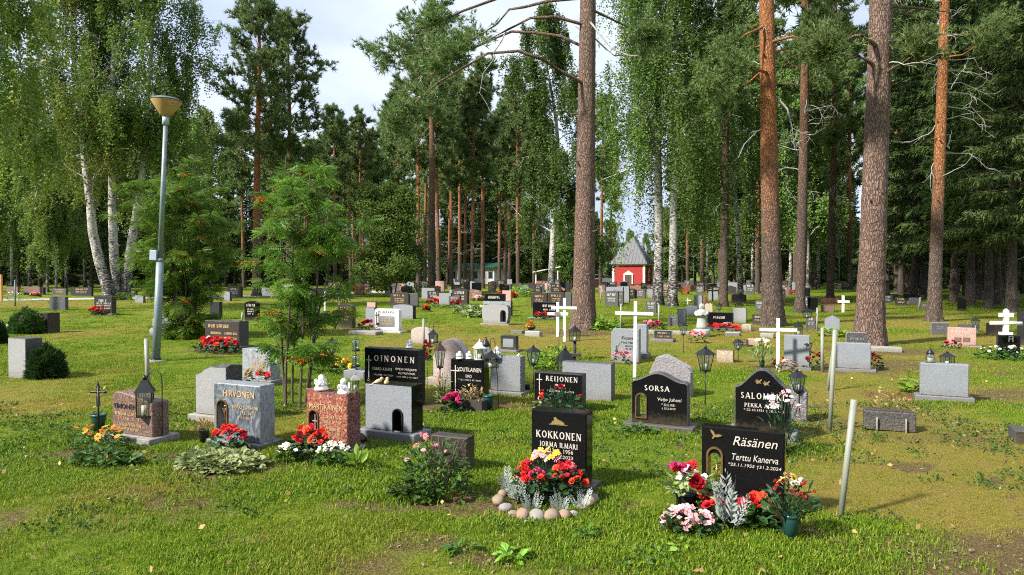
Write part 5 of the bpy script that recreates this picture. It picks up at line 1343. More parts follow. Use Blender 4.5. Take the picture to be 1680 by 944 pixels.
t, w, h = S('erk', 1578, 569, 47, 31, 'rect', 'pink_warm', 'pink_warm', 'pink granite stone with two small plates near the dark wood', .15, 'pink_granite', [(.5, .80, .74, .13), (.5, .62, .3, .08)], 'silver_letter', pl=(.1, .1, .03))
for u in (.35, .66):
    b = MB(); b.box(((u - .5) * w, -.005, .38 * h), (.24 * w, .01, .22 * h)); b.build('plate', MAT['brown_granite'], t)
S('bk1650', 1655, 588, 38, 40, 'rect', 'black_polished', 'black_honed', 'black stone carrying a white cross, white pansies before it', .15, None, [(.5, .8, .05, .25)], 'silver_letter')
S('bk1640', 1637, 551, 36, 22, 'rect', 'brown_dark', 'brown_dark', 'dark brown stone behind the white cross with two bars', .15)
S('slant', 1578, 511, 15, 24, 'slant', 'black_polished', 'black_polished', 'black slant-topped stone standing alone at the edge of the wood', .2)
S('redge', 1676, 728, 24, 26, 'rect', 'brown_dark', 'black_rough', 'dark low stone cut by the right edge', .3)
S('redge2', 1676, 566, 10, 56, 'rect', 'black_honed', 'black_honed', 'tall dark post-like stone at the right edge by the wood', .2)
# boulder by the rowans
b = MB(); b.blob((0, 0, .25), (.55, .4, .42), 14, 9, .12, random.Random(8)); o = b.build('boulder', MAT['grey_light'], None); o.location = at(283, 553); tag(o, 'pale boulder under the dense rowan beside the lamp post', 'boulder')
# ---- far rows: each stone on its own, too small to show lettering beyond a few strokes
FR = random.Random(21)
FK = ['rect'] * 7 + ['soft', 'lowarch', 'slant', 'wave', 'gable']
FM = ['black_honed'] * 8 + ['brown_dark'] * 7 + ['grey_dark'] * 6 + ['grey_honed'] * 3 + ['grey_blue'] * 2 + ['pink_warm'] + ['brown_granite'] * 3 + ['red_granite'] * 2
CN = {'black_honed': 'black', 'brown_dark': 'dark brown', 'grey_dark': 'dark grey', 'grey_honed': 'mid-grey', 'grey_blue': 'blue-grey', 'pink_warm': 'pink', 'brown_granite': 'brown granite', 'red_granite': 'red-brown', 'grey_light': 'pale grey'}
KN = {'rect': 'square-topped', 'soft': 'round-cornered', 'lowarch': 'arched', 'slant': 'slant-topped', 'wave': 'wavy-topped', 'gable': 'pointed'}
ZN = [(0, 260, 'beyond the drive on the left'), (260, 560, 'behind the rowans'), (560, 760, 'behind the white stone'), (760, 960, 'left of the middle pine'), (960, 1075, 'in front of the red chapel'), (1075, 1200, 'behind the statue'), (1200, 1330, 'beyond the orange-barked pine'), (1330, 1450, 'left of the thickest pine'), (1450, 1700, 'under the dark wood')]
used = {}
def far_stone(px, py, wpx, hpx, mat=None, kind=None):
    mat = mat or FR.choice(FM); kind = kind or FR.choice(FK)
    zone = next((z for a, b, z in ZN if a <= px < b), 'under the dark wood')
    rowd = 'farthest' if py < 474 else 'far' if py < 484 else 'middle-distance'
    lab = '%s %s gravestone in the %s rows %s' % (CN[mat], KN[kind], rowd, zone)
    lm = 'silver_letter' if FR.random() < .4 else 'gold_paint'
    rows = [(.5, .74, .6, .16), (.5, .5, .55, .09), (.5, .36, .5, .09)] if mat in ('black_honed', 'brown_dark', 'grey_dark', 'brown_granite', 'red_granite') and FR.random() < .75 else None
    S('far%d' % len(STONE), px, py, wpx, hpx, kind, mat, mat if mat not in ('grey_blue', 'grey_honed') else 'grey_dark', lab, FR.uniform(.13, .2), None, rows, lm, group='gravestones ' + zone + ' in the ' + rowd + ' rows')
for py, xs in ((471, range(735, 1400, 15)), (474.5, range(560, 1400, 17)), (479, range(545, 1340, 20)), (484, range(556, 1330, 27)), (491, range(566, 1350, 44)), (500, range(690, 1340, 66))):
    for x in xs:
        if FR.random() < .18: continue
        px, yy = x + FR.uniform(-6, 6), py + FR.uniform(-1.2, 1.2)
        if (930 < px < 985 and py > 478) or 1410 < px < 1440 or (590 < px < 700 and py > 488) or (py > 480 and 770 < px < 860) or (py > 488 and (1140 < px < 1235 or 860 < px < 930)): continue
        k = (yy - HORIZON) / (CAM_H)      # px per metre there
        far_stone(px, yy, FR.uniform(.5, 1.0) * k * .9, FR.uniform(.55, .95) * k)
for px, py, w_, h_, m, kd in ((52, 484, 26, 14, 'brown_granite', 'rect'), (64, 483, 14, 12, 'black_honed', 'rect'), (133, 486, 34, 15, 'black_honed', 'rect'), (97, 484, 22, 11, 'grey_dark', 'rect'), (20, 484, 18, 14, 'brown_granite', 'rect'), (216, 486, 14, 9, 'black_honed', 'rect'), (228, 497, 14, 13, 'grey_honed', 'soft'), (384, 488, 22, 18, 'black_honed', 'rect'), (372, 494, 10, 16, 'grey_honed', 'rect'), (352, 524, 16, 30, 'black_honed', 'rect'), (505, 533, 22, 36, 'grey_dark', 'rect'), (530, 531, 14, 22, 'brown_dark', 'rect'), (440, 484, 20, 12, 'grey_honed', 'rect'), (470, 486, 22, 13, 'brown_dark', 'rect'), (520, 484, 20, 12, 'grey_dark', 'rect'), (560, 484, 16, 12, 'pink_warm', 'wave'),
        (1008, 498, 28, 28, 'grey_blue', 'rect'), (1003, 503, 22, 26, 'grey_dark', 'rect'), (1022, 496, 20, 27, 'grey_blue', 'rect'), (1012, 499, 16, 24, 'brown_granite', 'wave'), (1036, 490, 10, 17, 'black_honed', 'rect'), (1050, 488, 12, 14, 'brown_granite', 'rect'), (1066, 488, 10, 14, 'grey_blue', 'rect'), (1068, 513, 18, 20, 'grey_dark', 'rect'), (1145, 502, 14, 18, 'grey_blue', 'rect'), (1152, 498, 16, 12, 'red_granite', 'rect'), (1135, 518, 20, 18, 'grey_blue', 'lowarch'), (1170, 492, 16, 18, 'grey_blue', 'rect'), (1212, 496, 24, 14, 'black_honed', 'lowarch'), (1245, 512, 12, 20, 'grey_dark', 'rect'), (1322, 508, 10, 22, 'grey_dark', 'rect'), (1330, 540, 16, 22, 'grey_rough' if False else 'grey_dark', 'slant'),
        (1456, 498, 18, 14, 'black_honed', 'rect'), (1478, 502, 20, 15, 'black_honed', 'slant'), (1500, 500, 18, 12, 'grey_dark', 'rect'), (1516, 506, 16, 9, 'grey_dark', 'rect'), (1466, 492, 16, 10, 'grey_dark', 'rect'), (1490, 490, 16, 9, 'black_honed', 'rect'), (1512, 491, 14, 8, 'black_honed', 'rect'), (1450, 488, 20, 9, 'grey_dark', 'rect'), (730, 500, 20, 20, 'grey_honed', 'rect'), (745, 502, 18, 17, 'grey_dark', 'rect'), (752, 492, 18, 16, 'brown_dark', 'rect'), (780, 490, 20, 16, 'brown_granite', 'wave'), (765, 510, 30, 12, 'black_honed', 'lowarch'), (711, 492, 20, 15, 'black_honed', 'rect'), (716, 497, 10, 11, 'pink_warm', 'lowarch')):
    far_stone(px, py, w_, h_, m, kd)

# ---- statue: robed figure with folded arms on a round pedestal
p = at(1151, 552); k = p.y / FPX
t = thing('statue', 'grey stone robed figure with folded arms on a round pedestal', 'statue', p, -ROW)
hh = 54 * k; b = MB(); b.lathe([(.30, -.05), (.30, .25), (.27, .29), (.24, .30)], (0, 0, 0), 20); b.build('pedestal', MAT['statue_stone'], t)
b = MB(); b.lathe([(.20, .30), (.185, .42), (.165, .60), (.16, .72), (.175, .84), (.19, .95), (.185, 1.02), (.13, 1.08), (.065, 1.12), (.06, 1.16)], (0, 0, 0), 20, sq=(1, .78))
for s in (-1, 1):
    b.tube([(s * .17, 0, 1.02), (s * .20, -.05, .93), (s * .15, -.15, .86), (s * .02, -.19, .88), (-s * .08, -.19, .91)], [.055, .06, .055, .045, .03], 8)
b.blob((0, -.01, 1.22), (.075, .085, .10), 12, 9); b.blob((0, -.09, 1.215), (.016, .02, .02), 6, 5); b.lathe([(.10, 1.08), (.105, 1.18), (.10, 1.26), (.06, 1.325), (.01, 1.34)], (0, .025, 0), 14)
o = b.build('robed_figure', MAT['statue_stone'], t); o.scale = (hh / 1.34,) * 3
for c in KIDS[t.name]: c.scale = (hh / 1.34 * 1.15, hh / 1.34 * 1.15, hh / 1.34)

# ---- crosses
def cross(px, py, top, arm_l, arm_r, arm_y, th_px, label, mat='white_paint', plate=False, tilt=0.0):
    p = at(px, py); k = p.y / FPX; t = thing('grave_cross', label, 'cross', p, -ROW * .6)
    H = (py - top) * k; wd = th_px * k * .86
    b = MB(); b.box((0, 0, H / 2 - .1), (wd, wd * .55, H + .2)); b.build('upright', MAT[mat], t)
    wa = (arm_r - arm_l) * k / math.cos(ROW * .6); b = MB(); b.box((((arm_l + arm_r) / 2 - px) * k, -wd * .30, (py - arm_y) * k), (wa, wd * .5, wd)); b.build('crossbar', MAT[mat], t)
    if plate:
        b = MB(); b.lathe([(.085, 0), (.085, .01)], (0, 0, 0), 16, sq=(1, .6)); o = b.build('name_plate', MAT['grey_honed'], t); o.location = (0, -wd * .58, (py - arm_y) * k); o.rotation_euler = (math.pi / 2, 0, 0)
    t.rotation_euler.y = tilt
    return t
cross(915, 552, 496, 899, 932, 515, 5.5, 'shorter white wooden cross with an oval plate, left of the taller one', plate=True)
cross(926, 560, 489, 905, 946, 505, 5.0, 'taller of the two white wooden crosses beside the middle pine')
cross(1041, 620, 494, 1009, 1069, 514, 6, 'tall white wooden cross in front of the treble clef stone', tilt=R(.6))
cross(1276, 609, 522, 1248, 1304, 541, 6, 'white wooden cross left of the plain grey stone back')
cross(1383, 512, 485, 1375, 1392, 495, 4.5, 'small white cross beyond the thickest pine, on its left')
cross(533, 523, 478, 527, 545, 486, 3, 'slim white cross seen through the many-stemmed rowan')
cross(541 + 15, 500, 476, 552, 566, 482, 2.5, 'thin pale cross in the rows behind the many-stemmed rowan')
cross(1128, 500, 489, 1123, 1133, 493, 2, 'tiny white cross in the grass behind the slate tablet')
cross(1169, 494, 470, 1160, 1178, 477, 3, 'dark iron cross with short arms behind the tan lumpy stone', 'black_metal')
p = at(1655, 590); Y = p.y + .1; k = Y / FPX
t = thing('grave_cross', 'white cross with two bars standing on the black stone at right', 'cross', pt(1650, 549, Y), -ROW * .5)
b = MB(); b.box((0, 0, .23), (.085, .06, .46)); b.blob((0, 0, .46), (.043, .03, .035), 10, 6); b.build('upright', MAT['white_paint'], t)
b = MB(); b.box((0, -.006, .375), (.24, .055, .075)); b.build('upper_bar', MAT['white_paint'], t)
b = MB(); b.tube([(-.27, -.006, .215), (.27, -.006, .215)], .036, 10); b.build('crossbar', MAT['white_paint'], t)
b = MB(); b.box((0, 0, .02), (.22, .08, .05)); b.build('foot', MAT['white_paint'], t)
# black iron cross by the brown granite stone, in a flower vase
p = at(162, 714); t = thing('iron_cross', 'small black wrought-iron cross on a stake in a green vase', 'cross', p, -.1)
b = MB(); k = p.y / FPX; z1 = 88 * k; za = 71 * k
b.tube([(0, 0, .02), (0, 0, z1 - .04)], .009, 6); b.build('stake', MAT['black_metal'], t)
b = MB(); b.box((0, 0, z1 - .03), (.035, .014, .07), taper=.2); b.box((0, 0, za + .035), (.018, .014, .09)); b.box((0, 0, za - .09), (.034, .014, .11)); b.build('upright', MAT['black_metal'], t)
b = MB(); b.tube([(-.10, 0, za), (-.075, 0, za), (-.03, 0, za), (.03, 0, za), (.075, 0, za), (.10, 0, za)], [.004, .014, .009, .009, .014, .004], 6)
for s, q in ((1, 1), (1, -1), (-1, 1), (-1, -1)): b.tube([(s * .034, 0, za), (s * .016, 0, za + q * .016), (0, 0, za + q * .034)], .005, 5)
b.build('crossbar', MAT['black_metal'], t)
b = MB(); b.tube([(-.05, 0, z1 * .42), (-.02, 0, z1 * .46), (.02, 0, z1 * .42), (.05, 0, z1 * .46)], .005, 5); b.build('scroll', MAT['black_metal'], t)
# ------------------------------------------------------------------ lamp post
p = at(256, 592); k = p.y / FPX
t = thing('street_lamp', 'grey-green park lamp post with a tan conical shade and small box', 'lamp post', p, 0)
t.rotation_euler = (0, R(2.9), 0)
H = (592 - 165) * k
b = MB(); b.tube([(0, 0, .02), (0, 0, .52 * H * .36), (0, 0, .38 * H)], [.072, .070, .068], 16); b.tube([(0, 0, .38 * H), (0, 0, .395 * H)], [.068, .05], 16); b.build('lower_sleeve', MAT['zinc'], t)
b = MB(); b.tube([(0, 0, .39 * H), (0, 0, .93 * H)], [.047, .038], 14); b.build('pole', MAT['zinc'], t)
b = MB(); b.tube([(0, 0, .905 * H), (0, 0, .94 * H)], .062, 14); b.build('collar', MAT['box_grey'], t)
b = MB(); b.lathe([(.08, .938 * H), (.115, .945 * H), (.265, .992 * H), (.27, .998 * H)], (0, 0, 0), 28); b.build('lamp_shade', MAT['lamp_bowl'], t)
b = MB(); b.lathe([(.28, .997 * H), (.28, 1.0 * H), (.19, 1.008 * H), (.08, 1.012 * H)], (0, 0, 0), 28); b.build('lid', MAT['zinc_dark'], t)
b = MB(); b.box((-.10, -.02, .405 * H), (.13, .12, .19)); m = b.mesh('junction_box', MAT['box_grey']); bmv(m, .008); link('junction_box', m, t)
b = MB(); b.lathe([(.095, 0), (.095, .035), (.085, .045)], (0, 0, 0), 16); b.build('base_ring', MAT['black_metal'], t)
b = MB(); b.lathe([(.17, -.05), (.17, .012), (.14, .02)], (0, 0, 0), 18); b.build('footing', MAT['concrete'], t)

# ------------------------------------------------------------------ chapel, house, shed, car behind the graves
p = at(1031, 472.6); k = p.y / FPX
t = thing('red_chapel', 'small red wooden chapel with a steep grey pyramid roof and white trim', 'chapel', p, -ROW)
cw, wh, rh = 53 * k / (math.cos(ROW) + (p.x / p.y) * math.sin(ROW)), 39 * k, 46 * k
b = MB(); b.box((0, cw / 2, wh / 2), (cw, cw, wh)); b.build('wall', MAT['chapel_red'], t)
r = cw / 2 + .34
rf = MB(); rf.add([(-r, cw / 2 - r, wh), (r, cw / 2 - r, wh), (r, cw / 2 + r, wh), (-r, cw / 2 + r, wh), (0, cw / 2, wh + rh)], [[0, 1, 4], [1, 2, 4], [2, 3, 4], [3, 0, 4], [3, 2, 1, 0]])
ro = rf.build('roof', MAT['roof_metal'], t)
for side in range(4):
    M_ = Matrix.Rotation(side * math.pi / 2, 3, 'Z')
    for i in range(-5, 6):
        x = i * r / 5.5; f = 1 - abs(x) / r
        a_, b_ = M_ @ Vector((x, -r, 0)), M_ @ Vector((x, -r + r * f, rh * f))
        b = MB(); b.tube([a_ + Vector((0, cw / 2, wh + .01)), b_ + Vector((0, cw / 2, wh + .01))], .022, 4); b.build('roof_seam', MAT['roof_metal'], ro)
b = MB(); b.box((0, cw / 2, wh - .07), (cw + .30, cw + .30, .12)); b.build('cornice', MAT['chapel_white'], t)
for sx in (-1, 1):
    for sy in (0, 1):
        b = MB(); b.box((sx * (cw / 2 - .09), sy * cw, (wh - .13) / 2), (.24, .06, wh - .13)); b.box((sx * cw / 2, sy * cw + (.12 if sy == 0 else -.12), (wh - .13) / 2), (.06, .24, wh - .13)); b.build('corner_board', MAT['chapel_white'], t)
b = MB(); b.box((.0, -.03, .70), (.78, .06, 1.40)); d_ = b.build('door', MAT['door_brown'], t)
b = MB(); b.box((0, -.035, .70), (.02, .07, 1.38)); b.build('door_gap', MAT['letter_dark'], d_)
for x in (-.46, .46):
    b = MB(); b.box((x, -.05, .72), (.13, .09, 1.44)); b.build('door_post', MAT['chapel_white'], t)
b = MB(); b.add([(x, y, z) for y in (-.10, .0) for x, z in ((-.56, 1.44), (.56, 1.44), (.56, 1.52), (0, 1.90), (-.56, 1.52))], [[0, 1, 2, 3, 4], [9, 8, 7, 6, 5]] + [[i, (i + 5), (i + 1) % 5 + 5, (i + 1) % 5] for i in range(5)]); b.build('door_gable', MAT['chapel_white'], t)
b = MB(); b.add([(cw / 2 + y, x + cw * .5, z) for y in (.0, .05) for x, z in ((-.26, .75), (.26, .75), (.26, 1.75), (0, 2.35), (-.26, 1.75))], [[0, 1, 2, 3, 4][::-1], [9, 8, 7, 6, 5][::-1]] + [[i, (i + 1) % 5, (i + 1) % 5 + 5, (i + 5)] for i in range(5)]); wn = b.build('window', MAT['chapel_white'], t)
b = MB(); b.box((cw / 2 + .05, cw * .5, 1.25), (.03, .26, .86)); b.build('pane', MAT['house_glass'], wn)
# pale house with a green roof, seen between the pine stems
hp = P2(774, 108); t = thing('pale_house', 'pale low house with a green roof between the pine stems', 'house', hp, -ROW)
b = MB(); b.box((0, 2.5, 1.2), (7.6, 5.0, 2.5)); b.build('wall', MAT['house_white'], t)
b = MB(); b.add([(-4.5, -.6, 2.45), (4.5, -.6, 2.45), (4.5, 5.6, 2.45), (-4.5, 5.6, 2.45), (-4.5, 2.5, 3.2), (4.5, 2.5, 3.2)], [[0, 1, 5, 4], [2, 3, 4, 5], [1, 2, 5], [3, 0, 4], [3, 2, 1, 0]]); b.build('roof', MAT['roof_green'], t)
for i, x in enumerate((-3.2, -1.8, .6, 1.9, 3.2)):
    b = MB(); b.box((x, -.02, 1.35), (.75, .06, 1.1)); wn = b.build('window', MAT['wood_grey'], t)
    b = MB(); b.box((x, -.045, 1.35), (.6, .04, .95)); b.build('pane', MAT['house_glass'], wn)
b = MB(); b.box((-.6, -.02, 1.0), (.95, .06, 2.0)); b.build('door', MAT['wood_grey'], t)
hp = P2(898, 88); t = thing('open_shed', 'small open lean-to shed left of the middle pine', 'shed', hp, -R(10))
b = MB(); b.box((.4, 1.0, .85), (2.2, 1.6, 1.7)); b.build('back_wall', MAT['wood_grey'], t)
for x in (-1.35, 1.35):
    b = MB(); b.box((x, -.6, .95), (.12, .12, 1.9)); b.build('post', MAT['chapel_white'], t)
b = MB(); b.add([(-1.7, -.9, 1.7), (1.7, -.9, 2.35), (1.7, 2.0, 2.35), (-1.7, 2.0, 1.7), (-1.7, -.9, 1.8), (1.7, -.9, 2.45), (1.7, 2.0, 2.45), (-1.7, 2.0, 1.8)], [[3, 2, 1, 0], [4, 5, 6, 7], [0, 1, 5, 4], [1, 2, 6, 5], [2, 3, 7, 6], [3, 0, 4, 7]]); b.build('roof', MAT['chapel_white'], t)
hp = P2(990, 92); t = thing('parked_car', 'silver car parked beside the red chapel', 'car', hp, R(8))
prof = [(-2.1, .35), (2.1, .35), (2.15, .7), (2.0, .85), (1.1, .95), (.45, 1.42), (-1.1, 1.45), (-1.9, 1.0), (-2.15, .9)]
me = slab_mesh('body', prof, 1.7, ('car_paint', 'car_paint')); link('body', me, t)
for nm, q in (('windscreen', [(.55, .98), (1.0, .98), (.45, 1.34), (.1, 1.34)]), ('side_window', [(-1.5, 1.0), (.45, 1.0), (.02, 1.34), (-1.05, 1.36)])):
    b = MB(); b.add([(x, -.012, z) for x, z in q], [[0, 1, 2, 3]]); b.build(nm, MAT['house_glass'], t)
for x in (-1.35, 1.35):
    for y in (.05, 1.65):
        b = MB(); b.lathe([(.31, -.09), (.33, -.06), (.33, .06), (.31, .09)], (0, 0, 0), 18); o = b.build('wheel', MAT['tyre'], t); o.location = (x, y, .33); o.rotation_euler = (math.pi / 2, 0, 0)
        b = MB(); b.lathe([(.2, -.1), (.2, .1)], (0, 0, 0), 12); b.build('rim', MAT['zinc'], o)

# ------------------------------------------------------------------ lanterns, hooks, poles, pots, ornaments
def lantern(loc, h, style, label, metal='black_metal', rz=.4, wd=None, tilt=(0, 0), group=None, candle='candle'):
    t = thing('grave_lantern', label, 'lantern', loc, rz, group)
    t.rotation_euler = (tilt[0], tilt[1], rz)
    m = MAT[metal]; w = wd or h * .52
    if style == 'jar':
        b = MB(); b.lathe([(w * .42, 0), (w * .46, h * .06), (w * .40, h * .10)], (0, 0, 0), 12); b.build('base', m, t)
        b = MB(); b.lathe([(w * .38, h * .10), (w * .42, h * .3), (w * .33, h * .56), (w * .30, h * .62)], (0, 0, 0), 12); b.build('glass_body', MAT['glass_frosted'], t)
        b = MB(); b.lathe([(w * .36, h * .60), (w * .36, h * .68), (w * .24, h * .80), (w * .10, h * .92), (w * .05, h)], (0, 0, 0), 12); b.build('lid', m, t)
        b = MB(); b.lathe([(w * .25, h * .10), (w * .25, h * .38)], (0, 0, 0), 10); b.build('candle', MAT[candle], t)
        return t
    z0 = 0
    if style == 'stake':
        z0 = h * .55; bh = h * .28; w = wd or h * .17; wb = w * .55
        b = MB(); b.tube([(0, 0, -.08), (0, 0, z0)], .007, 6); b.tube([(0, 0, z0 - .02), (0, 0, z0 + .01)], [.008, w * .28], 8); b.build('stake', m, t)
    else: bh = h * .56; wb = w * (.95 if style == 'house' else .80)
    zt = z0 + bh
    b = MB(); b.box((0, 0, z0 + h * .012), (wb * 1.12, wb * 1.12, h * .024)); b.build('base', m, t)
    r = max(.004, w * .045)
    for sx, sy in ((-1, -1), (1, -1), (1, 1), (-1, 1)):
        b = MB(); b.tube([(sx * wb / 2, sy * wb / 2, z0), (sx * w / 2, sy * w / 2, zt)], r, 4, True, False); b.build('post', m, t)
    for a in range(4):
        M_ = Matrix.Rotation(a * math.pi / 2, 3, 'Z')
        q = [M_ @ Vector(v) for v in ((-wb / 2, -wb / 2 + r, z0 + .01), (wb / 2, -wb / 2 + r, z0 + .01), (w / 2, -w / 2 + r, zt), (-w / 2, -w / 2 + r, zt))]
        b = MB(); b.add(q, [[0, 1, 2, 3]]); pn = b.build('pane', MAT['glass'], t)
        b = MB(); b.tube([(q[0] + q[1]) / 2, (q[2] + q[3]) / 2], r * .45, 4); b.build('glazing_bar', m, pn)
    e = w * .66; rh = (h - zt) * (.62 if style != 'stake' else .55)
    b = MB(); b.add([(-e, -e, zt), (e, -e, zt), (e, e, zt), (-e, e, zt), (-e * .25, -e * .25, zt + rh), (e * .25, -e * .25, zt + rh), (e * .25, e * .25, zt + rh), (-e * .25, e * .25, zt + rh)], [[3, 2, 1, 0], [4, 5, 6, 7], [0, 1, 5, 4], [1, 2, 6, 5], [2, 3, 7, 6], [3, 0, 4, 7]]); ro = b.build('roof', m, t)
    b = MB(); b.tube([(0, 0, zt + rh), (0, 0, zt + rh + (h - zt - rh) * .6)], [e * .22, e * .16], 8); b.tube([(0, 0, zt + rh), (0, 0, h)], [.008, .003], 5); b.build('finial', m, ro)
    b = MB(); b.lathe([(wb * .24, z0 + h * .02), (wb * .24, z0 + bh * .45)], (0, 0, 0), 10); b.build('candle', MAT[candle], t)
    return t
def ring_handle(t, h, r):
    b = MB(); b.tube([(r * math.cos(a), 0, h + r * math.sin(a)) for a in np.linspace(0, math.pi * 2, 14)], .003, 4); b.build('carrying_ring', MAT['black_metal'], t)
def hook(pts, Y, label, r=.005):
    q = [pt(a, b_, Y) for a, b_ in pts]; base = q[0].copy(); base.z = 0
    b = MB(); b.tube([x - base for x in q], r, 6); o = b.build('shepherd_hook', MAT['black_metal'], None); o.location = base
    tag(o, label, 'hook')
def on(px, py, pg): return pt(px, py, at(px, pg).y)
def hpx(px, pg, n): return n * at(px, pg).y / FPX
# standing on a stake in the ground
lantern(at(722, 660), hpx(722, 660, 103), 'stake', 'brown metal lantern with a cross finial on a stake before the pointed pink stone', 'brown_metal', .5, hpx(722, 660, 13))
lantern(at(875, 640), hpx(875, 640, 76), 'stake', 'black stake lantern left of the black stone with the rose bush', 'black_metal', .5, hpx(875, 640, 16))
lantern(at(1157, 664), hpx(1157, 664, 100), 'stake', 'black wire lantern on a tall stake between the two arched black stones', 'black_metal', .4, hpx(1157, 664, 19))
lantern(at(1211, 595), hpx(1211, 595, 40), 'stake', 'black lantern on a short stake right of the grey-tan block', 'black_metal', .4, hpx(1211, 595, 11))
lantern(at(1121, 578), hpx(1121, 578, 52), 'stake', 'black lantern on a thin stake left below the statue', 'black_metal', .4, hpx(1121, 578, 9))
lantern(at(1323, 606), hpx(1323, 606, 50), 'stake', 'black stake lantern right of the grey stone back by the cross', 'black_metal', .4, hpx(1323, 606, 12))
lantern(at(1324, 545), hpx(1324, 545, 42), 'stake', 'black lantern on a stake left of the gabled stone', 'black_metal', .4, hpx(1324, 545, 12))
lantern(at(1180, 524), hpx(1180, 524, 28), 'stake', 'small black lantern on a stake behind the butterfly stone', 'black_metal', .4, hpx(1180, 524, 7))
lantern(at(1208, 528), hpx(1208, 528, 34), 'stake', 'leaning black lantern in front of the pale blue-white stone', 'black_metal', .4, hpx(1208, 528, 9), (0, R(12)))
lantern(at(1279, 520), hpx(1279, 520, 24), 'stake', 'black lantern against the trunk of the orange-barked pine', 'black_metal', .4, hpx(1279, 520, 10))
lantern(at(1313, 690), hpx(1313, 690, 88), 'stake', 'black lantern on a stake, tilted, right of the bell-topped stone', 'black_metal', .3, hpx(1313, 690, 17), (0, R(-5)))
lantern(at(545, 612), hpx(545, 612, 60), 'stake', 'plain black lantern beside the orange and yellow begonias', 'black_metal', .3, hpx(545, 612, 14))
lantern(at(583, 640), hpx(583, 640, 30), 'house', 'small pale metal lantern beside the wide black stone', 'grey_light', .3, hpx(583, 640, 12))
lantern(at(1600, 568), hpx(1600, 568, 50), 'stake', 'white-globed solar lantern on a stake beside the pink granite stone', 'black_metal', .3, hpx(1600, 568, 8))
# on the stones
lantern(on(787, 590, 664), hpx(787, 664, 34), 'house', 'white-roofed lantern on top of the small black stone', 'white_paint', .3, hpx(787, 664, 15))
lantern(on(797, 591, 664), hpx(797, 664, 38), 'jar', 'dark-capped glass grave candle beside the white-roofed lantern', 'black_metal', .3, hpx(797, 664, 20))
lantern(on(1526, 598, 655), hpx(1526, 655, 28), 'jar', 'glass grave candle with dark pointed cap on the plain grey stone', 'black_metal', .3, hpx(1526, 655, 17))
lantern(on(1554, 599, 655), hpx(1554, 655, 24), 'house', 'squat black lantern on the plain grey stone', 'black_metal', .5, hpx(1554, 655, 15))
lantern(on(1310, 550, 603), hpx(1310, 603, 24), 'house', 'black lantern with white candle on the grey stone by the cross', 'black_metal', .3, hpx(1310, 603, 9))
lantern(at(927, 628), hpx(927, 628, 64), 'house', 'dark lantern with pitched roof behind the wide plain grey stone', 'black_metal', .4, hpx(927, 628, 20))
lantern(on(943, 560, 590), hpx(943, 590, 28), 'house', 'glass lantern standing high on a post by the twin crosses', 'black_metal', .4, hpx(943, 590, 13))
b = MB(); q = on(943, 560, 590); b.tube([(0, 0, 0), (0, 0, q.z)], .03, 8); o = b.build('lantern_post', MAT['wood_dark'], None); o.location = (q.x, q.y, 0); tag(o, 'dark wooden post carrying the glass lantern by the twin crosses', 'post')
b = MB(); b.box((0, 0, .05), (.30, .22, .10)); b.box((0, 0, .16), (.08, .08, .25)); b.box((0, -.02, .30), (.26, .18, .04)); o = b.build('flower_stand', MAT['wood_dark'], None); o.location = at(940, 612); tag(o, 'low dark stand with withered plants behind the wide grey stone', 'stand')
lantern(at(1405 - 20, 590), hpx(1385, 590, 30), 'house', 'dark lantern squeezed left of the mottled dark stone', 'black_metal', .4, hpx(1385, 590, 10))
lantern(on(460 - 4, 597, 640), hpx(456, 640, 36), 'house', 'black lantern hanging beside the streaky pale blue stone', 'black_metal', .3, hpx(456, 640, 19))
hook([(466, 640), (465, 590), (464, 555), (461, 542), (456, 538), (451, 544), (450, 556), (455, 562)], at(456, 640).y + .01, 'black curved hook holding the lantern by the streaky blue stone')
# the big lantern on its shepherd's hook in the front left
yl = at(243, 722).y - .12
lantern(pt(238, 683, yl), 72 * yl / FPX, 'house', 'big black lantern hanging before the brown granite stone', 'black_metal', .35, 23 * yl / FPX)
hook([(266, 722), (266, 680), (266, 630), (264, 614), (257, 608), (249, 609), (243, 616), (240, 622), (238, 612)][:8], yl + .02, 'black shepherd hook beside the big lantern in front')
yl = at(810, 668).y
lantern(pt(806, 603, yl), 30 * yl / FPX, 'house', 'square black lantern hanging at the corner of the small black stone', 'black_metal', .2, 20 * yl / FPX)
hook([(818, 670), (816, 620), (813, 580), (812, 562), (809, 555), (805, 556), (804, 566), (806, 574)], yl + .01, 'black shepherd hook right of the small black stone')
yl = at(710, 600).y
lantern(pt(711, 563, yl), 24 * yl / FPX, 'house', 'black lantern hanging behind the wide black stone', 'black_metal', .2, 13 * yl / FPX)
hook([(704, 600), (704, 560), (704, 535), (706, 527), (710, 526), (712, 532), (711, 540)], yl + .01, 'black shepherd hook behind the wide black stone')
yl = at(917, 650).y + .6
hook([(916, 640), (916, 600), (917, 560), (917, 548), (920, 541), (924, 543), (925, 552)], yl, 'black shepherd hook behind the wide plain grey stone')
# glass candle holders stacked on a stake
p = at(584, 622); t = thing('candle_stake', 'tall stake with two stacked glass candle cups left of the wide black stone', 'candle holder', p); k = p.y / FPX
b = MB(); b.tube([(0, 0, 0), (0, 0, 88 * k)], .006, 6); b.build('stake', MAT['black_metal'], t)
for z in (22, 48):
    b = MB(); b.lathe([(.035, 0), (.055, .05), (.06, .14), (.05, .16)], (0, 0, z * k), 12); c = b.build('glass_cup', MAT['glass_frosted'], t)
    b = MB(); b.lathe([(.062, -.02), (.062, .01)], (0, 0, z * k), 12); b.build('cup_base', MAT['black_metal'], c)
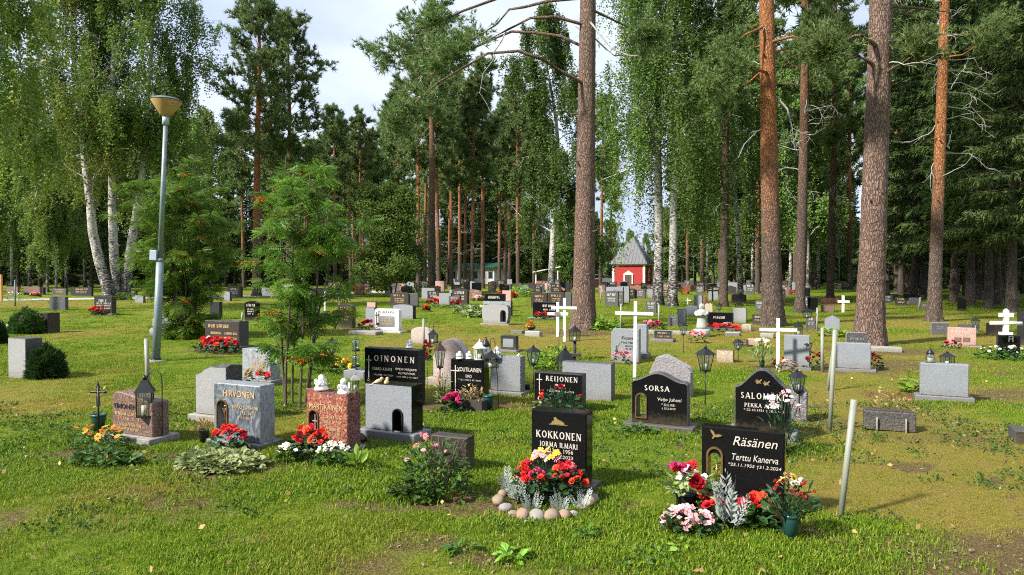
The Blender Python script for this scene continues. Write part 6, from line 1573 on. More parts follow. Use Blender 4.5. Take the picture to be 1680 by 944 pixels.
# marker poles
def pole(a, b_, r_px, label, top=None):
    p = at(*b_); q = pt(a[0], a[1], p.y); r = r_px * p.y / FPX / 2
    m = MB(); m.tube([(0, 0, -.05), q - p], r, 10); o = m.build('marker_pole', MAT['pole_white'], None); o.location = p
    tag(o, label, 'pole')
pole((1401, 656), (1378, 848), 10, 'white leaning marker pole right of the wide front black stone')
pole((1370, 541), (1361, 706), 7, 'long white pole standing upright behind the leaning one')
pole((1372, 545), (1357, 640), 6, 'white pole leaning before the pale blue-grey stone')
pole((1349, 538), (1349, 610), 5, 'thin pale pole just right of the plain grey stone back')
pole((240, 556), (243, 640), 7, 'pale metal pole behind the big black lantern')
pole((695, 523), (695, 575), 4, 'slim white stake behind the wide black stone')
pole((1019, 499), (1018, 545), 3, 'thin wooden stake left of the tall white cross')
pole((1081, 500), (1081, 536), 3, 'thin pale stake left of the slate tablet')
pole((1341, 505), (1340, 545), 3, 'thin pale stake left of the gabled stone')
pole((987, 472), (985, 497), 2, 'thin white stake in the rows before the chapel')
pole((1510, 488), (1507, 508), 3, 'white stake among the stones under the dark wood')
pole((398, 512), (396, 530), 3, 'short white stake left of the slim black arched stone')
pole((16, 548), (12, 548), .1, 'x') if False else None
m = MB(); m.tube([(0, 0, 0), (0, 0, 2.9)], .03, 8); m.blob((0, 0, 2.9), .09, 10, 7); o = m.build('path_light', MAT['zinc'], None); o.location = P2(1138, 70); tag(o, 'thin grey path light far behind the statue', 'lamp')
m = MB(); m.box((0, 0, .75), (.12, .12, 1.6)); o = m.build('wooden_post', MAT['wood_fresh'], None); o.location = at(2, 494); tag(o, 'fresh orange wooden post at the left edge by the drive', 'post')
m = MB(); m.tube([(0, 0, 0), (0, 0, 1.3)], .03, 8); o = m.build('water_tap', MAT['zinc_dark'], None); o.location = at(25, 503); tag(o, 'thin grey standpipe beside the drive at left', 'pipe')
m = MB(); m.tube([(0, 0, 0), (0, 0, .16)], .012, 6); m.blob((0, 0, .20), .06, 10, 7); o = m.build('solar_light', MAT['white_paint'], None); o.location = at(13, 548); tag(o, 'little white globe light between the round shrubs at left', 'light')

# pots and vases
def pot(loc, r, h, mat, label, taper=.72):
    t = thing('flower_pot', label, 'pot', loc)
    b = MB(); b.lathe([(r * taper, 0), (r * .96, h * .86), (r * .96, h * .88)], (0, 0, 0), 16); b.build('pot_body', MAT[mat], t)
    b = MB(); b.lathe([(r, h * .86), (r, h), (r * .88, h), (r * .86, h * .90)], (0, 0, 0), 16); b.build('pot_rim', MAT[mat], t)
    return t
pot(at(162, 706), .075, .17, 'pot_green', 'dark green vase holding the iron cross')
pot(at(801, 672), hpx(801, 672, 9), hpx(801, 672, 24), 'pot_green', 'dark green bucket at the foot of the small black stone')
pot(at(1297, 884), .048, .155, 'pot_green', 'dark green cone vase with mixed flowers right of the front black stone', .8)
pot(at(1125, 848), .072, .17, 'pot_black', 'glossy black vase with a magenta and white bouquet', .8)
pot(at(335, 724), .05, .12, 'pot_black', 'small dark pot of withered heather left of the blue-grey stone', .8)
pot(at(1250, 603), .05, .12, 'pot_green', 'green pot of yellow lilies left of the white cross')
pot(at(865, 645), hpx(865, 645, 5), hpx(865, 645, 14), 'pot_black', 'black pot behind the grey stone with figurines')
pot(at(870, 545), .08, .14, 'pot_black', 'small dark pot of yellow flowers by the low pale block')
p = at(772, 672); t = thing('planter_box', 'low wooden planter with dried plants before the small black stone', 'planter', p, -ROW)
for y in (-.1, .1):
    b = MB(); b.box((0, y, .06), (.42, .02, .14)); b.build('side_board', MAT['wood_dark'], t)
for x in (-.2, .2):
    b = MB(); b.box((x, 0, .06), (.02, .18, .14)); b.build('end_board', MAT['wood_dark'], t)
b = MB(); b.box((0, 0, .07), (.38, .18, .08)); b.build('earth', MAT['soil'], t)
p = at(1460, 708); k = p.y / FPX; t = thing('planter_trough', 'dark low stone trough with a dying rose, right of the leaning pole', 'planter', p, -ROW * .9)
wt = 76 * k
b = MB(); b.box((0, .1, .10), (wt, .20, .20)); me = b.mesh('trough', MAT['black_rough']); bmv(me, .01); link('trough', me, t)
b = MB(); b.box((0, .1, .203), (wt * .9, .14, .02)); b.build('earth', MAT['soil'], t)
for x in (-.26, .3):
    b = MB(); b.box((x * wt, -.03, .06), (.014, .012, .17)); b.build('peg', MAT['concrete'], t)

# little figures
def angel(loc, s, label, rz=0.0):
    t = thing('angel_figurine', label, 'figurine', loc, rz); t.scale = (s, s, s)
    b = MB(); b.lathe([(.46, 0), (.48, .08), (.40, .2), (.30, .38), (.24, .5), (.14, .58), (.11, .62)], (0, 0, 0), 14, sq=(1, .8)); b.blob((0, -.05, .76), (.19, .19, .2), 12, 9); b.blob((0, -.01, .80), (.21, .20, .20), 12, 9)
    for q in (-1, 1): b.tube([(q * .22, -.05, .5), (q * .26, -.24, .36), (q * .08, -.34, .5), (q * .04, -.3, .62)], [.09, .09, .07, .06], 8)
    b.blob((0, -.235, .75), (.03, .03, .03), 6, 5); b.build('body', MAT['porcelain'], t)
    for q in (-1, 1):
        b = MB(); O = [(0, .25), (.22, .2), (.40, .42), (.42, .66), (.26, .74), (.08, .56)]
        b.add([(q * x, .16 + y, z) for y in (0, .05) for x, z in O], [[0, 1, 2, 3, 4, 5], [11, 10, 9, 8, 7, 6]] + [[i, i + 6, (i + 1) % 6 + 6, (i + 1) % 6] for i in range(6)]); b.build('wing', MAT['porcelain'], t)
    return t
ym = at(536, 742).y
angel(pt(527, 640, ym + .14), .145, 'white sitting angel at the left of the red stone top', .5)
angel(pt(564, 646, ym + .08), .145, 'white crouching angel at the right of the red stone top', -.7)
yo = at(642, 660).y
angel(pt(672, 571, yo + .02), .11, 'white angel figurine on the corner of the wide black stone', .4)
yv = at(766, 664).y
for px, s, lab in ((754, .10, 'white figurine at the left end of the small black stone top'), (770, .10, 'white figurine in the middle of the small black stone top')):
    angel(pt(px, 589, yv + .05), s, lab, .3)
yg = at(829, 648).y
angel(pt(815, 588, yg + .04), .16, 'larger white figurine at the left end of the grey stone back', .3); angel(pt(851, 590, yg + .04), .08, 'tiny white figurine at the right end of the grey stone back', -.3)
angel(pt(651, 545, at(651, 545).y), .17, 'white lamb-like figurine at the foot of the white stone', .2)
def bird(loc, s, label, rz):
    b = MB(); b.blob((0, 0, .05), (.085, .045, .045), 12, 8, M=Matrix.Rotation(-.5, 3, 'Y')); b.blob((.07, 0, .105), .032, 10, 7); b.tube([(.095, 0, .105), (.122, 0, .10)], [.01, .002], 6); b.tube([(-.05, 0, .03), (-.11, 0, .0), (-.15, 0, -.01)], [.03, .018, .006], 6); b.tube([(0, 0, -.02), (0, 0, .03)], .02, 6)
    o = b.build('bird_figurine', MAT['gold_paint'], None); o.location = loc; o.rotation_euler = (0, 0, rz); o.scale = (s, s, s); tag(o, label, 'figurine')
yb = at(637, 722).y + .1
bird(pt(620, 631, yb), .55, 'golden bird figurine with long tail on the blue-grey back', .2); bird(pt(634, 632, yb), .55, 'golden bird figurine facing away on the blue-grey back', 1.5)
b = MB(); b.lathe([(.03, 0), (.06, .03), (.055, .06), (.02, .1)], (0, 0, 0), 12); o = b.build('candle_cup', MAT['pot_black'], None); o.location = at(592, 728); tag(o, 'small black candle cup right of the red granite stone', 'candle holder')
# pebbles round the front flower bed
PEB = [(818, 826, .05), (830, 838, .045), (842, 849, .04), (858, 851, .058), (881, 853, .055), (905, 853, .058), (926, 851, .05), (941, 848, .036), (966, 829, .05), (825, 815, .04), (974, 822, .04), (955, 838, .04)]
for i, (x, y, r) in enumerate(sorted(PEB)):
    rr = random.Random(i); b = MB(); b.blob((0, 0, r * .45), (r * rr.uniform(.95, 1.2), r * rr.uniform(.8, 1.0), r * rr.uniform(.7, .9)), 12, 8, .05, rr)
    o = b.build('edging_stone', MAT[('pebble', 'pebble_pink', 'pebble_grey')[i % 3]], None); o.location = at(x, y); o.rotation_euler = (0, 0, rr.uniform(0, 6))
    tag(o, ORD[i] + ' from the left of the beige fieldstones ringing the front flower bed', 'stone', 'stones ringing the front flower bed')
for x, y, w_, lab in ((600, 548, .9, 'concrete kerb slab under the red flowers of the white stone'), (1105, 548, 1.5, 'pale concrete slab behind the little black tablet'), (1440, 575, .9, 'grey slab edge at the foot of the thickest pine')):
    b = MB(); b.box((0, 0, .03), (w_, .35, .10)); me = b.mesh('stone_slab', MAT['concrete']); bmv(me, .01); o = link('stone_slab', me); o.location = at(x, y); o.rotation_euler = (0, 0, -ROW); tag(o, lab, 'slab')
# ------------------------------------------------------------------ flowers and small plants
def petal_ring(vs, fs, n, r0, r1, z0, z1, wd, rs, ph=0.0, curl=.0):
    for i in range(n):
        a = 2 * math.pi * i / n + ph + rs.uniform(-.12, .12); c, s = math.cos(a), math.sin(a); k = len(vs)
        rr = r1 * rs.uniform(.88, 1.1); rm = (r0 + rr) / 2; zm = (z0 + z1) / 2 + curl; px, py = -s * wd / 2, c * wd / 2
        vs += [(c * r0, s * r0, z0), (c * rm + px, s * rm + py, zm), (c * rr + px * .5, s * rr + py * .5, z1), (c * rr - px * .5, s * rr - py * .5, z1), (c * rm - px, s * rm - py, zm)]
        fs.append([k, k + 1, k + 2, k + 3, k + 4])
def blossom_mesh(kind, mat, seed=0):
    rs = random.Random(seed); vs, fs = [], []
    if kind == 'ruffle':
        petal_ring(vs, fs, 6, .08, .5, .0, .12, .5, rs); petal_ring(vs, fs, 6, .05, .36, .08, .28, .42, rs, .5); petal_ring(vs, fs, 4, .02, .20, .12, .36, .3, rs, .2)
    elif kind == 'daisy':
        petal_ring(vs, fs, 13, .08, .5, .05, .08, .17, rs, 0, .05)
    elif kind == 'mum':
        petal_ring(vs, fs, 14, .05, .5, .0, .06, .16, rs, 0, .06); petal_ring(vs, fs, 12, .04, .38, .06, .2, .15, rs, .3, .06); petal_ring(vs, fs, 8, .02, .22, .1, .3, .14, rs, .1, .05)
    elif kind == 'rose':
        for q, (r, z) in enumerate(((.5, .16), (.40, .30), (.28, .38), (.15, .42))): petal_ring(vs, fs, 5, .06, r, -.02, z, .55 * (1 - q * .15), rs, q * .6, -.06 + q * .02)
    elif kind == 'small':
        petal_ring(vs, fs, 4, .04, .5, .0, .04, .5, rs)
    tn = [rs.random() for _ in fs]
    return mesh_np('blossom', vs, fs, MAT[mat], False, None, tn)
BM = {}
def blossom(kind, mat):
    k = (kind, mat)
    if k not in BM: BM[k] = [blossom_mesh(kind, mat, i) for i in range(3)]
    return BM[k]
def leaf_cloud(rs, n, rx, ry, h, L, Wd, dome=True, upright=.4):
    """n folded leaves spread through a low dome"""
    a = rs.uniform(0, 6.283, n); r = np.sqrt(rs.rand(n)); z = rs.rand(n)
    zz = h * np.clip(z * np.sqrt(np.clip(1 - r * r * .85, .05, 1)), .04, 1)
    P = np.stack([np.cos(a) * r * rx, np.sin(a) * r * ry, zz * .9], 1)
    d = np.stack([np.cos(a) + rs.normal(0, .5, n), np.sin(a) + rs.normal(0, .5, n), rs.normal(upright, .45, n)], 1); d = unit(d)
    s = unit(np.cross(d, np.array([0, 0, 1.0]) + rs.normal(0, .35, (n, 3)))); up = np.cross(s, d)
    l = L * rs.uniform(.7, 1.25, (n, 1)); w = Wd * rs.uniform(.8, 1.2, (n, 1)) / 2
    dr = np.array([0, 0, -1.0]) * l * .18
    V = np.stack([P, P + d * l * .35 + s * w + up * w * .35, P + d * l * .75 + s * w * .75 + dr * .5, P + d * l + dr, P + d * l * .75 - s * w * .75 + dr * .5, P + d * l * .35 - s * w + up * w * .35, P + d * l * .5], 1).reshape(-1, 3)
    b = np.arange(n)[:, None] * 7
    F = np.concatenate([b + np.array([[0, 1, 2, 6]]), b + np.array([[6, 2, 3, 3]])[:, :4], b + np.array([[0, 6, 4, 5]]), b + np.array([[6, 3, 4, 4]])[:, :4]], 0)
    F = [list(dict.fromkeys(f)) for f in F.tolist()]
    t = rs.beta(2, 2, n); T = np.concatenate([t] * 4)
    return V, F, T
def plant(name, label, cat, loc, rx, ry, h, nleaf, leafmat_, flowers=(), L=.07, Wd=.045, seed=0, stems=0, rz=-ROW, upright=.4, group=None, lift=0.0):
    """flowers: (kind, petal material, count, size, lowest height share, spread share)"""
    rs = np.random.RandomState(seed + len(label)); t = thing(name, label, cat, loc, rz, group)
    V, F, T = leaf_cloud(rs, nleaf, rx, ry, h, L, Wd, True, upright); V[:, 2] += lift
    o = link('foliage', mesh_np('foliage', V, F, MAT[leafmat_], False, None, T), t); o['kind'] = 'stuff'
    if stems:
        for i in range(stems):
            a = rs.uniform(0, 6.28); r = rs.rand() ** .5; b = MB()
            b.tube([(.15 * rx * math.cos(a), .15 * ry * math.sin(a), 0), (.5 * r * rx * math.cos(a), .5 * r * ry * math.sin(a), h * .5), (r * rx * math.cos(a) * .9, r * ry * math.sin(a) * .9, h * rs.uniform(.75, 1))], .0035, 4); b.build('stem', MAT['twig' if leafmat_ in ('shrub_leaf', 'shrub_dark') else 'plant_dark'], t)
    for kind, mat, cnt, size, lo, sp in flowers:
        ms = blossom(kind, mat)
        for i in range(cnt):
            a = rs.uniform(0, 6.28); r = math.sqrt(rs.rand()) * sp
            z = h * (lo + (1 - lo) * math.sqrt(max(0, 1 - r * r)) * rs.uniform(.75, 1.1))
            o = link('blossom', ms[i % 3], t); o.location = (math.cos(a) * r * rx, math.sin(a) * r * ry, z + lift)
            o.rotation_euler = (rs.normal(.5, .45), rs.normal(0, .45), rs.uniform(-1, 1)); s = size * rs.uniform(.6, 1.25); o.scale = (s, s * rs.uniform(.8, 1.1), s * rs.uniform(.6, 1.3))
    return t
def M_(px, pg, n): return n * at(px, pg).y / FPX
# silver ragwort: lobed pale felted leaves standing up
def ragwort(loc, h, label, seed, n=11, spread=.65):
    rs = random.Random(seed); t = thing('silver_ragwort', label, 'plant', loc, rs.uniform(0, 6)); vs, fs, tn = [], [], []
    for i in range(n):
        a = rs.uniform(0, 6.283); tl = rs.uniform(.05, spread); L = h * rs.uniform(.65, 1.05); d = Vector((math.cos(a) * tl, math.sin(a) * tl, 1)).normalized(); sd = d.cross(Vector((math.sin(a * 3), math.cos(a * 2), .3))).normalized()
        base = Vector((math.cos(a) * .02, math.sin(a) * .02, 0)); g = rs.random()
        for j in range(7):
            q = base + d * L * (.22 + .78 * j / 6); ll = L * .26 * (1 - .08 * j) * (.6 if j == 6 else 1); 
            for s in ((-1, 1) if j < 6 else (0,)):
                e = (sd * s * .75 + d * .8).normalized() if s else d; w = e.cross(d.cross(sd)).normalized() * ll * .12; k = len(vs)
                vs += [q, q + e * ll * .55 + w, q + e * ll, q + e * ll * .55 - w]; fs.append([k, k + 1, k + 2, k + 3]); tn.append(g)
                if j % 2 == 0 and s:
                    e2 = (e + d * .9).normalized(); k = len(vs); w2 = w * .8; q2 = q + e * ll * .5
                    vs += [q2, q2 + e2 * ll * .4 + w2, q2 + e2 * ll * .75, q2 + e2 * ll * .4 - w2]; fs.append([k, k + 1, k + 2, k + 3]); tn.append(g)
    o = link('foliage', mesh_np('foliage', vs, fs, MAT['silver_leaf'], False, None, tn), t); o['kind'] = 'stuff'
    return t
# bed in front of the narrow black stone
plant('begonia_plant', 'red begonias filling the pebble-ringed bed, right half', 'flowers', at(932, 822), .14, .10, .27, 130, 'plant_dark', (('ruffle', 'petal_red', 26, .058, .35, 1), ('ruffle', 'petal_rosy', 6, .055, .3, .8)), .07, .05, 1)
plant('begonia_plant', 'red begonias filling the pebble-ringed bed, left half', 'flowers', at(868, 822), .13, .10, .27, 120, 'plant_dark', (('ruffle', 'petal_red', 24, .058, .4, 1), ('ruffle', 'petal_magenta', 7, .052, .35, .8)), .07, .05, 2)
plant('flower_bouquet', 'pink and white bouquet with yellow lilies in the pebble-ringed bed', 'bouquet', at(897, 812), .12, .07, .33, 60, 'plant_leaf', (('mum', 'petal_pink', 9, .075, .70, .9), ('mum', 'petal_white', 4, .06, .6, .7), ('daisy', 'petal_yellow', 8, .085, .62, 1)), .08, .03, 3, 8)
for i, (x, y, h) in enumerate(((853, 826, .21), (872, 840, .175), (918, 843, .17), (955, 838, .15), (838, 812, .21))):
    ragwort(at(x, y), h, ('silver ragwort at the left rim of the pebble-ringed bed', 'silver ragwort clump in the front of the bed, left of centre', 'silver ragwort clump in the front of the bed, right of centre', 'small silver ragwort at the right rim of the pebble-ringed bed', 'tall silver ragwort behind the left rim of the pebbles')[i], i)
# beds of the wide front black stone
plant('flower_bouquet', 'bouquet of magenta and white blooms with one red rose in the black vase', 'bouquet', at(1125, 848), .125, .10, .17, 45, 'pale_leaf', (('mum', 'petal_magenta', 6, .10, .5, .85), ('mum', 'petal_crimson', 2, .085, .5, .7), ('small', 'petal_white', 16, .045, .55, 1.1)), .12, .045, 4, 6, lift=.17)
o = link('rose', blossom_mesh('rose', 'petal_crimson', 5)); o.location = at(1140, 856, 0) + Vector((0, -.03, .27)); o.rotation_euler = (1.1, 0, 0); o.scale = (.11, .11, .11); tag(o, 'large dark red rose at the front of the black vase bouquet', 'rose')
plant('begonia_plant', 'pale pink begonias below the black vase', 'flowers', at(1130, 872), .17, .11, .15, 100, 'plant_dark', (('small', 'petal_pink', 54, .052, .35, 1.0),), .06, .045, 5)
ragwort(at(1195, 872), .36, 'tall silver ragwort before the arched niche of the wide black stone', 9, 14, .5)
plant('begonia_plant', 'red begonias right of the tall silver ragwort', 'flowers', at(1243, 862), .14, .09, .19, 90, 'plant_leaf', (('ruffle', 'petal_red', 26, .062, .4, 1),), .08, .06, 6)
plant('begonia_plant', 'red begonias between the black vase and the tall silver ragwort', 'flowers', at(1165, 856), .12, .07, .17, 70, 'plant_dark', (('ruffle', 'petal_red', 11, .075, .45, 1),), .07, .05, 7)
plant('begonia_plant', 'few low red begonias left of the green cone vase', 'flowers', at(1273, 868), .09, .06, .12, 55, 'plant_dark', (('ruffle', 'petal_red', 5, .07, .4, 1),), .06, .05, 8)
plant('flower_bouquet', 'mixed bouquet of lilac, white and yellow blooms in the green cone vase', 'bouquet', at(1297, 884), .14, .09, .24, 120, 'plant_dark', (('mum', 'petal_lilac', 2, .10, .75, .5), ('small', 'petal_white', 7, .035, .7, .5), ('daisy', 'petal_yellow', 3, .07, .9, .8), ('small', 'petal_crimson', 16, .03, .5, 1.1), ('small', 'petal_wine', 18, .03, .6, 1.0)), .085, .02, 9, 16, lift=.14, upright=.9)
# front left
plant('begonia_plant', 'round red begonia before the blue-grey swirled stone', 'flowers', at(376, 742), .17, .13, .24, 90, 'plant_dark', (('ruffle', 'petal_red', 46, .06, .45, 1),), .07, .05, 10)
plant('ground_cover', 'low pale green variegated leaves below the round red begonia', 'plant', at(362, 762), .40, .24, .10, 520, 'pale_leaf', (), .085, .055, 11)
plant('begonia_plant', 'red begonias before the red granite stone', 'flowers', at(510, 752), .17, .11, .27, 90, 'plant_dark', (('ruffle', 'petal_red', 30, .07, .45, 1),), .08, .06, 12)
plant('begonia_plant', 'cream begonias right of the red ones before the red granite stone', 'flowers', at(548, 762), .17, .10, .19, 110, 'plant_leaf', (('small', 'petal_cream', 40, .04, .45, 1),), .055, .04, 13)
plant('begonia_plant', 'cream begonias left of the red ones before the red granite stone', 'flowers', at(472, 757), .10, .08, .15, 70, 'plant_leaf', (('small', 'petal_cream', 20, .04, .45, 1),), .055, .04, 14)
plant('marigold_plant', 'orange marigolds before the brown granite stone', 'flowers', at(163, 734), .36, .16, .20, 210, 'plant_leaf', (('daisy', 'petal_orange', 16, .065, .6, 1),), .07, .03, 15)
plant('ground_cover', 'blue-green leafy patch before the orange marigolds', 'plant', at(175, 758), .34, .15, .09, 210, 'plant_leaf', (), .10, .05, 16)
plant('heather_plant', 'withered heather in the small dark pot', 'plant', at(335, 724), .09, .09, .13, 130, 'dry_flower', (), .05, .012, 17, 10, lift=.10, upright=1.4)
plant('leafy_weed', 'broad-leaved green weed right of the cream begonias', 'weed', at(585, 768), .06, .06, .16, 9, 'bright_leaf', (), .17, .06, 18, upright=1.6)
plant('rose_bush', 'leafy bush with fading pink blooms before the dark weathered stone', 'bush', at(718, 812), .26, .18, .47, 420, 'shrub_leaf', (('mum', 'petal_rosy', 4, .055, .5, 1), ('mum', 'petal_pink', 4, .05, .3, 1)), .065, .035, 19, 16, upright=.7)
plant('rose_bush', 'leafy suckers at the left foot of the fading pink bush', 'bush', at(680, 818), .20, .10, .16, 150, 'shrub_leaf', (), .06, .035, 20)
# second row
plant('begonia_plant', 'magenta begonias at the left foot of the small black stone', 'flowers', at(744, 676), M_(744, 676, 20), .10, M_(744, 676, 28), 60, 'plant_dark', (('ruffle', 'petal_magenta', 17, .085, .4, 1),), .07, .05, 21)
plant('lily_plant', 'tall thin leafy stems left of the small black stone', 'plant', at(728, 664), .10, .06, .42, 70, 'pale_leaf', (('small', 'petal_orange', 4, .04, .5, 1),), .07, .02, 22, 8, upright=.8)
plant('dry_plant', 'withered brown plant in the wooden planter', 'plant', at(772, 670), .17, .08, .22, 130, 'dry_flower', (), .07, .02, 23, 14, lift=.08, upright=1.0)
plant('rose_bush', 'low rose bush with few red blooms before the black stone', 'bush', at(917, 690), .28, .10, .40, 190, 'plant_dark', (('rose', 'petal_crimson', 5, .07, .6, 1),), .085, .045, 24, 12, upright=.5)
plant('flower_bouquet', 'faded orange and red flowers at the left corner of the rose bush stone', 'bouquet', at(886, 692), .05, .05, .32, 22, 'dry_flower', (('mum', 'petal_red', 3, .06, .5, 1),), .07, .03, 25)
plant('flower_bouquet', 'tall white and pink blooms standing before the bell-topped stone', 'bouquet', at(1283, 742), .17, .09, .56, 120, 'plant_dark', (('mum', 'petal_white', 9, .075, .62, 1), ('small', 'petal_pink', 22, .04, .68, 1)), .10, .016, 26, 14, upright=1.2)
plant('begonia_plant', 'red and orange blooms peeking over the wide front black stone', 'flowers', at(1240, 744), .22, .08, .19, 60, 'plant_dark', (('ruffle', 'petal_red', 10, .085, .6, 1), ('ruffle', 'petal_orange', 3, .075, .6, 1)), .08, .05, 27)
plant('creeper', 'trailing vine at the niche of the arched peaked black stone', 'plant', at(1048, 712), .20, .10, .11, 75, 'plant_leaf', (), .06, .045, 28)
plant('begonia_plant', 'orange-red begonias beside the many-stemmed rowan', 'flowers', at(531, 612), .22, .14, .33, 80, 'plant_leaf', (('ruffle', 'petal_red', 9, .11, .5, 1), ('ruffle', 'petal_orange', 9, .11, .6, .9)), .09, .05, 29)
plant('begonia_plant', 'yellow begonias right of the orange-red ones', 'flowers', at(561, 614), .22, .12, .24, 80, 'plant_leaf', (('ruffle', 'petal_yellow', 11, .09, .4, 1), ('ruffle', 'petal_red', 4, .08, .3, 1)), .09, .05, 30)
yg_ = at(400, 640)
plant('flower_bouquet', 'dried beige hydrangeas with two red blooms before the streaky blue stone', 'bouquet', at(420, 650), .24, .10, .34, 60, 'plant_dark', (('mum', 'dry_flower', 13, .11, .6, 1), ('ruffle', 'petal_red', 3, .11, .7, .9)), .08, .04, 31)
plant('begonia_plant', 'long row of red begonias before the broad brown-black stone', 'flowers', at(357, 578), .62, .17, .30, 170, 'plant_dark', (('ruffle', 'petal_red', 46, .12, .35, 1), ('ruffle', 'petal_white', 4, .09, .6, .6)), .11, .07, 32)
plant('begonia_plant', 'red begonias before the two-column black stone by the drive', 'flowers', at(161, 517), .50, .2, .28, 70, 'plant_dark', (('ruffle', 'petal_red', 30, .17, .4, 1),), .14, .09, 33)
for nm, px, py, rx, h, pet, n_, lab in (('a', 605, 544, .34, .30, 'petal_crimson', 16, 'dark red flowers before the white stone'), ('b', 633, 543, .2, .32, 'petal_crimson', 8, 'few dark red flowers at the centre of the white stone'), ('c', 1020, 597, .17, .24, 'petal_rosy', 16, 'pink flowers at the foot of the treble clef stone'), ('d', 1078, 541, .22, .22, 'petal_magenta', 16, 'pink-red flowers on the concrete slab behind the black tablet'),
        ('e', 1143, 563, .22, .28, 'petal_rosy', 16, 'pink flowers below the statue pedestal'), ('f', 1183, 545, .52, .22, 'petal_red', 30, 'row of red and white flowers before the butterfly stone'), ('g', 886, 525, .24, .32, 'petal_red', 10, 'bright red flowers at the left end of the long black stone'), ('h', 902, 525, .2, .26, 'petal_red', 8, 'bright red flowers at the middle of the long black stone'),
        ('i', 871, 543, .12, .26, 'petal_orange', 8, 'yellow-orange flowers in the small dark pot'), ('j', 700, 511, .16, .22, 'petal_red', 7, 'red flowers alone in the grass right of the grey arched back'), ('k', 711, 499, .36, .24, 'petal_red', 16, 'red flowers before the dark stone at the tall pine'), ('l', 1284, 604, .14, .20, 'petal_crimson', 8, 'dark red flowers between the white cross and the grey stone'),
        ('m', 1335, 607, .18, .30, 'petal_wine', 14, 'dark wine-red flowers right of the grey stone back by the cross'), ('n', 1437, 604, .12, .26, 'petal_wine', 8, 'dark wine-red flowers at the right end of the pale blue-grey stone'), ('o', 1562, 572, .16, .16, 'petal_crimson', 8, 'red flowers at the left foot of the pink granite stone'), ('p', 58, 487, .4, .24, 'petal_rosy', 12, 'pink-red flowers beyond the drive at left'),
        ('q', 747, 503, .3, .26, 'petal_crimson', 12, 'dark pink flowers on the grey stone in the middle distance'), ('r', 785, 494, .3, .3, 'petal_pink', 10, 'pink flowers on the wavy brown stone in the middle distance'), ('s', 842, 489, .3, .3, 'petal_red', 12, 'red flowers right of the pink granite stone'), ('u', 700, 590, .1, .14, 'petal_red', 6, 'red flowers low behind the wide black stone'), ('v', 1062, 538, .2, .2, 'petal_rosy', 8, 'pink flowers behind the treble clef stone')):
    plant('flowering_plant', lab, 'flowers', at(px, py), rx, rx * .45, h, 40, 'plant_dark', (('ruffle', pet, n_, max(.075, at(px, py).y * .0058), .4, 1),), max(.07, at(px, py).y * .005), max(.05, at(px, py).y * .003), 40)
fr = random.Random(9)
for i in range(22):
    px, py = fr.uniform(560, 1340), fr.choice([474, 477, 480, 484, 488, 495])
    if 930 < px < 985: continue
    pet = fr.choice(['petal_red', 'petal_red', 'petal_crimson', 'petal_rosy', 'petal_pink', 'petal_white', 'petal_magenta', 'petal_yellow']); Yd = at(px, py).y
    zone = next((z for a, b, z in ZN if a <= px < b), 'under the dark wood')
    plant('flowering_plant', 'tiny patch of %s flowers among the far stones %s' % (pet.split('_')[1], zone), 'flowers', at(px, py), .32, .16, .34, 16, 'plant_dark', (('ruffle', pet, 6, .0042 * Yd, .4, 1),), .004 * Yd, .0025 * Yd, 100 + i, group='far %s flowers %s' % (pet.split('_')[1], zone))
t = plant('flower_bouquet', 'red flowers on a wire stake right of the wide black stone', 'bouquet', at(701, 640), .05, .05, .16, 20, 'plant_dark', (('ruffle', 'petal_red', 8, .07, .4, 1.1),), .05, .03, 41, lift=M_(701, 640, 63))
b = MB(); b.tube([(0, 0, 0), (0, 0, M_(701, 640, 66))], .004, 4); b.build('stake', MAT['black_metal'], t)
plant('lily_pot', 'tall yellow-green lilies in the green pot left of the white cross', 'flowers', at(1250, 603), .16, .14, .42, 110, 'pale_leaf', (('small', 'petal_cream', 16, .07, .7, .8),), .16, .022, 42, 10, lift=.08, upright=1.3)
plant('dry_plant', 'withered pinkish plant before the grey stone back by the cross', 'plant', at(1291, 610), .16, .1, .22, 80, 'dry_flower', (('small', 'petal_pink', 8, .04, .5, 1),), .07, .03, 43)
plant('rose_bush', 'dying reddish rose in the dark stone trough', 'bush', at(1460, 704), .24, .06, .22, 60, 'dry_flower', (('small', 'petal_wine', 12, .03, .4, 1),), .05, .02, 44, 9, lift=.2, upright=1.2)
plant('garden_bush', 'bright green bush behind the stake lantern, left of the wide grey stone', 'bush', at(905, 606), .42, .26, .46, 480, 'bright_leaf', (), .08, .045, 45)
plant('hosta_plant', 'pale variegated hosta left of the barrel-shaped stone', 'plant', at(785, 520), .55, .4, .48, 170, 'pale_leaf', (), .26, .16, 46)
plant('hosta_plant', 'smaller pale hosta farther left of the barrel-shaped stone', 'plant', at(759, 515), .32, .3, .36, 80, 'pale_leaf', (), .24, .14, 47)
plant('hosta_plant', 'bright green leafy clump right of the middle pine foot', 'plant', at(991, 541), .42, .3, .34, 120, 'bright_leaf', (), .22, .12, 48)
plant('hosta_plant', 'bright green leaves at the foot of the gabled stone', 'plant', at(1365, 552), .34, .2, .2, 70, 'bright_leaf', (), .16, .1, 49)
plant('hosta_plant', 'pale hosta at the left foot of the plain grey stone back', 'plant', at(1500, 644), .13, .09, .22, 34, 'bright_leaf', (), .16, .09, 50)
plant('garden_bush', 'light green bush among the far stones left of the middle pine', 'bush', at(854, 487), .7, .4, .9, 200, 'bright_leaf', (), .22, .12, 51)
plant('pansy_bed', 'bed of green leaves with white pansies before the black cross stone', 'flowers', at(1655, 590), .58, .22, .26, 330, 'plant_leaf', (('small', 'petal_white', 34, .055, .4, 1),), .08, .04, 52)
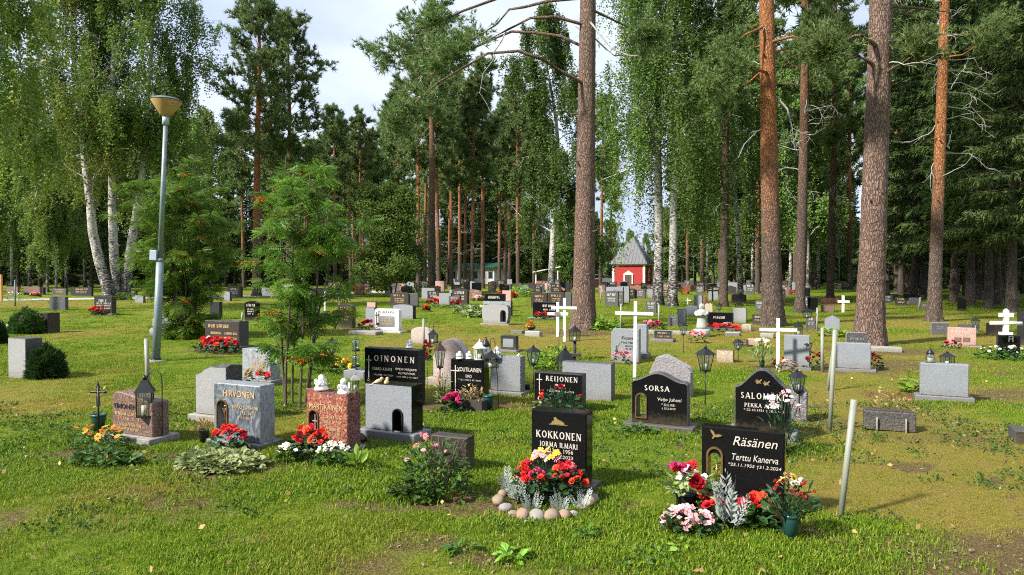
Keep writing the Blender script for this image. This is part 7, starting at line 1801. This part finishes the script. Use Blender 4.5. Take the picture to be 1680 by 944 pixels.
plant('ground_cover', 'low dark green tuft in the lawn right of the grey arched back', 'plant', at(724, 505), .7, .3, .14, 90, 'plant_dark', (), .16, .05, 53)
plant('lilac_weed', 'grey-leaved weeds at the left edge by the drive', 'plant', at(22, 492), .5, .3, .5, 90, 'pale_leaf', (('small', 'petal_white', 12, .09, .6, 1),), .16, .06, 54)
# clipped round shrubs at left
def shrub(px, py, rx, h, label, mat, seed):
    rs = np.random.RandomState(seed); t = thing('round_shrub', label, 'shrub', at(px, py))
    n_ = 2600; u = rs.normal(size=(n_, 3)); u = unit(u); u[:, 2] = np.abs(u[:, 2]) * .98 - .12
    r = rs.uniform(.70, 1.10, (n_, 1)) * (1 + .17 * np.sin(u[:, :1] * 7 + seed) * np.cos(u[:, 1:2] * 6))
    P = u * r * np.array([rx, rx * .9, h]); P[:, 2] = np.maximum(P[:, 2], .02) + .02
    V, F = tufts_at(P, u + np.array([0, 0, .45]), rs, .10, .022, 4, .5)
    b = MB(); b.blob((0, 0, h * .42), (rx * .78, rx * .7, h * .44), 12, 8, .06, random.Random(seed)); b.build('branch_core', MAT['wood_dark'], t)
    o = link('foliage', mesh_np('foliage', V, F, MAT[mat], False, None, rs.beta(2, 2, len(F))), t); o['kind'] = 'stuff'
shrub(76, 620, M_(76, 620, 25), M_(76, 620, 50), 'dark clipped round shrub beside the light grey granite block', 'shrub_dark', 1)
shrub(44, 547, M_(44, 547, 24), M_(44, 547, 38), 'bright green clipped shrub before the narrow dark stone', 'shrub_leaf', 2)
shrub(-6, 566, M_(0, 566, 14), M_(0, 566, 38), 'dark clipped shrub cut by the left edge', 'shrub_dark', 3)
# weeds, twigs and fallen leaves on the near lawn
def weed(px, py, n_, L, label, mat='bright_leaf', seed=0):
    plant('leafy_weed', label, 'weed', at(px, py), .05, .05, .06, n_, mat, (), L, L * .45, seed, upright=.35)
weed(838, 918, 22, .09, 'broad-leaved weed in the bare earth at the bottom', 'bright_leaf', 60)
weed(758, 906, 16, .08, 'small grey-green rosette left of the broad-leaved weed', 'plant_leaf', 61)
weed(1090, 914, 8, .08, 'upright dock leaves in the grass below the wide front stone', 'bright_leaf', 62)
weed(965, 880, 18, .07, 'low weed beside the bare earth before the pebbles', 'plant_leaf', 64)
weed(1120, 560 + 340, 12, .06, 'yellow-flowered weed below the pale pink begonias', 'bright_leaf', 65)
rs = np.random.RandomState(77)
X, Y = scatter_pts(rs, 3.0, 11, 5); P = np.stack([X, Y, ground_z(X, Y) + .035], 1)
V, F = leaves_at(P, rs, .045, .030); V[:, 2] = np.maximum(V[:, 2], .015)
o = link('fallen_leaves', mesh_np('fallen_leaves', V, F, MAT['fallen_leaf'], False, None, rs.rand(len(F)))); tag(o, 'scattered dry leaves on the near lawn', 'leaves', None, 'stuff')
# clover and small broad-leaved plants in the turf
X, Y = scatter_pts(rs, 2.9, 9, 130); bb, dd = masks(X, Y); kp = (fbm(X, Y, .8, 55, 3) > .52) & (bb < .5); X, Y = X[kp], Y[kp]
P = np.stack([X, Y, ground_z(X, Y) + .03], 1); P = np.repeat(P, 4, 0) + rs.normal(0, .018, (len(P) * 4, 3)) * np.array([1, 1, .4])
V, F = leaves_at(P, rs, .026, .022, 0); o = link('clover', mesh_np('clover', V, F, MAT['plant_leaf'], False, None, rs.rand(len(F)))); tag(o, 'low clover and weeds mixed through the near turf', 'ground cover', None, 'stuff')
tw = MB(); rr = random.Random(15)
for i in range(230):
    if i < 130: q = Vector((rr.uniform(-.75, .75), 0, 0)); yy = rr.uniform(3, 10); q = Vector((q.x * yy, yy, 0))
    else: bp = at(*rr.choice([(957, 545), (1426, 570), (1268, 540), (1532, 530)])); q = bp + Vector((rr.gauss(0, 1.3), rr.gauss(-.3, 1.1), 0))
    a = rr.uniform(0, 6.28); L_ = rr.uniform(.05, .16) * (1 if i < 130 else 2.2); d_ = Vector((math.cos(a), math.sin(a), 0)); n_ = Vector((-d_.y, d_.x, 0)) * rr.uniform(-.02, .02)
    tw.tube([q + Vector((0, 0, .022)), q + d_ * L_ * .5 + n_ + Vector((0, 0, .035)), q + d_ * L_ + Vector((0, 0, .018))], [.003, .003, .0015], 4, False)
o = tw.build('fallen_twigs', MAT['twig'], None); tag(o, 'fallen twigs lying in the lawn', 'twigs', None, 'stuff')
bx = MB(); rr = random.Random(5)
for i in range(260):
    px, py_, rr_ = rr.choice([(930, 915, .5), (1240, 878, .45), (1640, 918, .6), (235, 812, .5), (800, 915, .3), (1480, 905, .4), (985, 900, .3), (700, 888, .3)]); q = at(px, py_) + Vector((rr.gauss(0, rr_ * .7), rr.gauss(0, rr_ * .35), 0)); s = rr.uniform(.004, .013)
    bx.box((q.x, q.y, s * .4), (s * rr.uniform(.8, 2.4), s, s * .7), rr.uniform(0, 3))
o = bx.build('bark_chips', MAT['chips'], None); tag(o, 'bark chips and grit on the bare earth', 'chips', None, 'stuff')

# ------------------------------------------------------------------ fit every inscription to its measured width and height
bpy.context.view_layer.update()
for o, w, cap in TEXTS:
    d = o.dimensions
    if d.x > 1e-6: o.scale = (w / d.x, cap / max(d.y, 1e-6), 1)
DG = bpy.context.evaluated_depsgraph_get()
for o, w, cap in TEXTS:
    me = bpy.data.meshes.new_from_object(o.evaluated_get(DG)); me.name = 'inscription'
    q = bpy.data.objects.new('inscription', me); COL.objects.link(q); q.parent = o.parent
    q.location, q.rotation_euler, q.scale = o.location.copy(), o.rotation_euler.copy(), o.scale.copy()
    if not me.materials: me.materials.append(o.data.materials[0])
for o, w, cap in TEXTS:
    bpy.data.objects.remove(o)
